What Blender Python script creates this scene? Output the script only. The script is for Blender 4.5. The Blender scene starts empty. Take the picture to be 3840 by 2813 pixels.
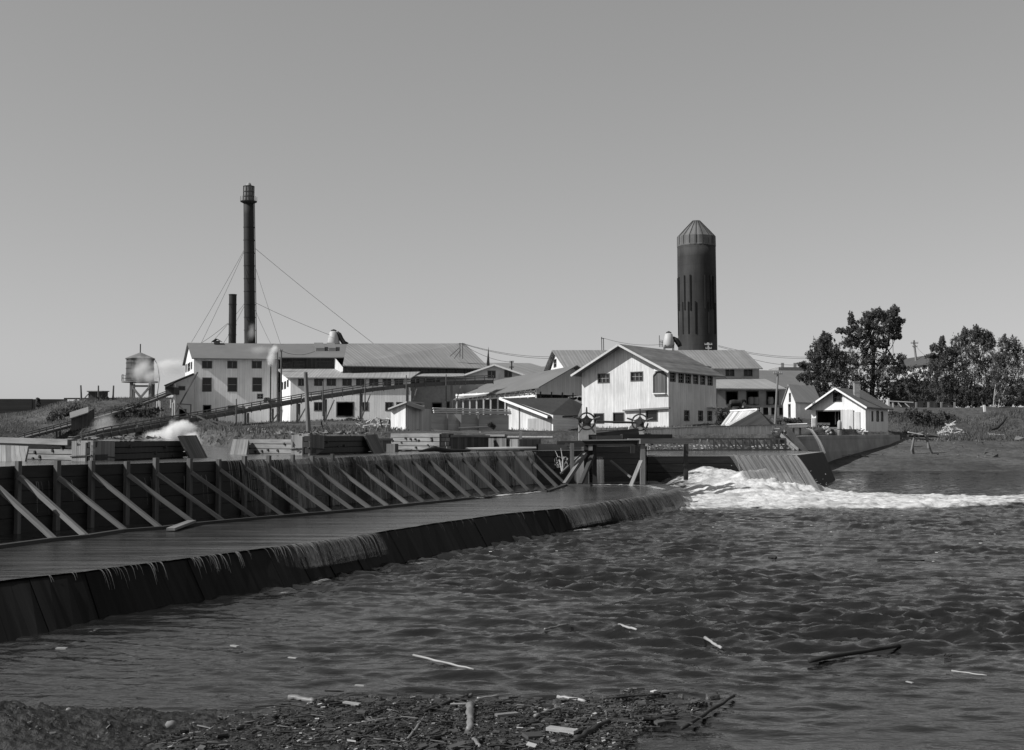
import bpy, math, random
import numpy as np
from mathutils import Vector, Matrix, noise as mnoise
R = random.Random(7)
NR = np.random.RandomState(11)
scene = bpy.context.scene
col = scene.collection
V = Vector
# ------------------------------------------------------------------ camera model
H = 2.87; F = 4600.0; CX = 1920.0; CY = 1406.5; HY = 1635.0
PITCH = math.atan((HY - CY) / F)
cp, sp = math.cos(PITCH), math.sin(PITCH)
CAM = V((0, 0, H))
ZA, ZC, ZB = 0.68, 2.179, 1.82      # apron, pond, right basin levels

def ray(x, y):
    u = (x - CX) / F; v = (y - CY) / F
    return V((u, cp + v * sp, sp - v * cp))
def W(x, y, Z):
    d = ray(x, y); return CAM + d * (Z / d.y)
def G(x, y, z):
    d = ray(x, y); return CAM + d * ((z - H) / d.z)
def PX(x, Z, y=1500):
    p = W(x, y, Z); return V((p.x, p.y))
def zz(y, Z, x=1920):
    return W(x, y, Z).z
def lerp(a, b, t): return a + (b - a) * t
def interp(x, xs, ys): return float(np.interp(x, xs, ys))
def v3(p, z): return V((p[0], p[1], z))

# ------------------------------------------------------------------ mesh builder
class MB:
    def __init__(s): s.v = []; s.f = []; s.uv = []
    def quad(s, a, b, c, d, uv=None):
        n = len(s.v); s.v += [V(a), V(b), V(c), V(d)]; s.f.append((n, n+1, n+2, n+3))
        if uv is None:
            w = (V(b) - V(a)).length; h = (V(d) - V(a)).length
            w2 = (V(c) - V(d)).length; h2 = (V(c) - V(b)).length
            o = R.random() * 7
            uv = [(o, 0), (o + w, 0), (o + w2, h2), (o, h)]
        s.uv += uv
    def tri(s, a, b, c, uv=None):
        n = len(s.v); s.v += [V(a), V(b), V(c)]; s.f.append((n, n+1, n+2))
        s.uv += uv or [(0, 0), ((V(b)-V(a)).length, 0), (0, (V(c)-V(a)).length)]
    def poly(s, pts, uv=None):
        n = len(s.v); pts = [V(p) for p in pts]; s.v += pts; s.f.append(tuple(range(n, n+len(pts))))
        if uv is None:
            e = (pts[1]-pts[0]).normalized(); nn = V((0,0,0))
            for i in range(1, len(pts)-1): nn += (pts[i]-pts[0]).cross(pts[i+1]-pts[0])
            g = nn.normalized().cross(e)
            uv = [((p-pts[0]).dot(e), (p-pts[0]).dot(g)) for p in pts]
        s.uv += uv
    def box(s, o, ax, ay, az):
        o, ax, ay, az = V(o), V(ax), V(ay), V(az)
        if ax.cross(ay).dot(az) < 0: o = o + ax; ax = -ax
        p = lambda i, j, k: o + ax*i + ay*j + az*k
        s.quad(p(0,0,0), p(1,0,0), p(1,0,1), p(0,0,1))
        s.quad(p(1,0,0), p(1,1,0), p(1,1,1), p(1,0,1))
        s.quad(p(1,1,0), p(0,1,0), p(0,1,1), p(1,1,1))
        s.quad(p(0,1,0), p(0,0,0), p(0,0,1), p(0,1,1))
        s.quad(p(0,0,1), p(1,0,1), p(1,1,1), p(0,1,1))
        s.quad(p(0,1,0), p(1,1,0), p(1,0,0), p(0,0,0))
    def beam(s, p0, p1, w, h, up=(0, 0, 1)):
        p0, p1 = V(p0), V(p1); z = (p1 - p0)
        if z.length < 1e-6: return
        zn = z.normalized(); up = V(up)
        if abs(zn.dot(up)) > .98: up = V((0, 1, 0))
        x = zn.cross(up).normalized(); y = x.cross(zn).normalized()
        s.box(p0 - x*w/2 - y*h/2, x*w, y*h, z)
    def tube(s, pts, rs, n=8, cap=True):
        pts = [V(p) for p in pts]
        if not isinstance(rs, (list, tuple)): rs = [rs]*len(pts)
        base = len(s.v); L = 0; vs = []
        up = V((0, 0, 1))
        t0 = (pts[-1] - pts[0]).normalized()
        if abs(t0.dot(up)) > .9: up = V((0, 1, 0))
        for i, p in enumerate(pts):
            t = (pts[min(i+1, len(pts)-1)] - pts[max(i-1, 0)]).normalized()
            x = t.cross(up).normalized(); y = x.cross(t)
            if i: L += (p - pts[i-1]).length
            vs.append(L)
            for k in range(n):
                a = 2*math.pi*k/n
                s.v.append(p + (x*math.cos(a) + y*math.sin(a))*rs[i])
        for i in range(len(pts)-1):
            for k in range(n):
                k2 = (k+1) % n
                s.f.append((base+i*n+k, base+i*n+k2, base+(i+1)*n+k2, base+(i+1)*n+k))
                c = 2*math.pi*max(rs[0], .01)/n
                s.uv += [(k*c, vs[i]), ((k+1)*c, vs[i]), ((k+1)*c, vs[i+1]), (k*c, vs[i+1])]
        if cap:
            for i, rev in ((0, True), (len(pts)-1, False)):
                idx = [base+i*n+k for k in range(n)]
                if rev: idx.reverse()
                s.f.append(tuple(idx)); s.uv += [(math.cos(k)*rs[i], math.sin(k)*rs[i]) for k in range(n)]
    def lathe(s, c, prof, n=24, cap=True):
        pts = [V((c[0], c[1], z)) for r, z in prof]
        base = len(s.v); L = 0
        for i, (r, z) in enumerate(prof):
            for k in range(n):
                a = 2*math.pi*k/n
                s.v.append(V((c[0]+r*math.cos(a), c[1]+r*math.sin(a), z)))
        rm = max(r for r, z in prof)
        for i in range(len(prof)-1):
            L2 = L + math.hypot(prof[i+1][0]-prof[i][0], prof[i+1][1]-prof[i][1])
            for k in range(n):
                k2 = (k+1) % n
                s.f.append((base+i*n+k, base+i*n+k2, base+(i+1)*n+k2, base+(i+1)*n+k))
                c_ = 2*math.pi*rm/n
                s.uv += [(k*c_, L), ((k+1)*c_, L), ((k+1)*c_, L2), (k*c_, L2)]
            L = L2
        if cap:
            for i, rev in ((0, True), (len(prof)-1, False)):
                if prof[i][0] > 1e-4:
                    idx = [base+i*n+k for k in range(n)]
                    if rev: idx.reverse()
                    s.f.append(tuple(idx)); s.uv += [(0, 0)]*n
    def slab(s, a, b, c, d, th):
        a, b, c, d = V(a), V(b), V(c), V(d); dn = V((0, 0, -th))
        s.quad(a, b, c, d); s.quad(d+dn, c+dn, b+dn, a+dn)
        for p, q in ((a, b), (b, c), (c, d), (d, a)): s.quad(p+dn, q+dn, q, p)
    def build(s, name, mat, parent=None, smooth=False, **kw):
        me = bpy.data.meshes.new(name)
        me.from_pydata([tuple(v) for v in s.v], [], s.f)
        uvl = me.uv_layers.new(name='UVMap')
        if len(s.uv) == len(me.loops):
            uvl.data.foreach_set('uv', np.array(s.uv, dtype=np.float32).ravel())
        me.materials.append(mat)
        if smooth: me.polygons.foreach_set('use_smooth', [True]*len(me.polygons))
        o = bpy.data.objects.new(name, me); col.objects.link(o)
        if parent is not None: o.parent = parent
        for k, v in kw.items(): o[k] = v
        return o

THINGS = []
def thing(name, label, cat, group=None):
    o = bpy.data.objects.new(name, None); o.empty_display_size = .3; col.objects.link(o)
    o['label'] = label; o['category'] = cat
    if group: o['group'] = group
    THINGS.append(o); return o
def tag(o, label, cat, group=None, kind=None):
    o['label'] = label; o['category'] = cat
    if group: o['group'] = group
    if kind: o['kind'] = kind
    THINGS.append(o); return o
def struct(o, kind='structure'): o['kind'] = kind; return o

def mesh_np(name, verts, faces, mat, smooth=True, uv=None, attr=None):
    me = bpy.data.meshes.new(name)
    nv, nf = len(verts), len(faces); k = faces.shape[1]
    me.vertices.add(nv); me.vertices.foreach_set('co', np.asarray(verts, np.float32).ravel())
    me.loops.add(nf*k); me.loops.foreach_set('vertex_index', np.asarray(faces, np.int32).ravel())
    me.polygons.add(nf); me.polygons.foreach_set('loop_start', np.arange(0, nf*k, k, dtype=np.int32))
    me.polygons.foreach_set('loop_total', np.full(nf, k, np.int32))
    me.polygons.foreach_set('use_smooth', np.full(nf, smooth))
    if uv is not None:
        l = me.uv_layers.new(name='UVMap'); l.data.foreach_set('uv', np.asarray(uv, np.float32)[faces.ravel()].ravel())
    if attr is not None:
        for an, av in attr.items():
            a = me.attributes.new(an, 'FLOAT', 'POINT'); a.data.foreach_set('value', np.asarray(av, np.float32))
    me.update(); me.validate()
    me.materials.append(mat)
    o = bpy.data.objects.new(name, me); col.objects.link(o); return o
def grid_faces(nr, nc):
    i = np.arange(nr-1)[:, None]*nc + np.arange(nc-1)[None, :]
    i = i.ravel(); return np.stack([i, i+1, i+nc+1, i+nc], 1)

# cheap smooth value noise on arrays
_perm = NR.rand(256, 256)
def vnoise(x, y):
    xi = np.floor(x).astype(int); yi = np.floor(y).astype(int); fx = x-xi; fy = y-yi
    fx = fx*fx*(3-2*fx); fy = fy*fy*(3-2*fy)
    g = lambda a, b: _perm[a & 255, b & 255]
    return (g(xi, yi)*(1-fx)+g(xi+1, yi)*fx)*(1-fy)+(g(xi, yi+1)*(1-fx)+g(xi+1, yi+1)*fx)*fy
def fbm(x, y, o=4):
    s = 0; a = .5
    for k in range(o): s = s + a*vnoise(x*2**k+17.3*k, y*2**k+9.1*k); a *= .5
    return s
def sstep(a, b, x):
    t = np.clip((x-a)/(b-a), 0, 1); return t*t*(3-2*t)

# ------------------------------------------------------------------ materials (all neutral grey: the photograph is black and white)
def nt(name):
    m = bpy.data.materials.new(name); m.use_nodes = True; t = m.node_tree; t.nodes.clear()
    out = t.nodes.new('ShaderNodeOutputMaterial'); return m, t, out
def N(t, typ, **kw):
    n = t.nodes.new(typ)
    for k, v in kw.items():
        if k in n.inputs.keys() if isinstance(k, str) else False: n.inputs[k].default_value = v
        else: setattr(n, k, v)
    return n
def mth(t, op, a, b=None, c=None, clamp=False):
    n = t.nodes.new('ShaderNodeMath'); n.operation = op; n.use_clamp = clamp
    for i, x in enumerate((a, b, c)):
        if x is None: continue
        if hasattr(x, 'is_output'): t.links.new(x, n.inputs[i])
        else: n.inputs[i].default_value = x
    return n.outputs[0]
def noisef(t, vec, scale, detail=4, rough=.6, mul=None):
    if mul:
        mp = t.nodes.new('ShaderNodeMapping'); mp.inputs['Scale'].default_value = mul
        t.links.new(vec, mp.inputs['Vector']); vec = mp.outputs[0]
    n = t.nodes.new('ShaderNodeTexNoise'); n.inputs['Scale'].default_value = scale
    n.inputs['Detail'].default_value = detail; n.inputs['Roughness'].default_value = rough
    t.links.new(vec, n.inputs['Vector']); return n.outputs['Fac']
def mrange(t, x, a, b, c, d):
    n = t.nodes.new('ShaderNodeMapRange'); n.clamp = True
    t.links.new(x, n.inputs[0])
    for i, v in enumerate((a, b, c, d)): n.inputs[i+1].default_value = v
    return n.outputs[0]
MATS = {}
def mk(name, base, rough=.85, spec=.25, vary=.25, nscale=(3, 3), boards=None, bdark=.5, bvar=.2, axis=0, stripes=None, large=.15, bump=.0, obj=False, metal=0.0, pits=0.0):
    """grey surface: base value x large blotches x grain noise x boards (width m) / ribs"""
    if name in MATS: return MATS[name]
    m, t, out = nt(name)
    tc = t.nodes.new('ShaderNodeTexCoord'); vec = tc.outputs['Object' if obj else 'UV']
    g = noisef(t, vec, 1.0, 5, .65, (nscale[0], nscale[1], nscale[0]))
    val = mrange(t, g, .28, .72, base*(1-vary), base*(1+vary))
    if large:
        l = noisef(t, tc.outputs['Object'], .22, 4, .6)
        val = mth(t, 'MULTIPLY', val, mrange(t, l, .3, .7, 1-large, 1+large))
    h = g
    if boards:
        sx = t.nodes.new('ShaderNodeSeparateXYZ'); t.links.new(vec, sx.inputs[0])
        u = mth(t, 'MULTIPLY', sx.outputs[axis], 1.0/boards)
        fr = mth(t, 'FRACT', u); fl = mth(t, 'FLOOR', u)
        wn = t.nodes.new('ShaderNodeTexWhiteNoise'); wn.noise_dimensions = '1D'; t.links.new(fl, wn.inputs['W'])
        val = mth(t, 'MULTIPLY', val, mrange(t, wn.outputs['Value'], 0, 1, 1-bvar, 1+bvar))
        gap = mth(t, 'LESS_THAN', fr, .1)
        val = mth(t, 'MULTIPLY', val, mth(t, 'SUBTRACT', 1.0, mth(t, 'MULTIPLY', gap, bdark)))
    if stripes:
        sx = t.nodes.new('ShaderNodeSeparateXYZ'); t.links.new(vec, sx.inputs[0])
        w = mth(t, 'SINE', mth(t, 'MULTIPLY', sx.outputs[axis], 2*math.pi/stripes))
        val = mth(t, 'MULTIPLY', val, mrange(t, w, -1, 1, 1-bdark, 1+bdark*.6)); h = w
    if pits:
        pn = noisef(t, vec, 1.0, 3, .7, (nscale[0]*.6, nscale[1]*.6, 1))
        val = mth(t, 'MULTIPLY', val, mrange(t, pn, .60, .70, 1.0, 1-pits))
    b = t.nodes.new('ShaderNodeBsdfPrincipled'); b.inputs['Roughness'].default_value = rough
    b.inputs['Specular IOR Level'].default_value = spec; b.inputs['Metallic'].default_value = metal
    cb = t.nodes.new('ShaderNodeCombineXYZ')
    for i in range(3): t.links.new(val, cb.inputs[i])
    t.links.new(cb.outputs[0], b.inputs['Base Color'])
    if bump:
        bp = t.nodes.new('ShaderNodeBump'); bp.inputs['Strength'].default_value = bump; bp.inputs['Distance'].default_value = .05
        t.links.new(h, bp.inputs['Height']); t.links.new(bp.outputs[0], b.inputs['Normal'])
    t.links.new(b.outputs[0], out.inputs[0]); MATS[name] = m; return m

white = mk('white_board_wall', .74, vary=.12, nscale=(5, .35), boards=.33, bdark=.18, bvar=.05, large=.13, pits=.14)
white_old = mk('weathered_white_boards', .58, vary=.2, nscale=(7, .5), boards=.25, bdark=.26, bvar=.09, large=.16, pits=.2)
clap = mk('white_clapboard', .60, vary=.10, nscale=(.5, 6), boards=.25, bdark=.25, bvar=.06, axis=1, large=.1)
concrete_w = mk('painted_wall', .52, vary=.12, nscale=(1.2, .5), boards=None, large=.14, pits=.2)
trimw = mk('white_trim', .72, vary=.08, large=.05)
plain_roof = mk('felt_roof', .16, vary=.14, nscale=(1.5, .4), boards=1.1, bdark=.08, bvar=.06, axis=1, large=.12)
roof_smooth = mk('smooth_roof', .15, vary=.08, nscale=(.6, .4), large=.08)
roof_seam = mk('ribbed_metal_roof', .22, vary=.07, nscale=(1.5, .3), boards=.22, bdark=.13, bvar=.12, stripes=.46, large=.12, rough=.6)
roof_seam_fine = mk('fine_ribbed_roof', .30, vary=.07, nscale=(1.5, .3), boards=.2, bdark=.12, bvar=.12, stripes=.42, large=.1, rough=.6)
shingle = mk('dark_shingles', .045, vary=.45, nscale=(5, 5), large=.25, rough=.9)
roof_house = mk('house_roof', .15, vary=.3, nscale=(.5, 1.8), boards=.7, bdark=.15, bvar=.18, axis=1, large=.25)
dark_wood = mk('dark_tarred_wood', .045, vary=.35, nscale=(6, .5), large=.3)
dark_boards = mk('dark_boards', .06, vary=.3, nscale=(5, .5), boards=.3, bdark=.4, bvar=.25, large=.25)
grey_wood = mk('grey_weathered_wood', .20, vary=.35, nscale=(9, .6), large=.25, pits=.4)
grey_boards = mk('grey_weathered_boards', .19, vary=.28, nscale=(14, .5), boards=.16, bdark=.5, bvar=.3, large=.2, pits=.3)
fence_boards = mk('fence_boards_grey', .19, vary=.25, nscale=(9, .5), boards=.28, bdark=.45, bvar=.22, large=.2)
log_wood = mk('squared_log_wood', .19, vary=.4, nscale=(.8, 7), large=.3, pits=.5)
brace_wood = mk('brace_timber', .165, vary=.35, nscale=(14, .7), large=.3, pits=.35)
post_wood = mk('wet_post_timber', .11, vary=.4, nscale=(14, .7), large=.3, pits=.4)
wet_brace = mk('wet_brace_timber', .05, rough=.5, vary=.4, nscale=(14, .7), large=.3)
wet_plank = mk('wet_planking', .02, rough=.5, spec=.25, vary=.5, nscale=(1.2, 8), large=.35)
wet_face = mk('wet_sloped_planks', .010, rough=.6, spec=.08, vary=.5, nscale=(9, .5), boards=.8, bdark=.3, bvar=.25, large=.3)
pale_wood = mk('pale_bare_wood', .5, vary=.35, nscale=(9, 1.2), large=.2)
trestle_wood = mk('trestle_timber', .11, vary=.35, nscale=(8, .6), large=.25)
soot = mk('sooty_steel', .022, rough=.7, spec=.3, vary=.35, nscale=(.5, .25), large=.2)
silo_steel = mk('burner_steel', .034, rough=.75, spec=.25, vary=.4, nscale=(.9, .12), boards=1.35, bdark=.1, bvar=.05, axis=1, large=.25)
stiff_m = mk('stiffener_steel', .018, rough=.8, vary=.3)
silo_dome = mk('burner_screen', .12, rough=.8, vary=.25, nscale=(.8, .5), boards=.9, bdark=.3, bvar=.2, large=.15)
cage_mesh = mk('screen_mesh', .17, vary=.3, nscale=(3, 3), large=.1)
galv = mk('galvanised_sheet', .42, rough=.5, vary=.12, nscale=(1, .5), large=.1, metal=.0)
iron = mk('rusty_cast_iron', .05, rough=.75, vary=.35, nscale=(6, 6), large=.2)
frame_m = mk('dark_window_frame', .09, vary=.2, nscale=(4, 1), large=.1)
sash_m = mk('pale_sash', .3, vary=.15, large=.1)
concrete = mk('river_concrete', .27, vary=.28, nscale=(.5, .35), large=.3, boards=1.2, bdark=.12, bvar=.1, axis=1)
brick = mk('chimney_brick', .26, vary=.25, nscale=(4, 9), boards=.16, bdark=.25, bvar=.15, axis=1, large=.1)
tank_m = mk('tank_staves', .085, vary=.25, nscale=(4, .3), boards=.3, bdark=.25, bvar=.2, large=.15)
bark = mk('birch_bark', .33, vary=.4, nscale=(4, 9), large=.2)
bark_d = mk('dark_bark', .03, vary=.4, nscale=(4, 2), large=.2)
horse_m = mk('dark_horse_coat', .028, rough=.6, vary=.2, large=.2, obj=True)
wire_m = mk('wire', .07, vary=.1, large=0)
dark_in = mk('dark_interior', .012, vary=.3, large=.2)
rock_m = mk('wet_rock', .017, rough=.6, spec=.25, vary=.7, nscale=(9, 14), large=.4, obj=True, bump=.8, pits=.5)
stone_m = mk('rubble_stone', .2, vary=.4, nscale=(4, 4), large=.2)
chip_m = mk('floating_bark_chips', .06, vary=.7, nscale=(3, 3), large=.4, rough=.7)

def glass():
    m, t, out = nt('window_glass')
    b = t.nodes.new('ShaderNodeBsdfPrincipled'); b.inputs['Base Color'].default_value = (.015,)*3+(1,)
    b.inputs['Roughness'].default_value = .12; b.inputs['Specular IOR Level'].default_value = .35
    t.links.new(b.outputs[0], out.inputs[0]); return m
glass_m = glass()

def ground_mat():
    m, t, out = nt('earth_and_grass'); tc = t.nodes.new('ShaderNodeTexCoord'); v = tc.outputs['Object']
    a = noisef(t, v, .13, 5, .6); b_ = noisef(t, v, 1.6, 6, .7); c = noisef(t, v, 7, 3, .7)
    val = mrange(t, a, .35, .65, .05, .105)
    val = mth(t, 'MULTIPLY', val, mrange(t, b_, .3, .7, .55, 1.45)); val = mth(t, 'MULTIPLY', val, mrange(t, c, .3, .7, .75, 1.25))
    b = t.nodes.new('ShaderNodeBsdfPrincipled'); b.inputs['Roughness'].default_value = .95; b.inputs['Specular IOR Level'].default_value = .1
    cb = t.nodes.new('ShaderNodeCombineXYZ')
    for i in range(3): t.links.new(val, cb.inputs[i])
    t.links.new(cb.outputs[0], b.inputs['Base Color'])
    bp = t.nodes.new('ShaderNodeBump'); bp.inputs['Strength'].default_value = .7; bp.inputs['Distance'].default_value = .25
    t.links.new(b_, bp.inputs['Height']); t.links.new(bp.outputs[0], b.inputs['Normal'])
    t.links.new(b.outputs[0], out.inputs[0]); return m
ground_m = ground_mat()

def water_mat(name, base=.012, rough=.07, sc=(1.0, 1.6), bump=.35, dist=.06, spec=.5, fine=3.5, streak=None):
    m, t, out = nt(name); tc = t.nodes.new('ShaderNodeTexCoord'); v = tc.outputs['Object']
    a = noisef(t, v, fine, 4, .6, (sc[0], sc[1], 1)); b_ = noisef(t, v, .9, 3, .5, (sc[0], sc[1], 1))
    h = mth(t, 'ADD', mth(t, 'MULTIPLY', a, .45), b_)
    b = t.nodes.new('ShaderNodeBsdfPrincipled'); b.inputs['Base Color'].default_value = (base,)*3+(1,)
    if streak:
        s_ = noisef(t, v, 1.0, 5, .65, streak); sv = mrange(t, s_, .3, .7, base*.4, base*1.7); cb = t.nodes.new('ShaderNodeCombineXYZ'); [t.links.new(sv, cb.inputs[i]) for i in range(3)]; t.links.new(cb.outputs[0], b.inputs['Base Color'])
        rv_ = mrange(t, s_, .3, .7, rough*.8, rough*1.25); t.links.new(rv_, b.inputs['Roughness'])
    b.inputs['Roughness'].default_value = rough; b.inputs['IOR'].default_value = 1.33; b.inputs['Specular IOR Level'].default_value = spec
    bp = t.nodes.new('ShaderNodeBump'); bp.inputs['Strength'].default_value = bump; bp.inputs['Distance'].default_value = dist
    t.links.new(h, bp.inputs['Height']); t.links.new(bp.outputs[0], b.inputs['Normal'])
    t.links.new(b.outputs[0], out.inputs[0]); return m
river_m = water_mat('river_water', .013, .085, (.8, 1.6), .75, .055)
pond_m = water_mat('pond_water', .085, .16, (.35, 1.4), .2, .03, streak=(.5, 3, 1))
apron_m = water_mat('apron_water', .032, .19, (.2, 1.2), 1.0, .045, fine=2.2, streak=(.35, 2.6, 1))

def foam_mat(alpha=False):
    m, t, out = nt('white_foam_film' if alpha else 'white_foam'); tc = t.nodes.new('ShaderNodeTexCoord'); v = tc.outputs['Object']
    at = t.nodes.new('ShaderNodeAttribute'); at.attribute_name = 'foam'
    a = noisef(t, v, 1.3, 6, .7, (.6, 1.3, 1)); a2 = noisef(t, v, 5, 4, .7, (.7, 1.3, 1))
    f = mth(t, 'ADD', at.outputs['Fac'], mth(t, 'MULTIPLY', mth(t, 'SUBTRACT', a, .5), 1.5))
    f = mth(t, 'ADD', f, mth(t, 'MULTIPLY', mth(t, 'SUBTRACT', a2, .5), .8))
    f = mrange(t, f, .35, .75, 0, 1)
    w = t.nodes.new('ShaderNodeBsdfPrincipled'); w.inputs['Base Color'].default_value = (.012,)*3+(1,); w.inputs['Roughness'].default_value = .1; w.inputs['IOR'].default_value = 1.33
    d = t.nodes.new('ShaderNodeBsdfDiffuse'); fc = noisef(t, v, 1.0, 5, .65, (.45, 1.6, 1)); fv = mrange(t, fc, .32, .62, .42, .9); cb = t.nodes.new('ShaderNodeCombineXYZ'); [t.links.new(fv, cb.inputs[i]) for i in range(3)]; t.links.new(cb.outputs[0], d.inputs['Color'])
    tl = t.nodes.new('ShaderNodeBsdfTranslucent'); tl.inputs['Color'].default_value = (.8,)*3+(1,)
    m1 = t.nodes.new('ShaderNodeMixShader'); m1.inputs[0].default_value = .3; t.links.new(d.outputs[0], m1.inputs[1]); t.links.new(tl.outputs[0], m1.inputs[2])
    if alpha: w2 = t.nodes.new('ShaderNodeBsdfTransparent')
    mx = t.nodes.new('ShaderNodeMixShader'); t.links.new(f, mx.inputs[0]); t.links.new((w2 if alpha else w).outputs[0], mx.inputs[1]); t.links.new(m1.outputs[0], mx.inputs[2])
    bp = t.nodes.new('ShaderNodeBump'); bp.inputs['Strength'].default_value = .6; bp.inputs['Distance'].default_value = .12
    t.links.new(a2, bp.inputs['Height']); t.links.new(bp.outputs[0], d.inputs['Normal']); t.links.new(bp.outputs[0], w.inputs['Normal'])
    t.links.new(mx.outputs[0], out.inputs[0]); return m
foam_m = foam_mat(); foam_film = foam_mat(True)

def fall_mat(name, lo, hi, fu=9.0, fv=.35, base=.45, film=.0, tl=.35):
    """thin falling water: pale streaks along V, clear between them"""
    m, t, out = nt(name); tc = t.nodes.new('ShaderNodeTexCoord'); v = tc.outputs['UV']
    at = t.nodes.new('ShaderNodeAttribute'); at.attribute_name = 'flow'
    a = noisef(t, v, 1.0, 3, .6, (fu, fv, 1)); b_ = noisef(t, v, 1.0, 2, .5, (fu*.18, fv*.4, 1)); c = noisef(t, v, 1.0, 2, .6, (fu*3, fv*2, 1))
    s = mth(t, 'ADD', mth(t, 'MULTIPLY', a, .6), mth(t, 'ADD', mth(t, 'MULTIPLY', b_, .5), mth(t, 'MULTIPLY', c, .25)))
    s = mth(t, 'ADD', s, at.outputs['Fac'])
    f = mrange(t, s, lo, hi, film, 1)
    d = t.nodes.new('ShaderNodeBsdfPrincipled'); d.inputs['Base Color'].default_value = (base,)*3+(1,); d.inputs['Roughness'].default_value = .75; d.inputs['Specular IOR Level'].default_value = .1
    tr = t.nodes.new('ShaderNodeBsdfTransparent'); tn = t.nodes.new('ShaderNodeBsdfTranslucent'); tn.inputs['Color'].default_value = (base,)*3+(1,)
    ms = t.nodes.new('ShaderNodeMixShader'); ms.inputs[0].default_value = tl; t.links.new(d.outputs[0], ms.inputs[1]); t.links.new(tn.outputs[0], ms.inputs[2])
    mx = t.nodes.new('ShaderNodeMixShader'); t.links.new(f, mx.inputs[0]); t.links.new(tr.outputs[0], mx.inputs[1]); t.links.new(ms.outputs[0], mx.inputs[2])
    t.links.new(mx.outputs[0], out.inputs[0]); return m
fall_m = fall_mat('falling_water_streaks', .50, 1.12, 6, .10, .55, film=.0)
weir_m = fall_mat('weir_streaks', .66, 1.0, 8, .12, .34, film=.02)
fall_thick = fall_mat('falling_water_sheet', .30, 1.05, 4.5, .08, .27, film=.25)
strand_m = mk('falling_strand', .25, vary=.3, nscale=(1, 3), large=.1, rough=.5)
drip_m = fall_mat('dripping_water', .76, .98, 13, .12, .35)

def leaf_mat(name, base, tl=.35):
    m, t, out = nt(name); oi = t.nodes.new('ShaderNodeTexCoord')
    n = noisef(t, oi.outputs['Object'], 1.3, 3, .6)
    val = mrange(t, n, .3, .7, base*.55, base*1.45)
    cb = t.nodes.new('ShaderNodeCombineXYZ')
    for i in range(3): t.links.new(val, cb.inputs[i])
    d = t.nodes.new('ShaderNodeBsdfDiffuse'); t.links.new(cb.outputs[0], d.inputs['Color'])
    l = t.nodes.new('ShaderNodeBsdfTranslucent'); t.links.new(cb.outputs[0], l.inputs['Color'])
    mx = t.nodes.new('ShaderNodeMixShader'); mx.inputs[0].default_value = tl
    t.links.new(d.outputs[0], mx.inputs[1]); t.links.new(l.outputs[0], mx.inputs[2]); t.links.new(mx.outputs[0], out.inputs[0]); return m
leaf_dark = leaf_mat('dark_foliage', .135, .5); leaf_mid = leaf_mat('mid_foliage', .15, .5); leaf_pale = leaf_mat('pale_foliage', .15, .45)
grass_m = leaf_mat('dry_grass', .14, .25)

def steam_mat(name, dens, sc):
    m, t, out = nt(name); tc = t.nodes.new('ShaderNodeTexCoord')
    g = t.nodes.new('ShaderNodeVectorMath'); g.operation = 'LENGTH'
    mp = t.nodes.new('ShaderNodeMapping'); mp.inputs['Location'].default_value = (-1, -1, -1); mp.inputs['Scale'].default_value = (2, 2, 2)
    t.links.new(tc.outputs['Generated'], mp.inputs[0]); t.links.new(mp.outputs[0], g.inputs[0])
    fall = mrange(t, g.outputs['Value'], .2, 1.0, 1.0, 0.0)
    n = noisef(t, tc.outputs['Object'], sc, 4, .6)
    d = mth(t, 'MULTIPLY', mrange(t, mth(t, 'ADD', n, mth(t, 'MULTIPLY', mth(t, 'SUBTRACT', fall, .55), .55)), .38, .66, 0, 1), fall)
    d = mth(t, 'MULTIPLY', d, dens)
    pv = t.nodes.new('ShaderNodeVolumePrincipled'); pv.inputs['Color'].default_value = (.97,)*3+(1,); pv.inputs['Anisotropy'].default_value = .1
    t.links.new(d, pv.inputs['Density']); t.links.new(pv.outputs[0], out.inputs['Volume']); return m
# ------------------------------------------------------------------ camera, sky, sun
cam = bpy.data.cameras.new('camera'); cam.sensor_width = 36; cam.lens = F/3840*36; cam.clip_start = .1; cam.clip_end = 12000
co = bpy.data.objects.new('camera', cam); col.objects.link(co); co.location = CAM; co.rotation_euler = (math.pi/2+PITCH, 0, 0)
scene.camera = co
SUN_EL = math.radians(38); SUN = V((-math.cos(SUN_EL)*.96, -math.cos(SUN_EL)*.28, math.sin(SUN_EL))).normalized()
sl = bpy.data.lights.new('sun', 'SUN'); sl.energy = 4.2; sl.angle = math.radians(.5); sl.color = (1, .995, .985)
so = bpy.data.objects.new('sun', sl); col.objects.link(so); so.rotation_euler = SUN.to_track_quat('Z', 'Y').to_euler(); so.location = (-60, 60, 80)
w = bpy.data.worlds.new('World'); scene.world = w; w.use_nodes = True; t = w.node_tree
bg = t.nodes['Background']; sky = t.nodes.new('ShaderNodeTexSky'); sky.sky_type = 'NISHITA'; sky.sun_disc = False
sky.sun_elevation = SUN_EL; sky.sun_rotation = math.radians(-106); sky.altitude = 0; sky.dust_density = .6; sky.air_density = 1.0
bw = t.nodes.new('ShaderNodeRGBToBW'); t.links.new(sky.outputs[0], bw.inputs[0]); pw = t.nodes.new('ShaderNodeMath'); pw.operation = 'POWER'; pw.inputs[1].default_value = .62; t.links.new(bw.outputs[0], pw.inputs[0]); t.links.new(pw.outputs[0], bg.inputs['Color'])
bg.inputs['Strength'].default_value = .15
scene.view_settings.view_transform = 'Standard'; scene.view_settings.look = 'None'
scene.view_settings.exposure = .28; scene.view_settings.gamma = 1
scene.cycles.use_denoising = True
scene.cycles.max_bounces = 8; scene.cycles.transparent_max_bounces = 24; scene.cycles.volume_step_rate = 1.5; scene.cycles.volume_bounces = 5

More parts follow.
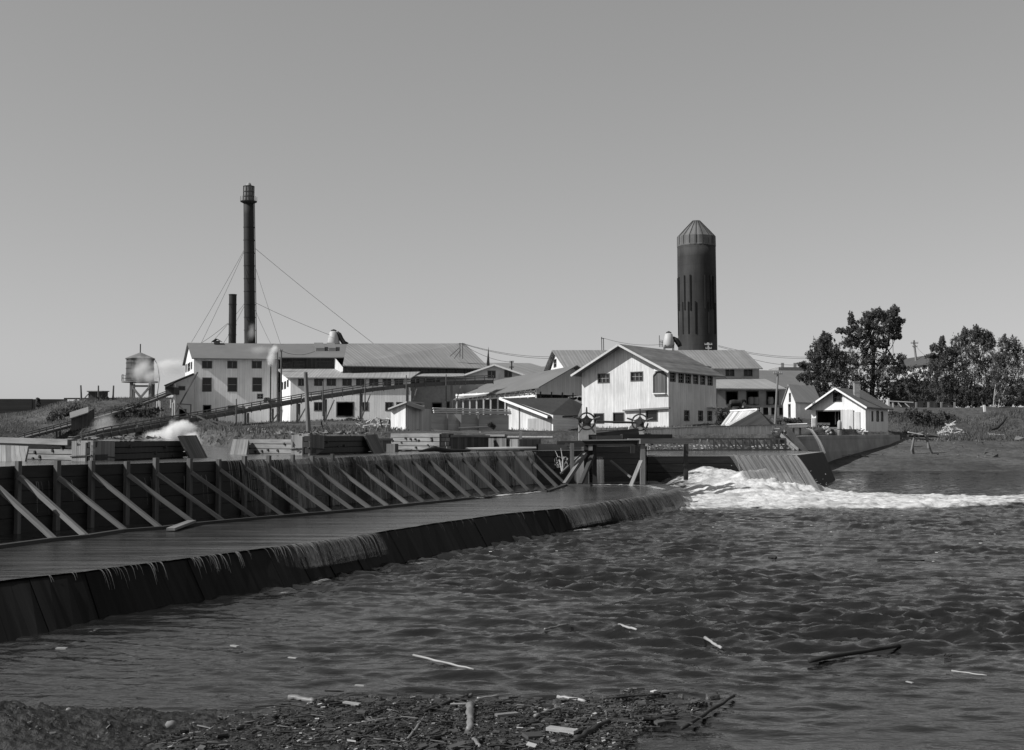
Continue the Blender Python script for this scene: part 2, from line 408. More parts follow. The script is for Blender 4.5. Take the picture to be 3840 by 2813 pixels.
# ------------------------------------------------------------------ terrain
LP = []
def lp(x, y, Z): p = W(x, y, Z); LP.append((p.x, p.y, p.z))
for a in ((330,1652,150),(430,1600,156),(250,1560,190),(330,1505,186),(480,1498,188),(600,1500,190),(560,1560,170),(100,1562,190),(60,1600,170),
          (640,1565,170),(725,1588,168),(900,1590,168),(1060,1592,158),(1300,1578,158),(1500,1590,158),(1700,1570,158),
          (1000,1632,72),(1250,1628,72),(1440,1618,76),(1600,1622,76),(1800,1624,80),(1000,1606,100),(1300,1600,110),(1500,1610,100),(850,1640,110),
          (1900,1622,90),(2150,1625,96),(2450,1632,92),(2700,1634,96),(2900,1634,98),(2300,1615,134),(2500,1606,136),(2700,1592,150),(2780,1600,120),(2900,1575,150),(2970,1572,140),
          (2750,1552,166),(2600,1540,185),(3060,1618,124),(3250,1622,126),(3340,1624,128),(3450,1632,128),(3400,1560,150),(3360,1532,164),(3550,1532,164),(3680,1530,164),(3830,1528,164),
          (3520,1636,130),(3600,1636,134),(3650,1580,146),(3740,1556,146),(3830,1546,146),(3840,1640,135),(3700,1642,134),(3900,1560,146)): lp(*a)
LP += [(-150,190,8.0),(-110,185,7),(-100,150,3),(-80,175,5.5),(-75,215,8.6),(0,215,6),(60,215,8),(100,160,6.5),(90,140,4),(-50,215,8.6),(-150,300,9),(150,300,9),(0,300,8)]
LPA = np.array(LP)
def landz(x, y):
    x = np.asarray(x, float); y = np.asarray(y, float); s = x.shape; x = x.ravel(); y = y.ravel(); out = np.empty_like(x)
    for i in range(0, len(x), 20000):
        d2 = (x[i:i+20000, None]-LPA[:, 0])**2+(y[i:i+20000, None]-LPA[:, 1])**2+.5
        wt = d2**-1.8; out[i:i+20000] = (wt*LPA[:, 2]).sum(1)/wt.sum(1)
    return out.reshape(s)
EDX = [-200,-90,-53,-35,-24,-15,-10,0,6.5,8.5,20,22.9,25.8,29.65,33.25,36.8,39.1,39.15,300]
EDY = [150,150,148,116,90,70,63.5,63,64,88.5,91.5,101.8,105.8,111.8,116.8,121.8,125.5,117,117]
def groundz(x, y):
    x = np.asarray(x, float); y = np.asarray(y, float)
    L = landz(x, y); e = np.interp(x, EDX, EDY)
    wid = np.where(x < 5, 3.5, .5)
    k = sstep(0, 1, (y-e)/wid)
    bed = np.where(x < 7, 1.2, np.where((x < np.minimum(20.5, 13.4+(y-62.7)*.353)) & (y > 66), .8, -1.2))
    bed = np.where((x < 8) & (y < np.interp(x, CXs, CYs)+.4), -1.2, bed)
    mud = np.interp(y, [97, 101, 104, 107, 113, 118, 124, 132], [-.35, .02, .4, .75, 1.35, 1.85, 2.4, 2.65])
    right = np.where(x > 39.12, np.where(y > 126, np.maximum(mud, 0)*0+lerp(mud, L, sstep(126, 134, y)), mud), np.where(y > e, L, mud))
    z = np.where(x > 22.2, right, bed*(1-k)+L*k)
    lb = sstep(0, 2.5, np.maximum(np.minimum(-12.2-x, 21.5-y), np.minimum(-14.5-x, 22.5-y)))
    z = np.where(lb > 0, z*(1-lb)+2.75*lb, z)
    near = np.interp(y, [-40, 0, 6, 11.2, 14, 18], [1.9, 1.55, .8, .0, -.5, -1.2])
    z = np.where((y < 18) & (lb <= 0), np.maximum(near, -1.2), z)
    z = z+np.where((y > 55), (fbm(x*.35, y*.35)-.47)*.5*np.where((z > 2.1) | (x > 38), 1, .15), 0)
    far = np.hypot(x, y) > 290
    return np.where(far, np.maximum(z, 6.0)*1.0, z)

# dam crest line in plan, from the photograph's crest against the pond level
CPX = [(-160,1758),(64,1750),(363,1742),(701,1734),(907,1727.5),(1088,1722),(1310,1714.5),(1463,1708),(1626,1702),(1850,1695),(2030,1691),(2236,1689)]
CP = [G(x, y, ZC) for x, y in CPX]
CXs = [p.x for p in CP]; CYs = [p.y for p in CP]
CXs = [-16.0]+CXs; CYs = [18.0]+CYs
CXs += [7.2]; CYs += [63.0]
def crest_y(x): return interp(x, CXs, CYs)

xs = np.unique(np.concatenate([np.linspace(-90, 90, 226), np.geomspace(90, 4000, 26), -np.geomspace(90, 4000, 26)]))
ys = np.unique(np.concatenate([np.linspace(-60, 18, 40), np.linspace(18, 60, 22), np.linspace(60, 215, 215), np.geomspace(215, 6000, 30)]))
X, Y = np.meshgrid(xs, ys); Zg = groundz(X, Y)
g = mesh_np('ground', np.stack([X, Y, Zg], -1).reshape(-1, 3), grid_faces(len(ys), len(xs)), ground_m); struct(g)
def gz(x, y): return float(groundz(np.array([x]), np.array([y]))[0])

# ------------------------------------------------------------------ river
def waves(x, y):
    rs = np.random.RandomState(5); h = np.zeros_like(x)
    wx = x+1.2*fbm(x*.25, y*.25); wy = y+1.2*fbm(x*.25+40, y*.25)
    for i in range(46):
        lam = .12*1.055**i; a = rs.normal(1.45, .5); kx, ky = math.cos(a)*2*math.pi/lam, math.sin(a)*2*math.pi/lam
        amp = .0150*lam**.76*rs.uniform(.5, 1.2)
        s = np.sin(wx*kx+wy*ky+rs.uniform(0, 6.28))
        h += amp*(1-np.abs(s))*1.3-amp*.55 if i % 3 == 0 else amp*s
    gust = .30+1.15*sstep(.2, .75, fbm(x*.10+5, y*.16+3))
    return h*gust
ny, nx = 620, 520
yy = np.concatenate([np.linspace(9.5, 12, 10)[:-1], 12*np.exp(np.linspace(0, math.log(128/12.), ny))])
uu = np.concatenate([-np.linspace(1.6, .57, 26)[:-1], np.linspace(-.56, .60, nx), np.linspace(.61, 2.2, 40)]); nx = len(uu)
X = uu[None, :]*(yy[:, None]+7); Y = np.repeat(yy[:, None], nx, 1)
right = sstep(-3, 6, X+.0*Y)
amp = sstep(12.5, 19, Y)*.75+.25
amp = amp*(.34+.66*np.maximum(sstep(-6, 2, X-(Y-18)*.02), sstep(20, 30, Y)))
amp = amp*np.where(Y > 66, .6, 1)
amp = amp*(1-.55*sstep(30, 60, Y))
Zr = waves(X, Y)*amp
rv = mesh_np('river_water', np.stack([X, Y, Zr], -1).reshape(-1, 3), grid_faces(len(yy), nx), river_m); struct(rv)

# ------------------------------------------------------------------ pond above the dam and the lower basin on the right
pxs = np.array(sorted(set(list(np.linspace(-16, 7.2, 60))+CXs+[-220, -180, -140, -110, -90, -75, -60, -50, -42, -36, -31, -27, -24, -21, -18.5])))
rows = np.linspace(0, 1, 40)**1.6
vy = np.interp(pxs, CXs, CYs)-.02; ve = np.interp(pxs, EDX, EDY)+6
Xp = np.repeat(pxs[None, :], 40, 0); Yp = vy[None, :]+(ve-vy)[None, :]*rows[:, None]; Zp = np.full_like(Xp, ZC)
struct(mesh_np('pond_water', np.stack([Xp, Yp, Zp], -1).reshape(-1, 3), grid_faces(40, len(pxs)), pond_m))
m = MB()
SA, SB, SC_ = G(2425,1712,ZB), G(2770,1712.5,ZB), G(2985,1712,ZB); SD = G(3088,1698,ZB)
m.poly([SA, SB, SC_, SD, V((22.7, 99.8, ZB)), V((20, 91.8, ZB)), V((7, 90, ZB)), V((6.6, 66, ZB))])
struct(m.build('basin_water', pond_m))

# ------------------------------------------------------------------ the timber dam: wall, posts, braces, sill
POSTX = [-60,58,205,334,467,576,701,810,907,998,1088,1161,1237,1322,1392,1463,1530,1596,1660,1722,1782,1853,1920,1966,2000]
FOOT = [(-60,2060),(180,2027),(324,2013),(458,1992),(603,1981),(742,1965),(835,1956),(958,1945),(1050,1937),(1147,1929),(1236,1922),(1320,1914),(1379,1909),(1454,1900),(1522,1893),(1590,1886),(1665,1879),(1725,1872),(1790,1866),(1833,1864),(1872,1853),(1960,1846),(2010,1840),(2053,1841),(2125,1816)]
FXs = [p[0] for p in FOOT]; FYs = [p[1] for p in FOOT]
def crest_at_px(x):
    y = float(np.interp(x, [p[0] for p in CPX], [p[1] for p in CPX])); return G(x, y, ZC)
dam = thing('timber_dam', 'long dark timber dam wall with a row of upright posts and slanting braces', 'dam')
m = MB(); cps = [crest_at_px(x) for x in (-260,)+tuple(POSTX)+(2080, 2160, 2236)]
for i in range(len(cps)-1):
    a, b = cps[i].copy(), cps[i+1].copy(); d = (b-a); d.z = 0; n = V((d.y, -d.x, 0)).normalized()
    zs = [ZC+.02, ZC-.27, ZC-.56, ZC-.86, ZC-1.16, ZA-.1]
    for k in range(5):
        off = n*R.uniform(-.02, .03)
        if cps[i].x > -3.2 and k == 0: top = zs[k]-.05
        else: top = zs[k]-R.uniform(0, .03)*(k == 0)
        m.box(V((a.x, a.y, zs[k+1]+.012))+off, d, n*-.14, V((0, 0, top-zs[k+1]-.012)))
m.build('wall', wet_plank, dam)
feet = []
for i, x in enumerate(POSTX):
    c = crest_at_px(x); c2 = crest_at_px(x+20); d = (c2-c); d.z = 0; n = V((d.y, -d.x, 0)).normalized()
    m = MB(); ov = x > 860
    top = ZC+(R.uniform(.06, .15) if x < 1260 else R.uniform(-.05, .03))
    s = .105+R.uniform(-.01, .015)
    m.beam(V((c.x, c.y, ZA-.05))+n*.09, V((c.x, c.y, top))+n*.09, s, s, up=n)
    m.build('post', post_wood if x < 1200 else wet_brace, dam)
    fx = x+float(np.interp(x, [0, 334, 700, 1088, 1392, 1850, 2000], [262, 265, 258, 235, 198, 130, 122])); fy = float(np.interp(fx, FXs, FYs)); f_ = G(fx, fy, ZA)
    feet.append(f_)
    m = MB(); j = V((c.x, c.y, ZC-R.uniform(.2, .28)))+n*.14
    m.beam(j, f_+V((0, 0, .02)), R.uniform(.085, .115), R.uniform(.085, .115), up=(R.uniform(-.12,.12), R.uniform(-.12,.12), 1)); m.build('brace', brace_wood if x < 1000 else (post_wood if x < 1350 else wet_brace), dam)
m = MB()
fl = [G(x, y+4, ZA) for x, y in [(-200,2086)]+FOOT]
for a, b in zip(fl[:-1], fl[1:]): m.beam(a+V((0,0,.02)), b+V((0,0,.02)), .14, .10)
m.build('sill', dark_wood, dam)

# streaming water over the dam
def fallsheet(name, pts, nrm_len, z0f, z1, mat, curve=.35, rows=9, flow=None, step=.12, ufreq=1.0):
    """water sheet falling from a crest polyline; nrm_len = outward throw at the foot"""
    P = [pts[0]]; U = [0]
    for a, b in zip(pts[:-1], pts[1:]):
        L = (b-a).length; k = max(1, int(L/step))
        for i in range(1, k+1): P.append(a.lerp(b, i/k)); U.append(U[-1]+L/k)
    vs = []; uv = []; fl_ = []
    nP = len(P)
    for r in range(rows):
        tt = r/(rows-1)
        for i, p in enumerate(P):
            q = P[min(i+1, nP-1)]-P[max(i-1, 0)]; n = V((q.y, -q.x, 0)).normalized()
            th = nrm_len*(tt**.55 if curve else tt)
            z = p.z+(z1-p.z)*tt if not curve else p.z+.02+(z1-p.z-.02)*tt**1.15
            o = p+n*(.06+th); o.z = z
            vs.append(o); uv.append((U[i], tt*abs(p.z-z1)))
            fl_.append((flow(p, i/nP) if flow else 0))
    o = mesh_np(name, np.array(vs), grid_faces(rows, nP), mat, uv=np.array(uv), attr={'flow': fl_})
    o.visible_shadow = True
    return struct(o, 'stuff')
ovp = [crest_at_px(x) for x in list(range(850, 2010, 30))]
for p in ovp: p.z = ZC+.005
fs = fallsheet('overflow_water', ovp, .30, 0, ZA+.02, fall_m, flow=lambda p, t: -.12+.26*t+.14*(math.sin(p.x*5.1)*math.sin(p.x*2.3+1)))

def strands(name, lip, n, throw, drop, wid, seed, dens=None, mat=None):
    rs = random.Random(seed); m = MB(); n = int(n*.8); wid *= .75
    for i in range(n):
        s = rs.random()
        if dens and rs.random() > dens(s): continue
        p = along(lip, s); q = along(lip, min(1, s+.01)); r0 = along(lip, max(0, s-.01)); d = q-r0; nn = V((d.y, -d.x, 0)).normalized(); tg = d.normalized()
        T = throw*rs.uniform(.5, 1.25); D = drop*(rs.uniform(.75, 1) if rs.random() < .6 else rs.uniform(.3, .8)); w_ = wid*rs.uniform(.45, 1.5); sk = rs.gauss(0, .02)
        L = []
        for k in range(7):
            t = k/6; c = p+nn*(.02+T*t)+tg*(sk*t)+V((0, 0, .02*math.sin(t*3)-D*t*t-.02*t)); ww = w_*(1-.7*t); L.append((c-tg*ww/2, c+tg*ww/2, c+nn*ww*.4))
        for k in range(6):
            a, b = L[k], L[k+1]; m.quad(a[0], a[2], b[2], b[0]); m.quad(a[2], a[1], b[1], b[2])
    return struct(m.build(name, mat or strand_m), 'stuff')
# ------------------------------------------------------------------ lower weir: wet apron deck and sloped planked face
ED = [(-300,2232),(-120,2196),(36,2174),(318,2142),(590,2108),(1000,2054),(1190,2031),(1395,1999),(1626,1963),(1900,1925),(2090,1908),(2300,1877),(2400,1862),(2491,1845),(2539,1829)]
BS = [(-200,2530),(-20,2480),(170,2425),(408,2340),(700,2283),(1110,2222),(1300,2168),(1500,2126),(1712,2088),(1990,2035),(2150,1995),(2340,1951),(2430,1935),(2520,1915),(2600,1888)]
E3 = [G(x, y, ZA) for x, y in ED]; B3 = [G(x, y, -.05) for x, y in BS]
B3 = [V((b.x, b.y, -.4)) for b in B3]
weir = thing('spillway_apron', 'dark lower weir step with sloped planked face rising from the river', 'weir')
m = MB()
back = [V((p.x, p.y+.1, ZA-.02)) for p in [cps[0]]+[crest_at_px(x) for x in (58, 334, 701, 1088, 1392, 1650, 1850, 2000, 2100, 2236)]]+[V((5.4, 60.5, ZA-.02)), V((7.0, 62.5, ZA-.02))]
bx = np.linspace(0, 1, 80)
def along(pl, s):
    L = [0]
    for a, b in zip(pl[:-1], pl[1:]): L.append(L[-1]+(b-a).length)
    d = s*L[-1]
    for i in range(len(pl)-1):
        if d <= L[i+1] or i == len(pl)-2: return pl[i].lerp(pl[i+1], (d-L[i])/(L[i+1]-L[i]))
for i in range(79):
    a, b = along(E3, bx[i]), along(E3, bx[i+1]); c, d = along(back, bx[i+1]), along(back, bx[i])
    dz = V((0, 0, -.025)); m.quad(a+dz, b+dz, c+dz, d+dz)
m.build('deck', wet_plank, weir)
m = MB(); u = 0
ns = 60
for i in range(len(E3)-1):
    for k in range(4):
        a, b = E3[i].lerp(E3[i+1], k/4), E3[i].lerp(E3[i+1], (k+1)/4); c, d = B3[i].lerp(B3[i+1], (k+1)/4), B3[i].lerp(B3[i+1], k/4)
        L = (b-a).length; off = (b-a).cross(V((0,0,1))).normalized()*R.uniform(-.012, .012)
        dz = V((0, 0, -.03))
        m.quad(d+off, c+off, b+off+dz, a+off+dz, uv=[(u, 0), (u+L, 0), (u+L, 1.1), (u, 1.1)]); u += L
m.build('planked_face', wet_face, weir)
# thin water film on the apron
nr = 50; nc = 200; VA = []
for r in range(nr):
    for c in range(nc):
        a = along(E3, c/(nc-1)); b = along(back, c/(nc-1)); p = a.lerp(b, r/(nr-1)); VA.append((p.x, p.y, ZA))
VA = np.array(VA); VA[:, 2] += (fbm(VA[:, 0]*1.3, VA[:, 1]*3)-.47)*.02
struct(mesh_np('apron_water', VA, grid_faces(nr, nc), apron_m))
# water falling off the lower step, thick at the right, dripping at the left
def ept(x):
    y = float(np.interp(x, [p[0] for p in ED], [p[1] for p in ED])); p = G(x, y, ZA); p.z = ZA+.004; return p
slope_n = .75
def weirfall(x0, x1, mat, zend, throw, flow):
    pl = [ept(x) for x in np.linspace(x0, x1, 14)]
    return fallsheet('weir_overflow', pl, throw, 0, zend, mat, rows=8, flow=flow, step=.05)
def weirstrands(x0, x1, n, throw, drop, wid, seed, dens=None):
    strands('weir_trickles', [ept(x) for x in np.linspace(x0, x1, 12)], n, throw, drop, wid, seed, dens)
weirstrands(360, 600, 26, .22, .38, .016, 1, lambda s: .25+.75*(abs(math.sin(s*14)) > .7)); weirstrands(690, 890, 44, .25, .42, .018, 2, lambda s: .3+.7*(abs(math.sin(s*9)) > .5))
weirstrands(1000, 1400, 190, .3, .5, .02, 3, lambda s: .35+.65*(math.sin(s*3.1) > .3)); weirstrands(2085, 2240, 70, .3, .45, .028, 4); weirstrands(2245, 2545, 260, .4, .55, .03, 5); weirstrands(40, 2080, 60, .15, .2, .014, 6)
strands('dam_trickles', ovp, 200, .26, 1.3, .03, 7, lambda s: .2+.8*(math.sin(s*23)+math.sin(s*57+1) > -.4)); strands('dam_trickles', ovp[:8]+ovp[8:14], 60, .2, 1.2, .026, 8)
strands('dam_seepage', [crest_at_px(x)-V((0, 0, .35)) for x in range(60, 860, 40)], 34, .12, .8, .018, 9, lambda s: .15+.85*(abs(math.sin(s*8+.6)) > .93))
weirfall(350, 580, drip_m, .30, .20, lambda p, t: .02-.10*abs(math.sin(t*9)))
weirfall(690, 880, drip_m, .32, .2, lambda p, t: .04-.05*abs(math.sin(t*7)))
weirfall(1000, 1400, weir_m, .22, .34, lambda p, t: -.02+.12*math.sin(t*math.pi))
weirfall(2085, 2240, weir_m, .12, .45, lambda p, t: .12*math.sin(t*math.pi)+.06)
weirfall(2245, 2545, weir_m, -.02, .62, lambda p, t: .02+.22*t)

# ------------------------------------------------------------------ right spillway: dark wall, fall, sloped end pier
sp_ = thing('spillway_wall', 'dark right hand spillway wall with a sloped planked end pier', 'spillway')
m = MB()
A0 = V((6.9, 62.6, 0))
pts = [V((A0.x, A0.y, ZB+.02)), V((SB.x, SB.y, ZB+.02)), V((SC_.x, SC_.y, ZB+.02))]
for a, b in zip(pts[:-1], pts[1:]):
    d = b-a; n = V((d.y, -d.x, 0)).normalized()
    for k, (z0, z1) in enumerate(((ZB-.35, ZB+.0), (ZB-.8, ZB-.37), (ZB-1.3, ZB-.82), (-.6, ZB-1.32))):
        o = a+n*(.05*k+R.uniform(0, .02)); o.z = z0
        m.box(o, d, n*-.5, V((0, 0, z1-z0)))
m.build('wall', wet_plank, sp_)
m = MB(); C_ = G(3140,1816,-.3); D_ = G(3062,1850,-.3)
up = V((0, 0, .05))
m.quad(D_, C_, SD+up, SC_+up); m.quad(SC_+up, SD+up, SD+V((-.5, 0, .05)), SC_+V((-.4, .5, .05)))
F_ = V((SC_.x-.8, SC_.y-.3, -.4)); m.quad(F_, D_, SC_+up, SC_+V((-.5, .25, .05)))
m.quad(C_, V((C_.x-1.5, C_.y+1.0, -.3)), SD+V((-.5, .3, .05)), SD+up)
m.quad(SD+V((0,0,.04)), V((22.9, 100.2, ZB+.04)), V((22.9, 100.2, -.3)), V((SD.x+.3, SD.y, -.3)))
m.build('end_pier', wet_face, sp_)
m = MB()
top = [V((A0.x-.2, A0.y+.1, ZB+.0)), V((SB.x, SB.y+.1, ZB)), V((SC_.x, SC_.y, ZB)), V((SD.x, SD.y, ZB))]
for a, b in zip(top[:-1], top[1:]):
    d = b-a; n = V((-d.y, d.x, 0)).normalized(); m.box(V((a.x, a.y, ZB+.012)), d, n*.55, V((0, 0, .05)))
m.build('cap_timber', grey_wood, sp_)
# the big fall: from the crest, thrown to the right and towards the river
def bigfall():
    nr, nc = 16, 90; vs = []; uv = []; fl_ = []
    a, b = G(2735,1712,ZB+.05), G(2990,1712,ZB+.05); dr = V((.42, -.9, 0)).normalized()
    for r in range(nr):
        tt = r/(nr-1)
        for c in range(nc):
            s = c/(nc-1); p = a.lerp(b, s); p = p+dr*(2.0*tt+.03*math.sin(c*.9)*tt); p.z = ZB+.085-(2.05)*tt**1.14
            p += V((.12*math.sin(c*.37)*tt, 0, .025*math.sin(c*.8)+.02*math.sin(c*2.1)))
            vs.append(p); uv.append((s*4.2, tt*2.3)); fl_.append(.04+.12*math.sin(s*11)*math.sin(s*5)+.10*s-.3*max(0,.12-s)/.12)
    return struct(mesh_np('spillway_fall', np.array(vs), grid_faces(nr, nc), fall_thick, uv=np.array(uv), attr={'flow': fl_}), 'stuff')
bigfall()
m = MB(); a, b = G(2700,1712,ZB), G(2988,1712,ZB); dr = V((.42, -.9, 0)).normalized(); dz = V((0, 0, -2.3))
m.quad(a+dr*2.05+dz+V((0,0,.15)), b+dr*2.05+dz+V((0,0,.15)), b+V((0,0,.03)), a+V((0,0,.03))); m.quad(a+dz, a+dr*2.05+dz, a+V((0,0,.03)), a+V((0,.1,.03))); m.build('spill_slope', wet_face, sp_)
strands('spillway_strands', [G(2735,1712,ZB)+V((0,0,.1)), G(2990,1712,ZB)+V((0,0,.1))], 8, 2.0, 1.95, .04, 12)

# ------------------------------------------------------------------ white water
ny, nx = 300, 620
fx = np.concatenate([np.linspace(2.5, 22, 420), np.linspace(22, 62, 200)]); fy = np.linspace(41, 68, ny); nx = len(fx)
X, Y = np.meshgrid(fx, fy)
frontY = np.interp(X, [2.5,4.4,6.5,8.4,11.4,15.3,21,40,62], [44.2,44.0,46.3,49,48.2,47.4,50.5,54,57])
backY = np.interp(X, [2.5,4.0,5.5,6.5,7,8.5,13,15.5,17,20,24,40,62], [44.5,46.5,50,56,62.8,63.6,63.2,62.5,60.8,59.8,58.6,60,63])
n1 = fbm(X*.55, Y*.7+3, 5); n2 = fbm(X*1.7+9, Y*2.1, 4); n3 = fbm(X*.22+2, Y*.25)
ed = np.minimum(Y-frontY, backY-Y)+(n1-.47)*2.6
band = sstep(-.2, 1.6, ed)
# the surge pouring out of the gate: a hump that falls away to the right
ang = math.atan2(-9.0, 5.5)
dx = X-6.8; dy = Y-62.2
al = (dx*.55+dy*-.835); ac = (dx*.835+dy*.55)
hump = 1.2*np.exp(-((al-1.5)/4.6)**2)*np.exp(-((ac-2.2)/3.0)**2)*sstep(.2, 3.2, al+1)
hump += .5*np.exp(-((X-13.2)/2.0)**2-((Y-59.8)/1.4)**2)*(.4+1.2*n2)
rough = (.10+.42*n1*n1*2)*band
Zf = -.10+band*(.12+.34*(n2-.3))*(1-.55*sstep(20, 45, X))+hump*band+.1*(n1-.45)
foam = band*(.85+.35*(n3-.3))+.12*np.exp(-((X-13)/4)**2-((Y-58)/4)**2)-.55*np.exp(-((al-.4)/1.8)**2)*np.exp(-((ac-2)/3)**2)-.10*sstep(1.0, 4, hump*6)*(n1 < .5)-.22*sstep(13, 24, X)-.55*np.exp(-((X-7)/2.0)**2-((Y-59.5)/4)**2)
foam = np.where(band < .02, -1, foam)
keep = (band > .02)
Zf = np.where(keep, Zf, -.6)
struct(mesh_np('white_water', np.stack([X, Y, Zf], -1).reshape(-1, 3), grid_faces(ny, nx), foam_m, attr={'foam': foam.ravel()}), 'stuff')
# foam strip along the upper toe on the apron and at the weir's foot
def foamstrip(pts, wid, n=80, hgt=.05, lev=.0, den=.5):
    vs = []; fo = []
    for i in range(n):
        p = along(pts, i/(n-1)); q = along(pts, min(1, i/(n-1)+.02)); r = along(pts, max(0, i/(n-1)-.02)); d = (q-r); nn = V((d.y, -d.x, 0)).normalized()
        for k in range(9):
            tt = k/8; o = p+nn*(wid*(tt-.35)); o.z = lev+hgt*max(0, math.sin(tt*math.pi))*(.4+1.2*float(vnoise(np.array([i*.7]), np.array([k*.9]))[0]))-.004
            vs.append(o); fo.append(den*math.sin(tt*math.pi)-.12)
    struct(mesh_np('foam_streak', np.array(vs), grid_faces(n, 9), foam_film, attr={'foam': fo}), 'stuff')
foamstrip([G(x, y, ZA) for x, y in ((1710,1874),(1800,1868),(1900,1858),(2020,1848))], .9, lev=ZA+.005, den=.55)
foamstrip([G(x, y, ZA) for x, y in ((2220,1822),(2330,1821),(2440,1826),(2500,1840))], .9, lev=ZA+.005, den=.6)
foamstrip([G(x, y, 0) for x, y in ((1000,2255),(1180,2192),(1290,2160),(1420,2140),(1560,2120),(1720,2092))], .55, lev=.03, den=.42, hgt=.04)
foamstrip([G(x, y, 0) for x, y in ((90,2452),(288,2392),(408,2350),(576,2318))], .25, lev=.02, den=.36, hgt=.02)
foamstrip([G(x, y, 0) for x, y in ((2140,2000),(2240,1985),(2330,1970))], .7, lev=.03, den=.45)
rs2 = np.random.RandomState(9); n = 220
X2 = rs2.uniform(-8, 34, n); Y2 = 44-np.abs(rs2.normal(0, 9, n)); keep = (Y2 > 16) & (fbm(X2*.35+Y2*.12, Y2*.5) > .50) & (np.abs(X2) < .46*Y2) & (X2 > -9+(Y2-14)*.33); X2, Y2 = X2[keep], Y2[keep]; k = len(X2); sz = np.exp(rs2.normal(-4.3, .5, k)); C = np.column_stack([X2, Y2, np.full(k, .05)])
a = np.column_stack([sz*1.8, sz*.3, sz*0]); b = np.column_stack([-sz*.15, sz*.5, sz*.25])
struct(mesh_np('foam_flecks', np.stack([C-a-b, C+a-b, C+a*.8+b, C-a+b], 1).reshape(-1, 3), np.arange(k*4).reshape(k, 4), mk('foam_fleck', .5, vary=.3, large=.3), smooth=False), 'stuff')
# spray thrown up where the fall lands
m = MB(); rs = random.Random(3)
for i in range(240):
    p = W(rs.gauss(3010, 70), 0, 61); x0 = 12.2+rs.gauss(1.0, 1.0); y0 = 60.5+rs.gauss(0, .9); z0 = .35+abs(rs.gauss(0, .42)); r = rs.uniform(.006, .015)
    a = V((x0, y0, z0)); m.tri(a, a+V((r*1.6, 0, r*.6)), a+V((0, r, r*1.8))); m.tri(a, a+V((0, r, r*1.8)), a+V((-r*1.2, 0, r*.5)))
struct(m.build('spray_drops', mk('spray_white', .85, vary=.05, large=0)), 'stuff')
# ------------------------------------------------------------------ building helpers
def hitwall(P0, P1, x, y):
    """pixel -> (u along the wall, z)"""
    d = ray(x, y); e = (P1-P0); L = e.length; e = e/L; n = V((e.y, -e.x))
    den = n.x*d.x+n.y*d.y; t_ = (n.dot(P0))/den
    p = CAM+d*t_; return (V((p.x, p.y))-P0).dot(e), p.z
def pxrect(P0, P1, r):
    x0, y0, x1, y1 = r; ym, xm = (y0+y1)/2, (x0+x1)/2
    u0 = hitwall(P0, P1, x0, ym)[0]; u1 = hitwall(P0, P1, x1, ym)[0]; z1 = hitwall(P0, P1, xm, y0)[1]; z0 = hitwall(P0, P1, xm, y1)[1]
    return [min(u0, u1), z0, max(u0, u1), z1]
def wall(mb, P0, P1, zb, top, ops=(), rev=.14):
    e = P1-P0; L = e.length; e = e/L; n = V((e.y, -e.x))
    tu = [a for a, b in top]; tz = [b for a, b in top]
    us = sorted(set([0, L]+[min(max(q, 0), L) for o in ops for q in (o[0], o[2])]+[q for q in tu if 0 < q < L]))
    P = lambda u, z, d=0: V((P0.x+e.x*u-n.x*d, P0.y+e.y*u-n.y*d, z))
    for a, b in zip(us[:-1], us[1:]):
        if b-a < 1e-4: continue
        mid = (a+b)/2; ta, tb = interp(a, tu, tz), interp(b, tu, tz)
        cov = sorted([(o[1], o[3]) for o in ops if o[0] < mid < o[2]])
        z = zb
        for z0, z1 in cov:
            if z0 > z: mb.quad(P(a, z), P(b, z), P(b, z0), P(a, z0), uv=[(a, z), (b, z), (b, z0), (a, z0)])
            z = max(z, z1)
        mb.quad(P(a, z), P(b, z), P(b, tb), P(a, ta), uv=[(a, z), (b, z), (b, tb), (a, ta)])
    for u0, z0, u1, z1 in ops:
        mb.quad(P(u0, z0), P(u1, z0), P(u1, z0, rev), P(u0, z0, rev)); mb.quad(P(u0, z1, rev), P(u1, z1, rev), P(u1, z1), P(u0, z1))
        mb.quad(P(u0, z0), P(u0, z0, rev), P(u0, z1, rev), P(u0, z1)); mb.quad(P(u1, z0, rev), P(u1, z0), P(u1, z1), P(u1, z1, rev))
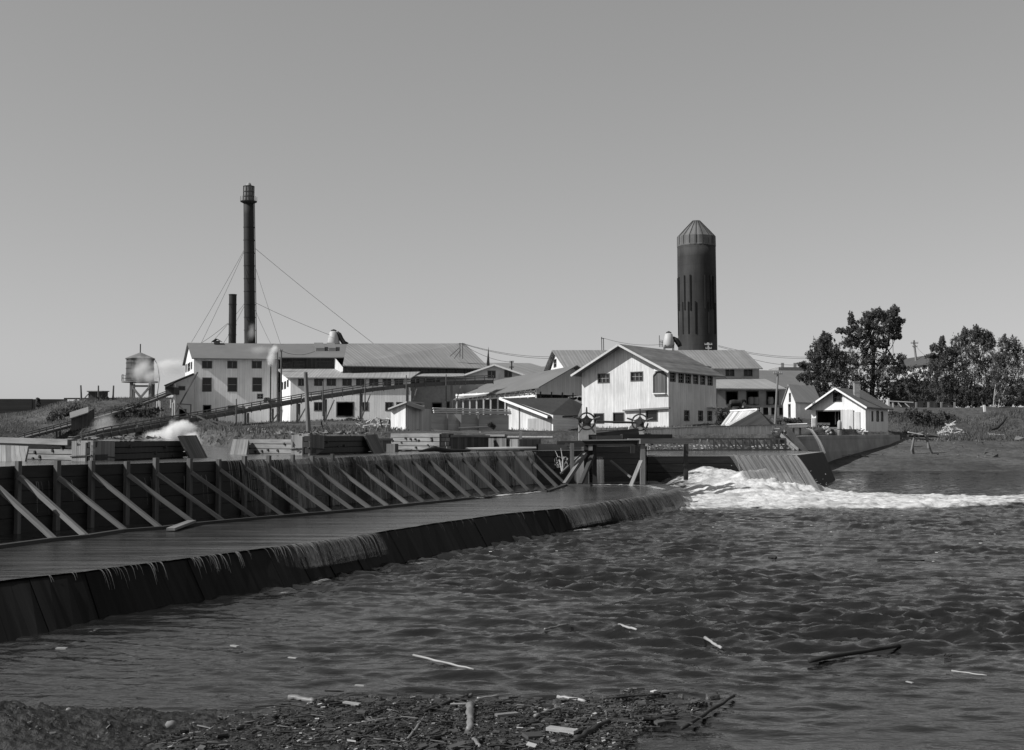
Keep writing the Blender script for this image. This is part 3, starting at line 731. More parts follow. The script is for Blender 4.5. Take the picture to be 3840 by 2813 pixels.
def window(parent, P0, P1, o, rev=.14, muntin=(1, 1), mat=None, fr=.11, name='window', pane=None, sash=None):
    e = P1-P0; L = e.length; e = e/L; n = V((e.y, -e.x)); u0, z0, u1, z1 = o
    E = V((e.x, e.y, 0)); Nn = V((n.x, n.y, 0)); P = lambda u, z, d: V((P0.x+e.x*u-n.x*d, P0.y+e.y*u-n.y*d, z))
    m = MB(); f = fr; out = .035
    m.box(P(u0-f*.6, z0-f*.4, -out), E*(u1-u0+f*1.2), Nn*-.07, V((0, 0, f))); m.box(P(u0-f*.6, z1-f*.6, -out), E*(u1-u0+f*1.2), Nn*-.07, V((0, 0, f)))
    m.box(P(u0-f*.6, z0+f*.6, -out), E*f, Nn*-.07, V((0, 0, z1-z0-f*1.2))); m.box(P(u1-f*.4, z0+f*.6, -out), E*f, Nn*-.07, V((0, 0, z1-z0-f*1.2)))
    w_ = m.build(name, mat or frame_m, parent)
    if pane is not False:
        m = MB(); m.quad(P(u0, z0, rev-.01), P(u1, z0, rev-.01), P(u1, z1, rev-.01), P(u0, z1, rev-.01)); m.build('pane', pane or glass_m, w_)
        if muntin:
            m = MB(); nu, nz = muntin
            for k in range(1, nu+1): u = lerp(u0, u1, k/(nu+1)); m.box(P(u-.025, z0, rev-.06), E*.05, Nn*-.03, V((0, 0, z1-z0)))
            for k in range(1, nz+1): z = lerp(z0, z1, k/(nz+1)); m.box(P(u0, z-.025, rev-.055), E*(u1-u0), Nn*-.03, V((0, 0, .05)))
            m.build('sash', sash or sash_m, w_)
    return w_
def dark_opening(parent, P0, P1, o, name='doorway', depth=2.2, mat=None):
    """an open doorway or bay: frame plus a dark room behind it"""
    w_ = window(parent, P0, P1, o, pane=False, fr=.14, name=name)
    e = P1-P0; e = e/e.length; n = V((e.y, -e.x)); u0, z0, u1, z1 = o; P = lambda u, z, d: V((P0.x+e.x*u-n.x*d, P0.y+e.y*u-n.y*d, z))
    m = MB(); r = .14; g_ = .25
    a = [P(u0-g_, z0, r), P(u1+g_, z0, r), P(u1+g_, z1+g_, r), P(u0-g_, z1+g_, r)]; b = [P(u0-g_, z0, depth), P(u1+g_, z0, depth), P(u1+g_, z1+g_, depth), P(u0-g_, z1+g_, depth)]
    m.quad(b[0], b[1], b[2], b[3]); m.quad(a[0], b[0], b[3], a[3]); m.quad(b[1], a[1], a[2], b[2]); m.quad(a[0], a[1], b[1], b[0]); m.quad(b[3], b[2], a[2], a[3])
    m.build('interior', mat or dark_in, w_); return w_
def roofslope(mb, e0, e1, r1, r0, th=.14, rib=False):
    """slope quad: eave e0->e1, ridge r0->r1; u runs along the eave so ribs run up the slope"""
    e0, e1, r0, r1 = V(e0), V(e1), V(r0), V(r1); L = (e1-e0).length; Hh = (r0-e0).length
    ed = (e1-e0).normalized(); o0 = (r0-e0).dot(ed); o1 = (r1-e0).dot(ed)
    if rib: k = (r1-e1).dot(ed)/max(1e-6, ((r1-e1)-ed*(r1-e1).dot(ed)).length); Hp = ((r0-e0)-ed*o0).length; o0 -= k*Hp; o1 -= k*((r1-e1)-ed*(r1-e1).dot(ed)).length
    mb.quad(e0, e1, r1, r0, uv=[(0, 0), (L, 0), (o1, Hh), (o0, Hh)])
    dn = V((0, 0, -th)); mb.quad(r0+dn, r1+dn, e1+dn, e0+dn)
    for p, q in ((e0, e1), (e1, r1), (r1, r0), (r0, e0)): mb.quad(p+dn, q+dn, q, p)
def gable(root, FL, FR, BR, BL, zb, ze, zr, ridge='lr', ohe=.5, ohg=.4, wm=None, rm=None, ops=None, wname='wall', rname='roof', th=.14, gm=None):
    """four walls and a two-slope roof; ops: {'front'|'left'|'right': [(pixel rect, kind), ...]}"""
    ops = ops or {}; corners = {'front': (FL, FR), 'right': (FR, BR), 'back': (BR, BL), 'left': (BL, FL)}
    m = MB(); todo = []
    for s, (a, b) in corners.items():
        L = (b-a).length; g_ = (s in ('left', 'right')) if ridge == 'lr' else (s in ('front', 'back'))
        top = [(0, ze), (L/2, zr), (L, ze)] if g_ else [(0, ze), (L, ze)]
        os_ = [(pxrect(a, b, r), k) for r, k in ops.get(s, [])]
        wall(m, a, b, zb, top, [o for o, k in os_]); todo += [(a, b, o, k) for o, k in os_]
    m.build(wname, wm or white, root)
    for a, b, o, k in todo:
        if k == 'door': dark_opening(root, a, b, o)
        elif isinstance(k, tuple): window(root, a, b, o, muntin=k)
        else: window(root, a, b, o)
    m = MB()
    sl = (zr-ze)
    if ridge == 'lr':
        a, b = (FL+BL)/2, (FR+BR)/2; d = (b-a).normalized(); a2, b2 = a-d*ohg, b+d*ohg
        for E0, E1, r0, r1 in ((FL, FR, a2, b2), (BR, BL, b2, a2)):
            mid0 = a if E0 is FL or E0 is BL else b; mid1 = b if E1 is FR or E1 is BR else a
            o0 = (E0-mid0); o1 = (E1-mid1); k = 1+ohe/o0.length
            e0 = mid0+o0*k+(d*-ohg if mid0 is a else d*ohg); e1 = mid1+o1*k+(d*-ohg if mid1 is a else d*ohg)
            zE = zr-sl*k
            roofslope(m, v3(e0, zE+th), v3(e1, zE+th), v3(r1, zr+th), v3(r0, zr+th), th)
    else:
        a, b = (FL+FR)/2, (BL+BR)/2; d = (b-a).normalized(); a2, b2 = a-d*ohg, b+d*ohg
        for E0, E1, r0, r1, s0 in ((FR, BR, a2, b2, -1), (BL, FL, b2, a2, 1)):
            mid0 = a if s0 == -1 else b; mid1 = b if s0 == -1 else a
            o0 = E0-mid0; o1 = E1-mid1; k = 1+ohe/o0.length
            e0 = mid0+o0*k+d*ohg*s0; e1 = mid1+o1*k-d*ohg*s0
            zE = zr-sl*k
            roofslope(m, v3(e0, zE+th), v3(e1, zE+th), v3(r1, zr+th), v3(r0, zr+th), th)
    return m.build(rname, rm or plain_roof, root)
def rel(P, d): return V((P.x+d[0], P.y+d[1]))

# ------------------------------------------------------------------ 1 boiler house (left end of the mill)
t_ = thing('boiler_house', 'three storey white wooden mill block under the two dark chimneys', 'mill building')
FL, FR, BL = PX(725, 170), PX(1042, 172), PX(693, 184); BR = FR+(BL-FL)+V((3.5, 0))
ze, zr = zz(1340, 170), zz(1289, 177)
gable(t_, FL, FR, BR, BL, 4.0, ze, zr, 'lr', .9, .35, white, roof_smooth, {'front': [((759,1355,794,1381), (1, 0)), ((854,1355,888,1381), (1, 0)), ((946,1355,980,1381), (1, 0)),
   ((760,1417,792,1468), (0, 1)), ((855,1417,888,1468), (0, 1)), ((948,1417,981,1468), (0, 1)), ((763,1520,790,1562), 'door'), ((856,1522,889,1552), (0, 0)), ((966,1478,985,1495), None)],
   'left': [((696.5,1367,700.5,1395), (0, 0)), ((704,1362,713.5,1391), (0, 1)), ((716.5,1358,721,1384), (0, 0))]})
m = MB()
for x, y0, y1, r in ((1014, 1366, 1502, .09),):
    p = PX(x, 169.6); m.tube([v3(p, zz(y1, 169.6)), v3(p, zz(y0, 169.6))], r, 8)
m.build('steam_pipe', soot, t_)
m = MB(); vc = PX(811, 177); zc_ = zr+.1
m.box(v3(vc, zc_)+V((-.35, -.35, -.2)), (.7, 0, 0), (0, .7, 0), (0, 0, .5))
for s in (-1, 1): m.slab(v3(vc, zc_+.62)+V((0, -.6, 0)), v3(vc, zc_+.2)+V((.65*s, -.6, 0)), v3(vc, zc_+.2)+V((.65*s, .6, 0)), v3(vc, zc_+.62)+V((0, .6, 0)), .06)
m.build('roof_vent', trestle_wood, t_)
# lean-to on its left
t_ = thing('lean_to_shed', 'grey sided lean-to with sloping roof against the left end of the mill block', 'shed')
a, b = PX(653, 168.5), PX(727, 169.4); bk = V((-1.8, 11))
m = MB(); L = (b-a).length; z0 = 4.6
o1, o2 = pxrect(a, b, (671,1449,693,1463)), pxrect(a, b, (673,1535,697,1568))
wall(m, a, b, z0, [(0, zz(1437, 168.5)), (L, zz(1406, 169.4))], [o1, o2]); wall(m, a+bk, a, z0, [(0, zz(1437, 168.5)), (bk.length, zz(1437, 168.5))])
m.build('wall', concrete_w, t_); window(t_, a, b, o1, muntin=None); dark_opening(t_, a, b, o2)
m = MB(); za_, zb_ = zz(1436, 168.5), zz(1404, 169.4); e = (b-a).normalized()
roofslope(m, v3(a+bk-e*1.2, za_-.35), v3(a-e*1.2-V((0, .6)), za_-.35), v3(b-V((0, .6)), zb_+.15), v3(b+bk, zb_+.15), .12); m.build('roof', plain_roof, t_)
m = MB()
p, q = PX(740, 167.6), PX(647, 167.6)
m.beam(v3(p, zz(1396, 167.6)), v3(q, zz(1568, 167.6)), .16, .16); m.build('leaning_pole', trestle_wood, t_)
m = MB(); p = PX(700, 168.8)
for x0, x1, y0, y1 in ((663, 717, 1514, 1518),): m.beam(v3(PX(x0, 168), zz(y0, 168)), v3(PX(x1, 168), zz(y1, 168)), .12, .12)
m.beam(v3(PX(716, 168), zz(1516, 168)), v3(PX(716, 168), zz(1570, 168)), .14, .14); m.beam(v3(PX(666, 168), zz(1516, 168)), v3(PX(713, 168), zz(1560, 168)), .14, .14); m.build('hoist_frame', trestle_wood, t_)
# open slatted shed with bright boards
t_ = thing('open_frame_shed', 'low open frame shed with bright sunlit slats left of the lean-to', 'shed')
m = MB()
for x, y0, y1 in ((586, 1505, 1575), (593, 1502, 1578), (598, 1505, 1565), (638, 1498, 1530), (650, 1440, 1512), (645, 1510, 1560), (653, 1440, 1560)):
    p = PX(x, 167); m.box(v3(p, zz(y1, 167)), (.02, .22, 0), (.10, 0, 0), (0, 0, zz(y0, 167)-zz(y1, 167)))
m.build('slats', trimw, t_)
m = MB(); r0 = [v3(PX(618, 165), zz(1450, 165)), v3(PX(652, 165), zz(1432, 165)), v3(PX(652, 174), zz(1432, 165)), v3(PX(618, 174), zz(1450, 165))]
m.slab(*r0, .15); m.box(v3(PX(620, 166), zz(1478, 166)), (1.15, 0, 0), (0, 6, 0), (0, 0, zz(1452, 166)-zz(1478, 166))); m.build('dark_hood', dark_boards, t_)

# ------------------------------------------------------------------ 2 saw mill: long roof with clerestory and corrugated section
t_ = thing('saw_mill', 'long mill shed with a ribbed metal roof and a dark band of windows', 'mill building')
RZ = zz(1289, 177); R0, R1 = PX(1043, 178.5), PX(1742, 180.5)
zr1 = zz(1291, 180.5)
m = MB(); ea = zz(1339, 171); eb = zz(1337, 171)
e0, e1 = PX(1043, 171), PX(1300, 171)
rm_ = PX(1300, 179.2)
roofslope(m, v3(e0, ea), v3(e1, ea), v3(rm_, RZ+.1), v3(R0, RZ+.1)); m.build('smooth_roof', roof_smooth, t_)
m = MB(); c0, c1 = PX(1284, 164.6), PX(1837, 171); zc0 = zz(1374, 164.6)
roofslope(m, v3(c0, zc0+.1), v3(c1, zc0+.1), v3(R1, zr1+.14), v3(rm_, RZ+.12), .14, True)
bk0, bk1 = V((R0.x, 192)), V((R1.x+3, 194))
m.quad(v3(bk1, zc0-.1), v3(bk0, zc0-.1), v3(R0, RZ+.1), v3(R1, zr1+.1)); m.build('ribbed_roof', roof_seam, t_)
# clerestory wall
a, b = PX(1043, 172.4), PX(1286, 172.6); L = (b-a).length; m = MB()
rr = [pxrect(a, b, r) for r in ((1058,1357,1093,1383), (1098,1356,1140,1380), (1190,1355,1248,1382))]
wall(m, a, b, 9, [(0, ea+.1), (L, ea+.1)], rr); m.build('clerestory_wall', dark_boards, t_)
for o in rr: window(t_, a, b, o, muntin=(1, 1), sash=mk('dull_sash', .08, vary=.1, large=0))
# cheek
m = MB(); k0, k1 = PX(1252, 172.2), PX(1285, 165.2)
m.poly([v3(k0, zz(1393, 165.2)), v3(k1, zz(1393, 165.2)), v3(k1, zc0-.1), v3(k0, ea+.1)]); m.build('cheek_wall', concrete_w, t_)
# band window wall
a, b = k1, PX(1822, 171.6); L = (b-a).length; m = MB(); zbot = zz(1408, 166)
ops = []
nwin = 15
for i in range(nwin):
    u0 = lerp(.5, L-.4, i/nwin); ops.append([u0+.1, zz(1392, 166), u0+L/nwin-.14, zz(1378, 166)])
wall(m, a, b, zbot-2, [(0, zc0-.15), (L, zc0-.15)], ops); m.build('band_wall', dark_boards, t_)
for i, o in enumerate(ops): window(t_, a, b, o, muntin=(2, 1), fr=.07, sash=mk('dull_sash', .08))
m = MB(); wall(m, PX(1822, 171.6), V((R1.x+3.5, 193)), 6, [(0, zc0-.15), (13, zr1), (26.5, zc0-.15)]); m.build('end_wall', dark_boards, t_)
# two raised skylight hatches on the smooth roof
for x0, x1 in ((1176, 1216), (1224, 1258)):
    m = MB(); za_, zb_ = zz(1314, 174.6), zz(1297, 176.5); a, b, c, d = PX(x0+7, 174.6), PX(x1, 174.6), PX(x1-6, 177), PX(x0, 177)
    m.slab(v3(a, za_+.35), v3(b, za_+.35), v3(c, zb_+.5), v3(d, zb_+.5), .12); m.box(v3(a, za_-.3), v3(b-a, 0), v3((d-a)*.8, .2), (0, 0, .5)); m.build('skylight_hatch', roof_smooth, t_)

# ------------------------------------------------------------------ 3 low white wing in front
t_ = thing('white_wing', 'long two storey white wing with a row of square dark windows', 'mill building')
FL, FR = PX(1089, 160), PX(1540, 161); BL = PX(1051, 171.6); BR = V((FR.x+1, 171.6)); ze = zz(1417, 160); zh = zz(1387, 171.5)
fr_ops = [((x0,1421,x1,1446), (1, 0)) for x0, x1 in ((1120,1141),(1180,1211),(1227,1258),(1286,1317),(1337,1369),(1387,1417),(1437,1465),(1480,1511))]
fr_ops += [((1263,1508,1325,1562), 'door')]+[((x0,1509,x1,1540), (1, 0)) for x0, x1 in ((1179,1209),(1352,1380),(1446,1472),(1487,1512))]
m = MB(); L = (FR-FL).length; os_ = [(pxrect(FL, FR, r), k) for r, k in fr_ops]
wall(m, FL, FR, 4.0, [(0, ze), (L, ze)], [o for o, k in os_])
le = [(pxrect(BL, FL, r), None) for r in ((1058,1434,1062,1460),(1066,1431,1073,1458),(1077,1425,1082.5,1450))]
wall(m, BL, FL, 4.0, [(0, zh), ((FL-BL).length, ze)], [o for o, k in le]); m.build('wall', white, t_)
for o, k in os_:
    if k == 'door': dark_opening(t_, FL, FR, o)
    else: window(t_, FL, FR, o, muntin=k)
for o, k in le: window(t_, BL, FL, o, muntin=(0, 0))
m = MB(); e = (FR-FL).normalized(); f0, f1 = FL-e*.4-V((0, .6)), FR+e*.1-V((0, .6)); zE = ze-.1
roofslope(m, v3(f0, zE+.14), v3(f1, zE+.14), v3(BR, zh+.14), v3(BL-e*.5, zh+.14)); m.build('roof', roof_seam_fine, t_)
# recessed grey continuation to the right
t_ = thing('recessed_wing', 'shaded grey wing set back right of the white wing behind the conveyor', 'mill building')
a, b = PX(1541, 165.5), PX(1735, 167); L = (b-a).length; ze2 = zz(1412, 165)
ops = [pxrect(a, b, r) for r in ((1544,1423,1571,1437), (1593,1423,1648,1440))]; od = [pxrect(a, b, r) for r in ((1622,1511,1655,1545), (1676,1507,1684,1538))]
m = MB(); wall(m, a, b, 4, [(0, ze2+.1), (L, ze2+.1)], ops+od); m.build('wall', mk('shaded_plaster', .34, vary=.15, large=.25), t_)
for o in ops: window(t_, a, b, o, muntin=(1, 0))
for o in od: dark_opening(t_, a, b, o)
m = MB(); roofslope(m, v3(PX(1536, 163.5), ze2+.0), v3(PX(1740, 165.5), ze2+.0), v3(PX(1740, 168.5), zz(1400, 168)), v3(PX(1536, 168.5), zz(1400, 168))); m.build('roof', roof_seam_fine, t_)

# ------------------------------------------------------------------ 4 low gabled building with two dark windows, ribbed roof behind
t_ = thing('low_gable_building', 'low white gabled building with two dark windows behind the long shed', 'mill building')
FL, FR = PX(1735, 168), PX(1972, 168); BL, BR = FL+V((1, 16)), FR+V((1, 16)) 
gable(t_, FL, FR, BR, BL, 5, zz(1412, 168), zz(1372, 168), 'fb', .9, .5, concrete_w, plain_roof, {'front': [((1830,1391,1857,1418), (1, 0)), ((1893,1389,1918,1414), (1, 0))]})
m = MB(); ap = v3((FL+FR)/2-V((0, .56)), zz(1369, 168))
for s, E in ((-1, FL), (1, FR)):
    q = v3(E+V((s*1.0, -.56)), zz(1412, 168)-.25); m.beam(ap, q, .06, .22)
m.build('barge_board', trimw, t_)
t_ = thing('rear_ribbed_shed', 'far shed with a pale ribbed metal roof seen over the low gable', 'shed')
a, b = PX(1817, 184), PX(2140, 186); m = MB(); roofslope(m, v3(a, zz(1404, 184)), v3(b, zz(1404, 184)), v3(b+V((-6, 9)), zz(1359, 193)), v3(a+V((-6, 9)), zz(1359, 193)), .14, True); m.build('roof', roof_seam, t_)
m = MB(); wall(m, a+V((.3, .6)), b+V((0, .6)), 5, [(0, zz(1405, 184)), ((b-a).length, zz(1405, 184))]); wall(m, b+V((0, 17)), a+V((.3, 17)), 5, [(0, zz(1362, 193)), ((b-a).length, zz(1362, 193))]); m.build('wall', concrete_w, t_)

# ------------------------------------------------------------------ 5 long loading shed with open sunlit side
t_ = thing('long_loading_shed', 'long plain roofed shed with an open sunlit side and blank grey gable end', 'shed')
ri1, ri0 = W(2164, 1369, 152), W(1846, 1428, 169); e1, e0 = W(2020, 1452, 147), W(1700, 1497, 164)
m = MB(); roofslope(m, e0, e1, ri1, ri0, .12)
f1 = V((2*ri1.x-e1.x, 2*ri1.y-e1.y, e1.z)); f0 = V((2*ri0.x-e0.x, 2*ri0.y-e0.y, e0.z)); roofslope(m, f1, f0, ri0, ri1, .12)
m.poly([e0, ri0, V((f0.x, f0.y, f0.z))]); m.build('roof', roof_smooth, t_)
dd = (V((ri1.x, ri1.y))-V((ri0.x, ri0.y))).normalized(); ins = V((dd.x, dd.y, 0))*-1.3
g0 = e1+ins; g1 = f1+ins; gr = ri1+ins
zlow = zz(1476, 147)
m = MB(); sh = .92
A_, B_ = gr.lerp(g0, sh), gr.lerp(g1, sh); dn = V((0, 0, -.16))
m.poly([V((A_.x, A_.y, zlow)), V((B_.x, B_.y, zlow)), B_+dn, gr+dn, A_+dn]); m.build('gable_wall', mk('shed_gable_boards', .5, vary=.12, nscale=(5, .4), boards=.4, bdark=.18, bvar=.06, large=.1), t_)
m = MB(); inn = (V((g0.x, g0.y))-V((gr.x, gr.y))).normalized()
base = A_.copy(); E0 = ri0.lerp(e0, sh)
nseg = 11
for i in range(nseg+1):
    p = E0.lerp(A_, i/nseg); p = V((p.x, p.y, 0))
    m.beam(v3(p, 3.4), v3(p, e1.z-.2), .2, .2)
m.build('posts', trimw, t_)
m = MB()
d = V((A_.x-E0.x, A_.y-E0.y, 0)); n_ = V((d.y, -d.x, 0)).normalized(); out = n_*.05
m.box(V((E0.x, E0.y, e1.z-1.12))+out, d, n_*.05, V((0, 0, .5))); m.box(V((E0.x, E0.y, e1.z-.52))+out*2, d, n_*.05, V((0, 0, .22))); m.build('eave_boards', trimw, t_)
m = MB()
for i in range(18):
    p = E0.lerp(A_, (i+.5)/18); q = e0.lerp(e1, (i+.5)/18)
    m.beam(V((p.x, p.y, e1.z-.95)), V((q.x, q.y, q.z-.2)), .09, .09)
m.build('eave_brackets', grey_wood, t_)
m = MB(); iw = n_*-3.2
m.box(V((E0.x, E0.y, 3.2))+iw, d, n_*-.1, V((0, 0, 3))); m.build('inner_wall', mk('inner_pale_wall', .42, vary=.2, nscale=(1, 1), large=.3, pits=.3), t_)
m = MB()
for i in range(9):
    p = E0.lerp(A_, .25+.065*i)+n_*-1.2; hgt = R.uniform(.5, 1.5); m.box(V((p.x, p.y, 3.4)), (R.uniform(.3, .9), 0, 0), (0, .7, 0), (0, 0, hgt))
m.build('stacked_goods', mk('pale_goods', .5, vary=.3, large=.3, pits=.5), t_)
m = MB(); p, q = g0.lerp(g1, .1), g0.lerp(g1, .95)
for i in range(14):
    s_ = p.lerp(q, i/13)+V((0, 2, 0)); m.tube([V((s_.x, s_.y, zlow-.35)), V((s_.x+.3, s_.y+2.2, zlow-.35+R.uniform(0, .2)))], R.uniform(.15, .3), 8)
for i in range(7): s_ = p.lerp(q, i/6); m.beam(V((s_.x, s_.y, 3)), V((s_.x, s_.y, zlow+.3)), .18, .18)
m.build('log_rack', dark_wood, t_)

# ------------------------------------------------------------------ 6 big gabled house by the dam
t_ = thing('gabled_mill_house', 'large white two storey house with broad gable facing the dam', 'house')
FL, FR, BR = PX(2182, 147.5), PX(2507, 140), PX(2686, 150.5); BL = FL+(BR-FR)
ze = zz(1392, 143); zr = zz(1296, 143.6)
up = [(x0, y0, x1, y1) for x0, y0, x1, y1 in ((2513,1393,2532,1431),(2545,1397,2563,1435),(2571,1400,2589,1437),(2600,1403,2617,1439),(2626,1406,2643,1442),(2654,1409,2671,1445))]
gable(t_, FL, FR, BR, BL, 2.9, ze, zr, 'fb', .75, 1.35, white_old, roof_house, {'front': [((2243,1402,2285,1436), (2, 1)), ((2366,1395,2410,1429), (2, 1)), ((2228,1551,2264,1588), (0, 0)), ((2300,1548,2340,1586), (0, 0)), ((2423,1541,2465,1580), (0, 0))],
   'right': [(r, (1, 2)) for r in up]+[((2566,1540,2584,1578), (0, 1)), ((2619,1541,2635,1578), (0, 1)), ((2653,1542,2669,1578), (0, 1))]})
# arched loading door in the front wall
u0, z0, u1, z1 = pxrect(FL, FR, (2452,1394,2498,1473)); e = (FR-FL).normalized(); n = V((e.y, -e.x))
P = lambda u, z, d: V((FL.x+e.x*u+n.x*d, FL.y+e.y*u+n.y*d, z))
c_ = .42; out = [(u0, z0), (u1, z0), (u1, z1-c_), (u1-c_, z1), (u0+c_, z1), (u0, z1-c_)]
m = MB()
for (ua, za_), (ub, zb_) in zip(out, out[1:]+out[:1]): m.beam(P(ua, za_, .04), P(ub, zb_, .04), .16, .12)
dr_ = m.build('loading_door', frame_m, t_); m = MB(); m.poly([P(u, z, .02) for u, z in out]); m.build('door_leaf', mk('loading_door_leaf', .10, vary=.25, nscale=(5, .4), boards=.25, bdark=.3), dr_)
m = MB(); m.box(P(u0-.05, z0-.16, .0), v3(e*(u1-u0+.1), 0), v3(n*.35, 0), (0, 0, .1)); m.build('sill', trimw, dr_)
m = MB(); su0, sz0, su1, sz1 = pxrect(FL, FR, (2456,1383,2490,1392)); m.box(P(su0, sz0, .02), v3(e*(su1-su0), 0), v3(n*.25, 0), (0, 0, sz1-sz0)); m.build('door_hood', trimw, t_)
m = MB(); a0 = hitwall(FL, FR, 2341, 1540); a1 = hitwall(FL, FR, 2506, 1530); m.beam(P(a0[0], a0[1], .2), P(a1[0]+.3, a1[1], .2), .3, .2); m.build('ledger_beam', grey_wood, t_)
m = MB(); ap = v3((FL+FR)/2-((BR-FR).normalized())*1.38, zr+.02); sl_ = (zr-ze)
for E in (FL, FR):
    k = 1+.75/((FR-FL).length/2); q = (FL+FR)/2+(E-(FL+FR)/2)*k-((BR-FR).normalized())*1.38; m.beam(ap, v3(q, zr-sl_*k+.02), .05, .24)
m.build('barge_board', mk('grey_trim', .5, vary=.1), t_)
m = MB(); hh = ((BR-FR).normalized())
a0 = hitwall(FR, BR, 2650, 1530); q = FR+hh*a0[0]; nn = V((hh.y, -hh.x)); m.box(v3(q, a0[1]), v3(hh*3.4, 0), v3(nn*.8, 0), (0, 0, .1)); m.build('side_door_hood', concrete_w, t_)

# ------------------------------------------------------------------ 7 dark roofed storage shed left of the house
t_ = thing('storage_shed', 'low pale shed with a dark shingle roof left of the big house', 'shed')
P0, P1, P2 = PX(1903, 119), PX(2074, 111), PX(2163, 118); zb = 2.6; ze = zz(1556, 111); zr = zz(1493, 119)
m = MB(); L = (P1-P0).length; o = pxrect(P0, P1, (1982,1569,2068,1628))
wall(m, P0, P1, zb, [(0, zr-.1), (L*.98, ze), (L, ze)]); m.build('wall', white_old, t_)
m = MB(); wall(m, P1, P2, zb, [(0, ze), ((P2-P1).length, ze)]); wall(m, P2, P2+V((.5, 7)), zb, [(0, ze), (7, ze+.9)]); m.build('side_wall', clap, t_)
m = MB(); e = (P1-P0).normalized(); n = V((e.y, -e.x)); sd = (P2-P1).normalized()
Q = lambda u, z, d=.03: v3(P0+e*u+n*d, z)
m.box(Q(o[0], o[1]), v3(e*(o[2]-o[0]), 0), v3(n*.05, 0), (0, 0, o[3]-o[1])); m.build('plank_door', mk('grey_plank_door', .33, vary=.2, nscale=(8, .4), boards=.28, bdark=.35, bvar=.12), t_)
m = MB(); rl = v3(P0+n*.75-e*.25, zr); rr_ = v3(P0+n*.75+sd*20, zr+.0); el = v3(P1+n*.75+e*.35, ze-.18); er = v3(P2+sd*2.2+e*.35+n*.2, ze-.18)
er = W(2168,1557,117.4); rb = W(2137,1493,124.5); roofslope(m, el, er, rb, rl, .16); m.tri(er, W(2184,1516,125), rb)
m.build('roof', shingle, t_)
m = MB(); m.beam(rl+v3(n*.02, -.05), el+v3(n*.02, -.03), .06, .22); m.build('barge_board', trimw, t_)
m = MB(); p = hitwall(P0, P1, 1948, 1570)[0]; m.box(Q(p, zb, .03), v3(e*.14, 0), v3(n*.05, 0), (0, 0, 3.2)); m.build('corner_board', grey_wood, t_)

# ------------------------------------------------------------------ 8 small white shed on the bank
t_ = thing('white_pump_shed', 'small white shed with a slanting roof standing on the log bank', 'shed')
P0, P1, P2 = PX(1466, 79.5), PX(1521, 78), PX(1618, 82); zb = zz(1624, 78); zt0, zt1 = zz(1534, 79), zz(1512, 78.5)
P0b = P0; m = MB(); L = (P1-P0).length; zR = zz(1532, 80)
wall(m, P0, P1, zb, [(0, zt0), (L, zt1)]); m.build('wall', white_old, t_)
m = MB(); Pm = PX(1551, 79.3); wall(m, P1, Pm, zb, [(0, zt1), ((Pm-P1).length, zz(1526, 79.3))]); m.build('entrance_boards', mk('striped_boards', .45, vary=.1, nscale=(6, .3), boards=.1, bdark=.6, bvar=.15), t_)
m = MB(); wall(m, Pm, P2, zb, [(0, zz(1530, 79.3)), ((P2-Pm).length, zR)]); wall(m, P2, P2+V((-1.6, 2)), zb, [(0, zR), (2.5, zR)]); m.build('side_wall', mk('shed_side_boards', .42, vary=.15, nscale=(6, .4), boards=.22, bdark=.2), t_)
m = MB()
m.slab(v3(P0+V((-.15, -.45)), zt0+.05), v3(P1+V((.1, -.5)), zt1+.1), v3(PX(1592, 81), zt1+.12), v3(P0+V((-.1, 2.4)), zt0+.12), .10)
m.slab(v3(P1+V((.1, -.5)), zt1+.10), v3(PX(1592, 79.5), zt1-.22), v3(PX(1592, 82), zt1-.05), v3(PX(1540, 82), zt1+.05), .24); m.build('roof', mk('pale_felt', .3, vary=.1), t_)

# ------------------------------------------------------------------ 9 flume / pipe gallery between the sheds
t_ = thing('pipe_gallery', 'long low grey board screen carrying sunlit pipes between two sheds', 'gallery')
a, b = PX(1618, 96), PX(1908, 103); m = MB(); L = (b-a).length; z0, z1 = zz(1612, 98), zz(1553, 98)
wall(m, a, b, z0-.6, [(0, z1), (L, z1)]); m.build('board_screen', mk('grey_screen', .33, vary=.15, nscale=(.4, 3), boards=.55, bdark=.12, axis=1, large=.2), t_)
e = (b-a).normalized(); n = V((e.y, -e.x))
for k, (dz, r) in enumerate(((.10, .06), (.26, .07), (.42, .05))):
    m = MB(); m.tube([v3(a+e*(L*i/8)+n*(.25-.05*k), z1+dz+R.uniform(-.03, .03)) for i in range(9)], r, 8); m.build('pipe', pale_wood, t_)
for u in (1.6, 3.0, 5.2): 
    m = MB(); m.beam(v3(a+e*u+n*.2, z0-.6), v3(a+e*u+n*.2, z1+.1), .12, .12); m.build('post', grey_wood, t_)
m = MB(); q = a+e*2.2; m.poly([v3(q+n*.3, z1), v3(q+e*.9+n*.3, z1), v3(q+e*.9+n*.3, z1-.75)]); m.build('bracket_plate', trimw, t_)
m = MB(); m.tube([v3(a+e*2.6+n*.5, z0+.15), v3(a+e*7+n*.5, z0+.3)], .06, 8); m.build('lower_pipe', pale_wood, t_)

# ------------------------------------------------------------------ 10 long warehouse behind the house
t_ = thing('long_warehouse', 'long warehouse with ribbed roof and white gable end behind the house', 'warehouse')
FL, FR = PX(2086, 170), PX(2848, 171); BL = PX(2072-30, 184); 
ze = zz(1380, 170.5); zr = zz(1313, 176)
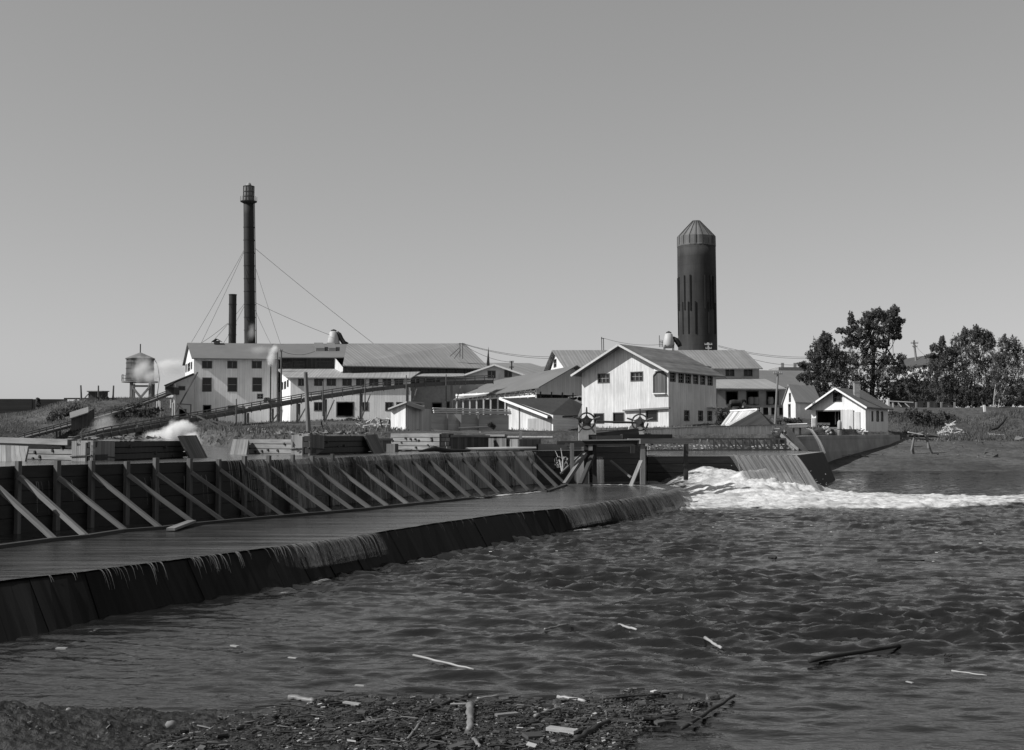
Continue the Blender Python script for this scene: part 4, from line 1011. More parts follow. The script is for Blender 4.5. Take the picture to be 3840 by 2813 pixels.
# left gable end visible, ridge parallel to the front
FL = PX(2125, 169); BL = PX(2056, 186); BR = V((FR.x-1.5, 186))
ridgeL, ridgeR = (FL+BL)/2, PX(2793, 178)
m = MB(); L = (FR-FL).length
rr = [((2722,1381,2752,1410), None), ((2791,1381,2820,1410), None)]; oo = [pxrect(FL, FR, r) for r, k in rr]
wall(m, FL, FR, 5, [(0, ze), (L, ze)], oo); wall(m, BR, BL, 5, [(0, ze), ((BR-BL).length, ze)]); m.build('wall', concrete_w, t_)
m = MB(); lw = pxrect(BL, FL, (2077,1348,2087,1377)); wall(m, BL, FL, 5, [(0, ze-.6), ((FL-BL).length*.42, zr-.1), ((FL-BL).length, ze-.6)], [lw]); m.build('gable_wall', white, t_); m = MB(); wall(m, FR, BR, 5, [(0, ze), ((BR-FR).length/2, zr), ((BR-FR).length, ze)]); m.build('gable_wall', white, t_)
window(t_, BL, FL, lw, muntin=(0, 1))
for o in oo: window(t_, FL, FR, o, muntin=(1, 0))
m = MB(); r0, r1 = PX(2070, 178), ridgeR
roofslope(m, v3(PX(2130, 167.6)+V((-.4, 0)), ze-.25), v3(PX(2862, 169.4), ze-.1), v3(r1, zr+.14), v3(r0, zr+.14), .14, True); roofslope(m, v3(BR+V((2, 1)), ze-.2), v3(BL+V((-1, 1)), ze-.2), v3(r0, zr+.14), v3(r1, zr+.14)); m.build('roof', roof_seam, t_)
# lower loading wing
a, b = PX(2690, 163), PX(2945, 165); L = (b-a).length; ze2 = zz(1458, 163); zb = zz(1532, 163)
ops = [pxrect(a, b, r) for r in ((2723,1468,2766,1516), (2800,1467,2843,1517), (2875,1467,2918,1517))]
ops = [[o[0], o[1], o[2], o[3]] for o in ops]
m = MB(); wall(m, a, b, 3.5, [(0, ze2), (L, ze2)], ops); wall(m, b, V((b.x+1.5, 180)), 3.5, [(0, ze2), (15, ze2+1)]); m.build('loading_wall', mk('loading_wall_grey', .42, vary=.12, nscale=(1, 1), large=.15), t_)
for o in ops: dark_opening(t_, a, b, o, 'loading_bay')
m = MB(); roofslope(m, v3(PX(2676, 161), ze2), v3(PX(2952, 163), ze2), v3(PX(2868, 170), zz(1420, 170)), v3(PX(2620, 170), zz(1420, 170)), .14, True); m.build('loading_roof', roof_seam_fine, t_)
m = MB(); dz = zz(1522, 161.5); m.box(v3(PX(2790, 160.4), dz-.25), v3(PX(2950, 161.8)-PX(2790, 160.4), 0), (0, 3, 0), (0, 0, .25))
dk = m.build('loading_dock', mk('dock_planks', .2, vary=.2, nscale=(3, 1)), t_)
for i in range(6):
    q = PX(2793+30*i, 160.3); m = MB(); m.box(v3(q, dz-1.6), (.3, 0, 0), (0, .3, 0), (0, 0, 1.35)); m.build('dock_post', grey_wood, dk)
m = MB(); m.box(v3(PX(2770, 163.2), dz-1.9), (9, 0, 0), (0, .3, 0), (0, 0, 1.7)); m.build('dock_shade_sheet', dark_boards, dk)  # dark sheet put in for the shade under the dock
# barrels inside the bays
for x in (2816, 2836, 2890):
    p = PX(x, 163.9); m = MB(); z0 = zz(1517, 163.9); m.lathe((p.x, p.y), [(.33, z0), (.4, z0+.4), (.4, z0+.6), (.33, z0+1.0)], 12)
    tag(m.build('barrel', mk('grey_barrel', .26, vary=.2)), {2816: 'pale barrel left in the middle loading bay', 2836: 'pale barrel right in the middle loading bay', 2890: 'lone barrel standing in the right loading bay'}[x], 'barrel', 'barrels in the loading bays')

# ------------------------------------------------------------------ 11 far right: roof, flat topped block, house in the trees
t_ = thing('distant_long_roof', 'broad grey roofed building in the distance behind the loading wing', 'building')
a, b = PX(2850, 196), PX(3060, 198); m = MB(); roofslope(m, v3(a, zz(1452, 196)), v3(b, zz(1452, 196)), v3(b+V((1, 10)), zz(1388, 206)), v3(a+V((0, 10)), zz(1388, 206))); m.build('roof', roof_smooth, t_)
m = MB(); wall(m, a+V((0, .4)), b+V((0, .4)), 6, [(0, zz(1453, 196)), ((b-a).length, zz(1453, 196))]); m.build('wall', concrete_w, t_)
t_ = thing('flat_roofed_block', 'dark flat topped block with two chimneys on the skyline', 'building')
a, b = PX(2920, 212), PX(3025, 212); m = MB(); m.box(v3(a, 6), v3(b-a, 0), (0, 8, 0), (0, 0, zz(1377, 212)-6)); m.build('wall', mk('far_dark_wall', .12), t_)
for x in (2931, 2978):
    p = PX(x, 213); m = MB(); m.box(v3(p, zz(1378, 213)), (.5, 0, 0), (0, .5, 0), (0, 0, zz(1361, 213)-zz(1378, 213))); m.build('chimney', brick, t_)
t_ = thing('small_white_roof', 'tiny white gable roof on the skyline left of the flat block', 'building')
a, b = PX(2882, 209), PX(2921, 209); m = MB(); m.poly([v3(a, zz(1388, 209)), v3(b, zz(1388, 209)), v3(b, zz(1377, 209))]); m.box(v3(a, 6), v3(b-a, 0), (0, 4, 0), (0, 0, zz(1388, 209)-6)); m.build('wall', white, t_)
t_ = thing('house_in_trees', 'pale house with dark eaves half hidden by the trees on the hill', 'house')
FL, FR = PX(3378, 188), PX(3505, 176); BR = FR+V((4, 10)); BL = FL+V((4, 10))
gable(t_, FL, FR, BR, BL, 6, zz(1366, 180), zz(1336, 184), 'lr', .8, .8, white_old, mk('dark_house_roof', .07, vary=.2), {'front': [((3462,1362,3476,1384), (1, 1)), ((3482,1360,3498,1383), (1, 1))]})

# ------------------------------------------------------------------ 12 little white house right of the pole
t_ = thing('little_white_house', 'narrow little white house with steep ribbed roof beside the spruce', 'house')
FL, FR = PX(2983, 139), PX(3075, 144); BL = PX(2936.5, 146); BR = FR+(BL-FL)
ze = zz(1504, 139); zr = zz(1445, 142.5)
gable(t_, FL, FR, BR, BL, 3.4, ze, zr, 'lr', .45, .25, mk('cottage_boards', .72, vary=.1, nscale=(6, .4), boards=.3, bdark=.15, bvar=.05), roof_seam_fine, {'left': [((2959.5,1475,2966,1506), (0, 1)), ((2957,1516,2965,1565), (0, 0))]})
t_ = thing('glazed_lean_roof', 'low tent shaped roof with bright white ridge behind the fence', 'cold frame')
r0, r1 = W(2741,1543,124), W(2843,1537,118); a0, a1 = W(2694,1606,119), W(2697,1602,122); b1 = W(2896,1592,119)
fl_ = W(2700,1604,113); fr_ = W(2893,1594,112)
bk = W(2690,1600,122)
m = MB(); roofslope(m, fl_+V((-.1,0,-.3)), bk+V((.2,2,-.3)), r0, r1) if False else None
A1, B1 = W(2696,1603,121), W(2712,1600,112)
m.quad(A1, W(2720,1606,110), r1, r0, uv=[(0, 0), (6.5, 0), (6.5, 3), (0, 3)]); m.build('pale_slope', mk('sunlit_slats', .42, vary=.25, nscale=(5, .3), boards=.45, bdark=.6, bvar=.4, large=.1), t_)
m = MB(); m.tri(W(2718,1606,110), W(2896,1598,113), r1); m.tri(W(2896,1598,113), W(2905,1592,124), r1); m.build('shaded_end', mk('shade_painted_end', .05, vary=.25, nscale=(4, .3), boards=.5, bdark=.35), t_)  # this end's shade is painted in as a much darker board colour
m = MB(); m.beam(r0+V((0,0,.06)), r1+V((0,0,.06)), .25, .14); m.build('ridge_board', trimw, t_)

# ------------------------------------------------------------------ 13 cottage with the open double door
t_ = thing('boathouse_cottage', 'small white gabled building with wide open doorway above the retaining wall', 'boathouse')
FL, FR, BR = PX(3042, 130.5), PX(3245, 125), PX(3329, 133); BL = FL+(BR-FR)
zb = zz(1634, 125); ze = zz(1524, 126); zr = zz(1459, 128)
gable(t_, FL, FR, BR, BL, zb-.3, ze, zr, 'fb', .45, .95, white, mk('cottage_roof', .13, vary=.12, nscale=(1, 1)), {'front': [((3126,1473,3156,1506), None), ((3063,1540,3155,1622), 'door')], 'right': [((3268.5,1543,3273,1579), (0, 0)), ((3287,1542,3294.5,1580), (0, 0)), ((3304,1545,3311,1579), (0, 0))]})
e = (FR-FL).normalized(); n = V((e.y, -e.x)); u0, z0, u1, z1 = pxrect(FL, FR, (3157,1536,3203,1618))
m = MB(); m.box(v3(FL+e*u0+n*.12, z0), v3(e*(u1-u0), 0), v3(n*.06, 0), (0, 0, z1-z0)); m.build('door_leaf', mk('open_door_leaf', .5, vary=.15, nscale=(6, .4), boards=.25, bdark=.2, large=.2), t_)
u0, z0, u1, z1 = pxrect(FL, FR, (3204,1545,3226,1620)); m = MB(); m.box(v3(FL+e*u0+n*.04, z0), v3(e*(u1-u0), 0), v3(n*.05, 0), (0, 0, z1-z0)); m.build('door_leaf', mk('open_door_leaf', .5), t_)
u0, z0, u1, z1 = pxrect(FL, FR, (3047,1568,3060,1612)); m = MB(); m.box(v3(FL+e*u0+n*.02, z0), v3(e*(u1-u0), 0), v3(n*.04, 0), (0, 0, z1-z0)); m.build('side_door', mk('grey_side_door', .3, vary=.2, boards=.2), t_)
p = PX(3212, 128.5); m = MB(); m.box(v3(p, zz(1500, 128))+V((-.27, -.27, 0)), (.54, 0, 0), (0, .54, 0), (0, 0, zz(1432, 128)-zz(1500, 128))); m.box(v3(p, zz(1434, 128))+V((-.32, -.32, 0)), (.64, 0, 0), (0, .64, 0), (0, 0, .1)); m.build('chimney', brick, t_)
m = MB(); ap = v3((FL+FR)/2-((BR-FR).normalized())*.97, zr+.03)
for E in (FL, FR):
    k = 1+.45/((FR-FL).length/2); q = (FL+FR)/2+(E-(FL+FR)/2)*k-((BR-FR).normalized())*.97; m.beam(ap, v3(q, zr-(zr-ze)*k+.03), .05, .18)
m.build('barge_board', trimw, t_)
m = MB()
for u in (.35, .55, .8): 
    q = FL+e*lerp(1.0, 3.0, u)-n*1.8; m.box(v3(q, zb+1.2), v3(e*.12, 0), v3(n*.05, 0), (0, 0, 1.4))
m.build('back_window', pale_wood, t_)

# ------------------------------------------------------------------ 14 chimneys, silo, water tower, cyclones
t_ = thing('tall_chimney', 'tall sooty steel chimney with a mesh cage top behind the mill', 'chimney')
c = W(938, 1290, 184); cc = (c.x, c.y); k = 184/4600; zt = zz(757, 184); z0 = 9
xb = W(941, 1290, 184).x; xt = W(932.5, 757, 184).x
r0, r1 = 21.3*k, 19.4*k
m = MB(); pr = []
n_ = 15
for i in range(n_+1):
    tt = i/n_; m_r = lerp(r0, r1, tt); pr.append((V((lerp(xb, xt, tt), c.y, lerp(z0, zt, tt))), m_r))
m.tube([p for p, r in pr], [r for p, r in pr], 24); m.build('flue', soot, t_, smooth=True)
for i in range(1, 12):
    p, r = pr[i+2]; m = MB(); m.lathe((p.x, p.y), [(r+.0, p.z-.05), (r+.05, p.z-.05), (r+.05, p.z+.05), (r, p.z+.05)], 24, cap=False); m.build('flange', soot, t_)
px_ = xt
m = MB(); m.lathe((px_, c.y), [(r1, zt-.25), (31*k, zt-.02), (31*k, zt+.08), (r1, zt+.08)], 24, cap=False); pl_ = m.build('platform', iron, t_)
m = MB()
for i in range(14):
    a = 2*math.pi*i/14; q = V((px_+31*k*math.cos(a), c.y+31*k*math.sin(a), zt)); m.tube([q, q+V((0, 0, .75))], .03, 5)
m.build('railing', iron, pl_)
m = MB(); zc0 = zt+.08; zc1 = zz(700, 184); rc = 20*k; m.lathe((px_, c.y), [(rc, zc0), (rc, zc1)], 24, cap=False)
m.build('mesh_cage', cage_mesh, t_, smooth=True)
m = MB()
for f_ in (0, .3, .62, 1): zq = lerp(zc0, zc1, f_); m.lathe((px_, c.y), [(rc+.02, zq-.05), (rc+.06, zq-.05), (rc+.06, zq+.05), (rc+.02, zq+.05)], 24, cap=False)
for i in range(10): a = 2*math.pi*i/10; m.beam(V((px_+(rc+.03)*math.cos(a), c.y+(rc+.03)*math.sin(a), zc0)), V((px_+(rc+.03)*math.cos(a), c.y+(rc+.03)*math.sin(a), zc1)), .06, .06)
m.build('cage_hoops', iron, t_)
m = MB(); rd = 10.5*k; hd = zz(685, 184)-zc1
m.lathe((px_, c.y), [(rc, zc1), (rd, zc1+.02)]+[(rd*math.cos(a), zc1+.02+hd*math.sin(a)) for a in np.linspace(.01, math.pi/2-.02, 8)], 16); m.build('dome_screen', mk('dome_mesh', .3, vary=.2), t_, smooth=True)
m = MB(); m.tube([V((pr[0][0].x+r0+.12, c.y-.1, 12)), V((px_+r1+.12, c.y-.1, zt))], .06, 6)
m.build('ladder', iron, t_)
t_ = thing('short_chimney', 'short dark steel chimney left of the tall one', 'chimney')
c2 = W(871, 1290, 181); r = 14*181/4600; zt2 = zz(1104, 181)
m = MB(); m.lathe((c2.x, c2.y), [(r*1.0, 9), (r, zt2-2), (r, zt2), (r-.08, zt2), (r-.08, zt2-1)], 20, cap=False); m.build('flue', soot, t_, smooth=False)
for z in (zt2-.06, zt2-1.5, zt2-4.5, zt2-6): m = MB(); m.lathe((c2.x, c2.y), [(r, z-.06), (r+.05, z-.06), (r+.05, z+.06), (r, z+.06)], 20, cap=False); m.build('flange', soot, t_)
# guy wires
def wire(p, q, r=.03, sag=0.0, n=10):
    m = MB(); pts = [p.lerp(q, i/n)-V((0, 0, sag*4*(i/n)*(1-i/n))) for i in range(n+1)]; m.tube(pts, r, 4, cap=False); return m
gw = [((917,935),184,(718,1284),176),((917,940),184,(755,1286),178),((957,932),184,(1400,1288),179.5),((960,1010),184,(1052,1290),178),((957,1135),184,(1238,1257),180),((958,1165),184,(1015,1288),178),((916,1140),184,(790,1288),178),((854,1212),181,(752,1288),178),((915,1150),184,(838,1288),178)]
labs = ['longest left guy wire running from the tall chimney to the roof end','second guy wire left of the tall chimney','longest right guy wire from the tall chimney to the ribbed roof','steep guy wire close right of the tall chimney','lower right guy wire reaching the cyclone hood','short steep guy wire right of the chimney foot','lower left guy wire passing behind the short chimney','guy wire running left from the short chimney','steep guy wire between the two chimneys']
for (a, za_, b, zb_), lab in zip(gw, labs): tag(wire(W(*a, za_), W(*b, zb_), .028, .15).build('guy_wire', wire_m), lab, 'wire', 'guy wires of the chimneys')

t_ = thing('refuse_burner', 'huge dark steel refuse burner silo with a pale conical screen top', 'silo')
c = W(2616, 1290, 186); k = 186/4600; z0 = 7; zs = zz(924, 186); zd = zz(890, 186)
xb, xt = W(2620, 1300, 186).x, W(2611.5, 924, 186).x
m = MB(); ns_ = 14; m.tube([V((lerp(xb-.1, xt, i/ns_), c.y, lerp(z0, zs, i/ns_))) for i in range(ns_+1)], [lerp(73.5*k, 72*k, i/ns_) for i in range(ns_+1)], 40); m.build('shell', silo_steel, t_, smooth=True)
m = MB(); m.lathe((xt, c.y), [(73*k, zs-.1), (73.5*k, zs+.1), (72*k, zs+.15), (71.5*k, zd), (58*k, zz(876, 186)), (45*k, zz(862, 186)), (13.5*k, zz(829, 186)), (13*k, zz(828, 186))], 24); m.build('screen_dome', silo_dome, t_)
m = MB()
for i in range(18):
    a = 2*math.pi*i/18
    for r_a, z_a, r_b, z_b in ((72.5*k, zs, 72*k, zd), (72*k, zd, 45.5*k, zz(861.5, 186)), (45.5*k, zz(861.5, 186), 14*k, zz(828.5, 186))):
        m.beam(V((xt+r_a*math.cos(a), c.y+r_a*math.sin(a), z_a)), V((xt+r_b*math.cos(a), c.y+r_b*math.sin(a), z_b)), .07, .07)
m.build('dome_ribs', mk('rib_steel', .06), t_)
def silox(z): return lerp(xb, xt, (z-z0)/(zs-z0))
stiff = [(x, y0, y1) for x, y0, y1 in ((2543,1038,1160),(2551,1036,1162),(2567,1033,1162),(2586,1032,1165),(2545,1135,1252),(2549,1135,1255),(2562,1132,1252),(2580,1132,1252),(2604,1132,1252),(2640,1034,1160),(2665,1034,1162),(2676,1036,1160),(2655,1134,1252),(2684,1136,1252))]
for x, y0, y1 in stiff:
    za_, zb_ = zz(y1, 184), zz(y0, 184); xm = W(x, (y0+y1)/2, 184).x; xc = silox((za_+zb_)/2); rr_ = 73.6*k; dx = max(-rr_*.995, min(rr_*.995, xm-xc)); yy_ = c.y-math.sqrt(rr_**2-dx**2)
    m = MB(); m.box(V((silox(za_)+dx-.08, yy_-.13, za_)), (.16, 0, 0), (0, .36, 0), V((silox(zb_)-silox(za_), 0, zb_-za_))); m.build('stiffener', stiff_m, t_)

t_ = thing('water_tower', 'round wooden water tank with conical roof on timber legs', 'water tower')
c = W(525, 1400, 196); k = 196/4600; cc = (c.x, c.y); zt = zz(1346, 196); zb = zz(1428, 196)
m = MB(); m.lathe(cc, [(51*k, zb), (50*k, zt)], 28); m.build('tank', tank_m, t_, smooth=False)
m = MB()
for f_ in (.1, .3, .55, .8): z = lerp(zb, zt, f_); m.lathe(cc, [(51.5*k, z-.04), (52*k, z-.04), (52*k, z+.04), (51.5*k, z+.04)], 28, cap=False)
m.build('hoops', iron, t_)
m = MB(); m.lathe(cc, [(56*k, zt-.05), (56*k, zt+.05), (.1, zz(1322, 196))], 10); rf = m.build('roof', plain_roof, t_)
m = MB(); m.tube([V((c.x, c.y, zz(1324, 196))), V((c.x, c.y, zz(1290, 196)))], .09, 6); m.build('finial', soot, rf)
m = MB(); m.lathe(cc, [(.1, zb-.28), (66*k, zb-.28), (66*k, zb-.1), (.1, zb-.1)], 28, cap=False); pl_ = m.build('platform', grey_wood, t_)
m = MB()
for i in range(7):
    a = math.radians(150+i*12); q = V((c.x+65*k*math.cos(a), c.y+65*k*math.sin(a), zb-.1)); m.tube([q, q+V((0, 0, 1.0))], .035, 5)
    if i: 
        for dz in (.5, 1.0): m.tube([pq+V((0, 0, dz)), q+V((0, 0, dz))], .03, 4)
    pq = q
m.build('railing', iron, pl_)
lg = [(492, 194), (563, 194), (574, 199), (500, 200)]
for x, Z in lg:
    p = PX(x, Z); m = MB(); m.beam(v3(p, 5.0), v3(p, zb-.28), .42, .42); m.build('leg', grey_wood, t_)
m = MB(); a, b = PX(495, 193.8), PX(560, 193.8); mid = (a+b)/2
m.beam(v3(a, zz(1452, 194)), v3(mid, zz(1490, 194)), .3, .3); m.beam(v3(b, zz(1452, 194)), v3(mid, zz(1490, 194)), .3, .3); m.beam(v3(a, zz(1448, 194)), v3(b, zz(1448, 194)), .25, .3); m.build('cross_brace', grey_wood, t_)
m = MB(); m.tube([W(577,1346,196), W(588,1362,196), W(594,1385,196), W(598,1420,195), W(590,1480,194)], .05, 6); m.build('overflow_pipe', iron, t_)

def cyclone(lab, xc, Z, yt, yb, rt, rb, pipe, legs=False):
    t_ = thing('cyclone_hood', lab, 'ventilator'); k = Z/4600; c = W(xc, yb, Z); zt_, zb_ = zz(yt, Z), zz(yb, Z)
    m = MB(); m.lathe((c.x, c.y), [(rb*.8*k, zb_-.5), (rb*k, zb_), (lerp(rb, rt, .5)*k*1.02, (zb_+zt_)/2), (rt*k, zt_), (rt*.7*k, zt_+.12)], 24); m.build('cone', galv, t_, smooth=True)
    m = MB(); m.lathe((c.x, c.y), [(rt*.75*k, zt_+.22), (rt*.75*k, zt_+.28), (.05, zt_+.45)], 16); m.tube([V((c.x-.3, c.y, zt_)), V((c.x-.3, c.y, zt_+.3))], .04, 5); m.tube([V((c.x+.3, c.y, zt_)), V((c.x+.3, c.y, zt_+.3))], .04, 5); m.build('cap', iron, t_)
    m = MB(); m.tube([W(x, y, Z) for x, y in pipe], [.36]*(len(pipe)-1)+[.3], 10); m.build('duct', soot, t_, smooth=True)
    if legs:
        for dx in (-1, 1):
            for dy in (-1, 1): m = MB(); m.beam(V((c.x+dx*rb*k*.75, c.y+dy*rb*k*.75, zb_-1.4)), V((c.x+dx*rb*k*.75, c.y+dy*rb*k*.75, zb_-.1)), .1, .1); m.build('leg', iron, t_)
cyclone('pale conical ventilator hood with curved duct on the long mill ridge', 1251, 181, 1246, 1290, 15, 24, ((1263,1249),(1272,1255),(1280,1272),(1290,1286),(1304,1292)))
cyclone('pale conical ventilator hood on short legs beside the burner', 2508, 168, 1254, 1292, 14, 22, ((2522,1270),(2536,1276),(2546,1290),(2550,1300)), True)
m = MB()
for x, y0, y1 in ((2474,1258,1302),(2480,1274,1302),(2486,1276,1302)): p = PX(x, 168); m.tube([v3(p, zz(y1, 168)), v3(p, zz(y0, 168))], .045, 5)
m.beam(W(2474,1282,168), W(2487,1284,168), .06, .06)
tag(m.build('vent_pipes', soot), 'thin dark pipes standing left of the burner hood', 'pipes')
# ------------------------------------------------------------------ conveyors (inclined timber trestles)
def trestle(name, lab, path, deck_px, rail_px, npost, leg_at, group=None, wid=1.6):
    t_ = thing(name, lab, 'conveyor', group)
    pts = [W(x, y, Z) for x, y, Z in path]; L = [0]
    for a, b in zip(pts[:-1], pts[1:]): L.append(L[-1]+(b-a).length)
    at = lambda s: along(pts, s)
    k = path[len(path)//2][2]/4600; dh = deck_px*k; rh = rail_px*k
    m = MB()
    for a, b in zip(pts[:-1], pts[1:]):
        d = b-a; n = V((d.y, -d.x, 0)).normalized()
        m.box(a+n*.05, d, n*-.12, V((0, 0, dh))); m.box(a-n*wid, d, n*-.12, V((0, 0, dh))); m.box(a+V((0, 0, dh*.3)), d, n*-wid, V((0, 0, .08)))
    m.build('trough', trestle_wood, t_)
    for f_, nm in ((1.0, 'rail'), (.55, 'rail')):
        m = MB()
        for i in range(40):
            a, b = at(i/40), at((i+1)/40); n = V(((b-a).y, -(b-a).x, 0)).normalized(); up = V((0, 0, dh+rh*f_)); m.beam(a+up+n*.06, b+up+n*.06, .07, .10)
        m.build(nm, trestle_wood, t_)
    for i in range(npost+1):
        p = at(i/npost); q = at(min(1, i/npost+.005)); n = V(((q-p).y, -(q-p).x, 0)); n = n.normalized() if n.length else V((0, -1, 0))
        m = MB(); m.beam(p+n*.14+V((0, 0, -.1)), p+n*.14+V((0, 0, dh+rh)), .09, .09); m.build('rail_post', trestle_wood, t_)
    for s in leg_at:
        p = at(s); z0 = gz(p.x, p.y-.2)-.4
        if p.z-z0 > .4:
            lm_ = grey_wood if s > .35 else trestle_wood
            for dy in (.15, wid-.1): m = MB(); m.beam(V((p.x, p.y+dy, z0)), V((p.x, p.y+dy, p.z+.02)), .2, .2); m.build('leg', lm_, t_)
            if p.z-z0 > 2: m = MB(); m.beam(V((p.x, p.y+.02, z0+.3)), V((p.x+1.2, p.y+.02, p.z-.1)), .12, .12); m.build('leg_brace', lm_, t_)
    return t_, at
tr1, at1 = trestle('log_conveyor', 'long inclined log conveyor with railings climbing across the mill front', [(300,1668,112),(380,1645,116),(560,1612,124),(760,1576,131),(960,1541,138),(1160,1505,143),(1400,1468,148),(1540,1453,150),(1700,1443,153),(1850,1438,156)], 15, 17, 44, [.05,.12,.18,.24,.30,.36,.44,.5,.56,.62,.7,.8,.9])
tr2, at2 = trestle('refuse_conveyor', 'dark inclined walkway climbing the weedy bank to the open shed', [(60,1660,143),(120,1642,146),(235,1612,152),(330,1585,158),(440,1553,164),(500,1533,167),(566,1511,169),(650,1478,172)], 9, 14, 22, [.1,.25,.4,.55,.7,.85], wid=1.4)
# small timber landing near the pond under the conveyor
t_ = thing('timber_landing', 'dark timber landing on stilts where the conveyor meets the pond', 'landing')
m = MB(); a, b = W(770, 1603, 108), W(880, 1612, 108); m.slab(a, b, b+V((0, 4, 0)), a+V((0, 4, 0)), .2); a2, b2 = W(640, 1640, 95), W(800, 1648, 95); m.slab(a2, b2, b2+V((0, 4, 0)), a2+V((0, 4, 0)), .25); m.build('deck', trestle_wood, t_)
for x, y, Z, y0 in ((775,1605,108,1650),(795,1605,108,1650),(830,1608,108,1645),(845,1608,108,1650),(872,1610,108,1640),(660,1642,95,1672),(700,1642,95,1672),(790,1648,95,1670)):
    m = MB(); p = PX(x, Z-.1); m.beam(v3(p, zz(y0, Z)), v3(p, zz(y, Z)), .16, .16); m.build('stilt', grey_wood if x in (775, 872) else trestle_wood, t_)
m = MB(); m.beam(W(740,1560,120), W(878,1630,110), .13, .13); m.build('brace', dark_wood, t_); m = MB(); m.beam(W(790,1575,121), W(876,1606,110), .12, .12); m.build('brace', dark_wood, t_)

# ------------------------------------------------------------------ poles and wires
def pole(lab, x0, y0, x1, y1, Z, r=.12, cross=(), mat=trestle_wood, name='utility_pole', cat='pole', group=None):
    a = W(x0, y0, Z); b = W(x1, y1, Z)
    t_ = thing(name, lab, cat, group)
    m = MB(); m.tube([a-V((0, 0, .5)), b], [r, r*.75], 8); m.build('shaft', mat, t_)
    for yc, half in cross:
        m = MB(); s = (yc-y1)/(y0-y1); c = b.lerp(a, s); hw = half*Z/4600; m.beam(c+V((-hw, -.1, 0)), c+V((hw, -.1, 0)), .11, .13); ca = m.build('crossarm', mat, t_)
        for dx in (-.9, -.4, .4, .9): 
            m = MB(); m.tube([c+V((hw*dx, -.1, .05)), c+V((hw*dx, -.1, .22))], .045, 5); m.build('insulator', mk('insulator_pale', .35), ca)
    return t_
pole('leaning utility pole with one crossarm in front of the loading wing', 2907, 1572, 2917, 1396, 128, .14, [(1402, 17)], mat=grey_wood)
pole('utility pole with two crossarms rising behind the trees at the right', 3440, 1385, 3427, 1276, 185, .2, [(1287, 14), (1300, 9)], mat=grey_wood)
pole('short pale utility pole with two crossarms in front of the burner', 2658, 1330, 2656, 1285, 178, .15, [(1292, 14), (1307, 11)], mat=mk('pale_pole', .42, vary=.2))
pole('small dark pole with two crossarms over the low gable roof', 1918, 1385, 1919, 1354, 176, .12, [(1358, 8), (1377, 9)], mat=iron)
pole('rough leaning post standing behind the corner of the log crib', 1160, 1632, 1146, 1396, 62, .13, mat=brace_wood, name='mooring_post', cat='post')
pole('tall thin pole at the corner between boiler house and clerestory', 1040, 1592, 1040, 1322, 162, .11)
pole('tall pole with a bracket standing before the clerestory', 1054, 1595, 1055, 1312, 158, .13, [(1316, 5)])
for lab, x0, y0, y1, Z, r in (('left bare post on the weedy hilltop', 306, 1505, 1445, 186, .16), ('middle bare post beside the dark hilltop hut', 369, 1538, 1446, 183, .15), ('right bare post on the hilltop skyline', 423, 1500, 1446, 186, .16)):
    pole(lab, x0, y0, x0+(-3 if x0 < 330 else (3 if x0 > 400 else 0)), y1, Z, r, name='bare_post', cat='post', group='bare posts on the hilltop')
pole('thin post rising from the conveyor near the boiler house doors', 886, 1600, 886, 1496, 134, .08, name='conveyor_post', cat='post', group='thin posts along the conveyor')
pole('thin post rising from the conveyor under the leftmost wing windows', 1211, 1545, 1211, 1430, 142, .08, name='conveyor_post', cat='post', group='thin posts along the conveyor')
pole('thin post rising from the conveyor below the middle wing windows', 1369, 1525, 1369, 1420, 146, .08, name='conveyor_post', cat='post', group='thin posts along the conveyor')
pole('thin post rising from the conveyor right of the last wing window', 1524, 1500, 1524, 1407, 149, .08, name='conveyor_post', cat='post', group='thin posts along the conveyor')
pole('thin post rising from the conveyor before the recessed wing', 1673, 1490, 1673, 1404, 152, .08, name='conveyor_post', cat='post', group='thin posts along the conveyor')
t_ = thing('roof_wire_frame', 'thin two legged wire frame with braces on the ribbed mill roof', 'wire frame')
for x in (1725, 1735):
    m = MB(); m.tube([W(x, 1340 if x < 1730 else 1346, 171.5), W(x, 1286, 171.5)], .05, 5); m.build('leg', iron, t_)
for xa, ya, xb, yb in ((1688,1336,1722,1305),(1703,1345,1728,1312)):
    m = MB(); m.tube([W(xa, ya, 171.5), W(xb, yb, 171.5)], .045, 5); m.build('brace', iron, t_)
m = MB(); m.beam(W(1720,1289,171.5), W(1740,1289,171.5), .08, .08); m.build('crossarm', iron, t_)
t_ = thing('ridge_wire_frame', 'small two legged wire frame on the warehouse ridge', 'wire frame')
for x, y in ((2256, 1264), (2263, 1269)): m = MB(); m.tube([W(x+1, 1314, 177), W(x, y, 177)], .06, 5); m.build('leg', iron, t_)
m = MB(); m.beam(W(2254,1268,177), W(2265,1270,177), .12, .1); m.build('crossarm', iron, t_)
wl = [((1736,1288),171,(2072,1338),175,'upper power wire from the mill roof frame to the warehouse'),((1736,1290),171,(2072,1345),175,'lower power wire from the mill roof frame to the warehouse'),((1736,1292),171,(1915,1358),176,'power wire dropping from the mill roof frame to the small dark pole'),
 ((2694,1296),178,(3040,1339),186,'upper power wire running right from the burner'),((2694,1300),178,(3040,1345),186,'second power wire running right from the burner'),((2800,1340),178,(3030,1366),186,'lowest power wire crossing above the distant roof'),((2263,1268),177,(2500,1290),172,'wire running right from the warehouse ridge frame'),((3430,1290),185,(3500,1345),178,'wire dropping right from the pole behind the trees'),((1054,1315),158,(1180,1318),165,'wire running right from the pole before the clerestory')]
for a, za_, b, zb_, lab in wl: tag(wire(W(*a, za_), W(*b, zb_), .025, .5).build('power_wire', wire_m), lab, 'wire', 'overhead wires')

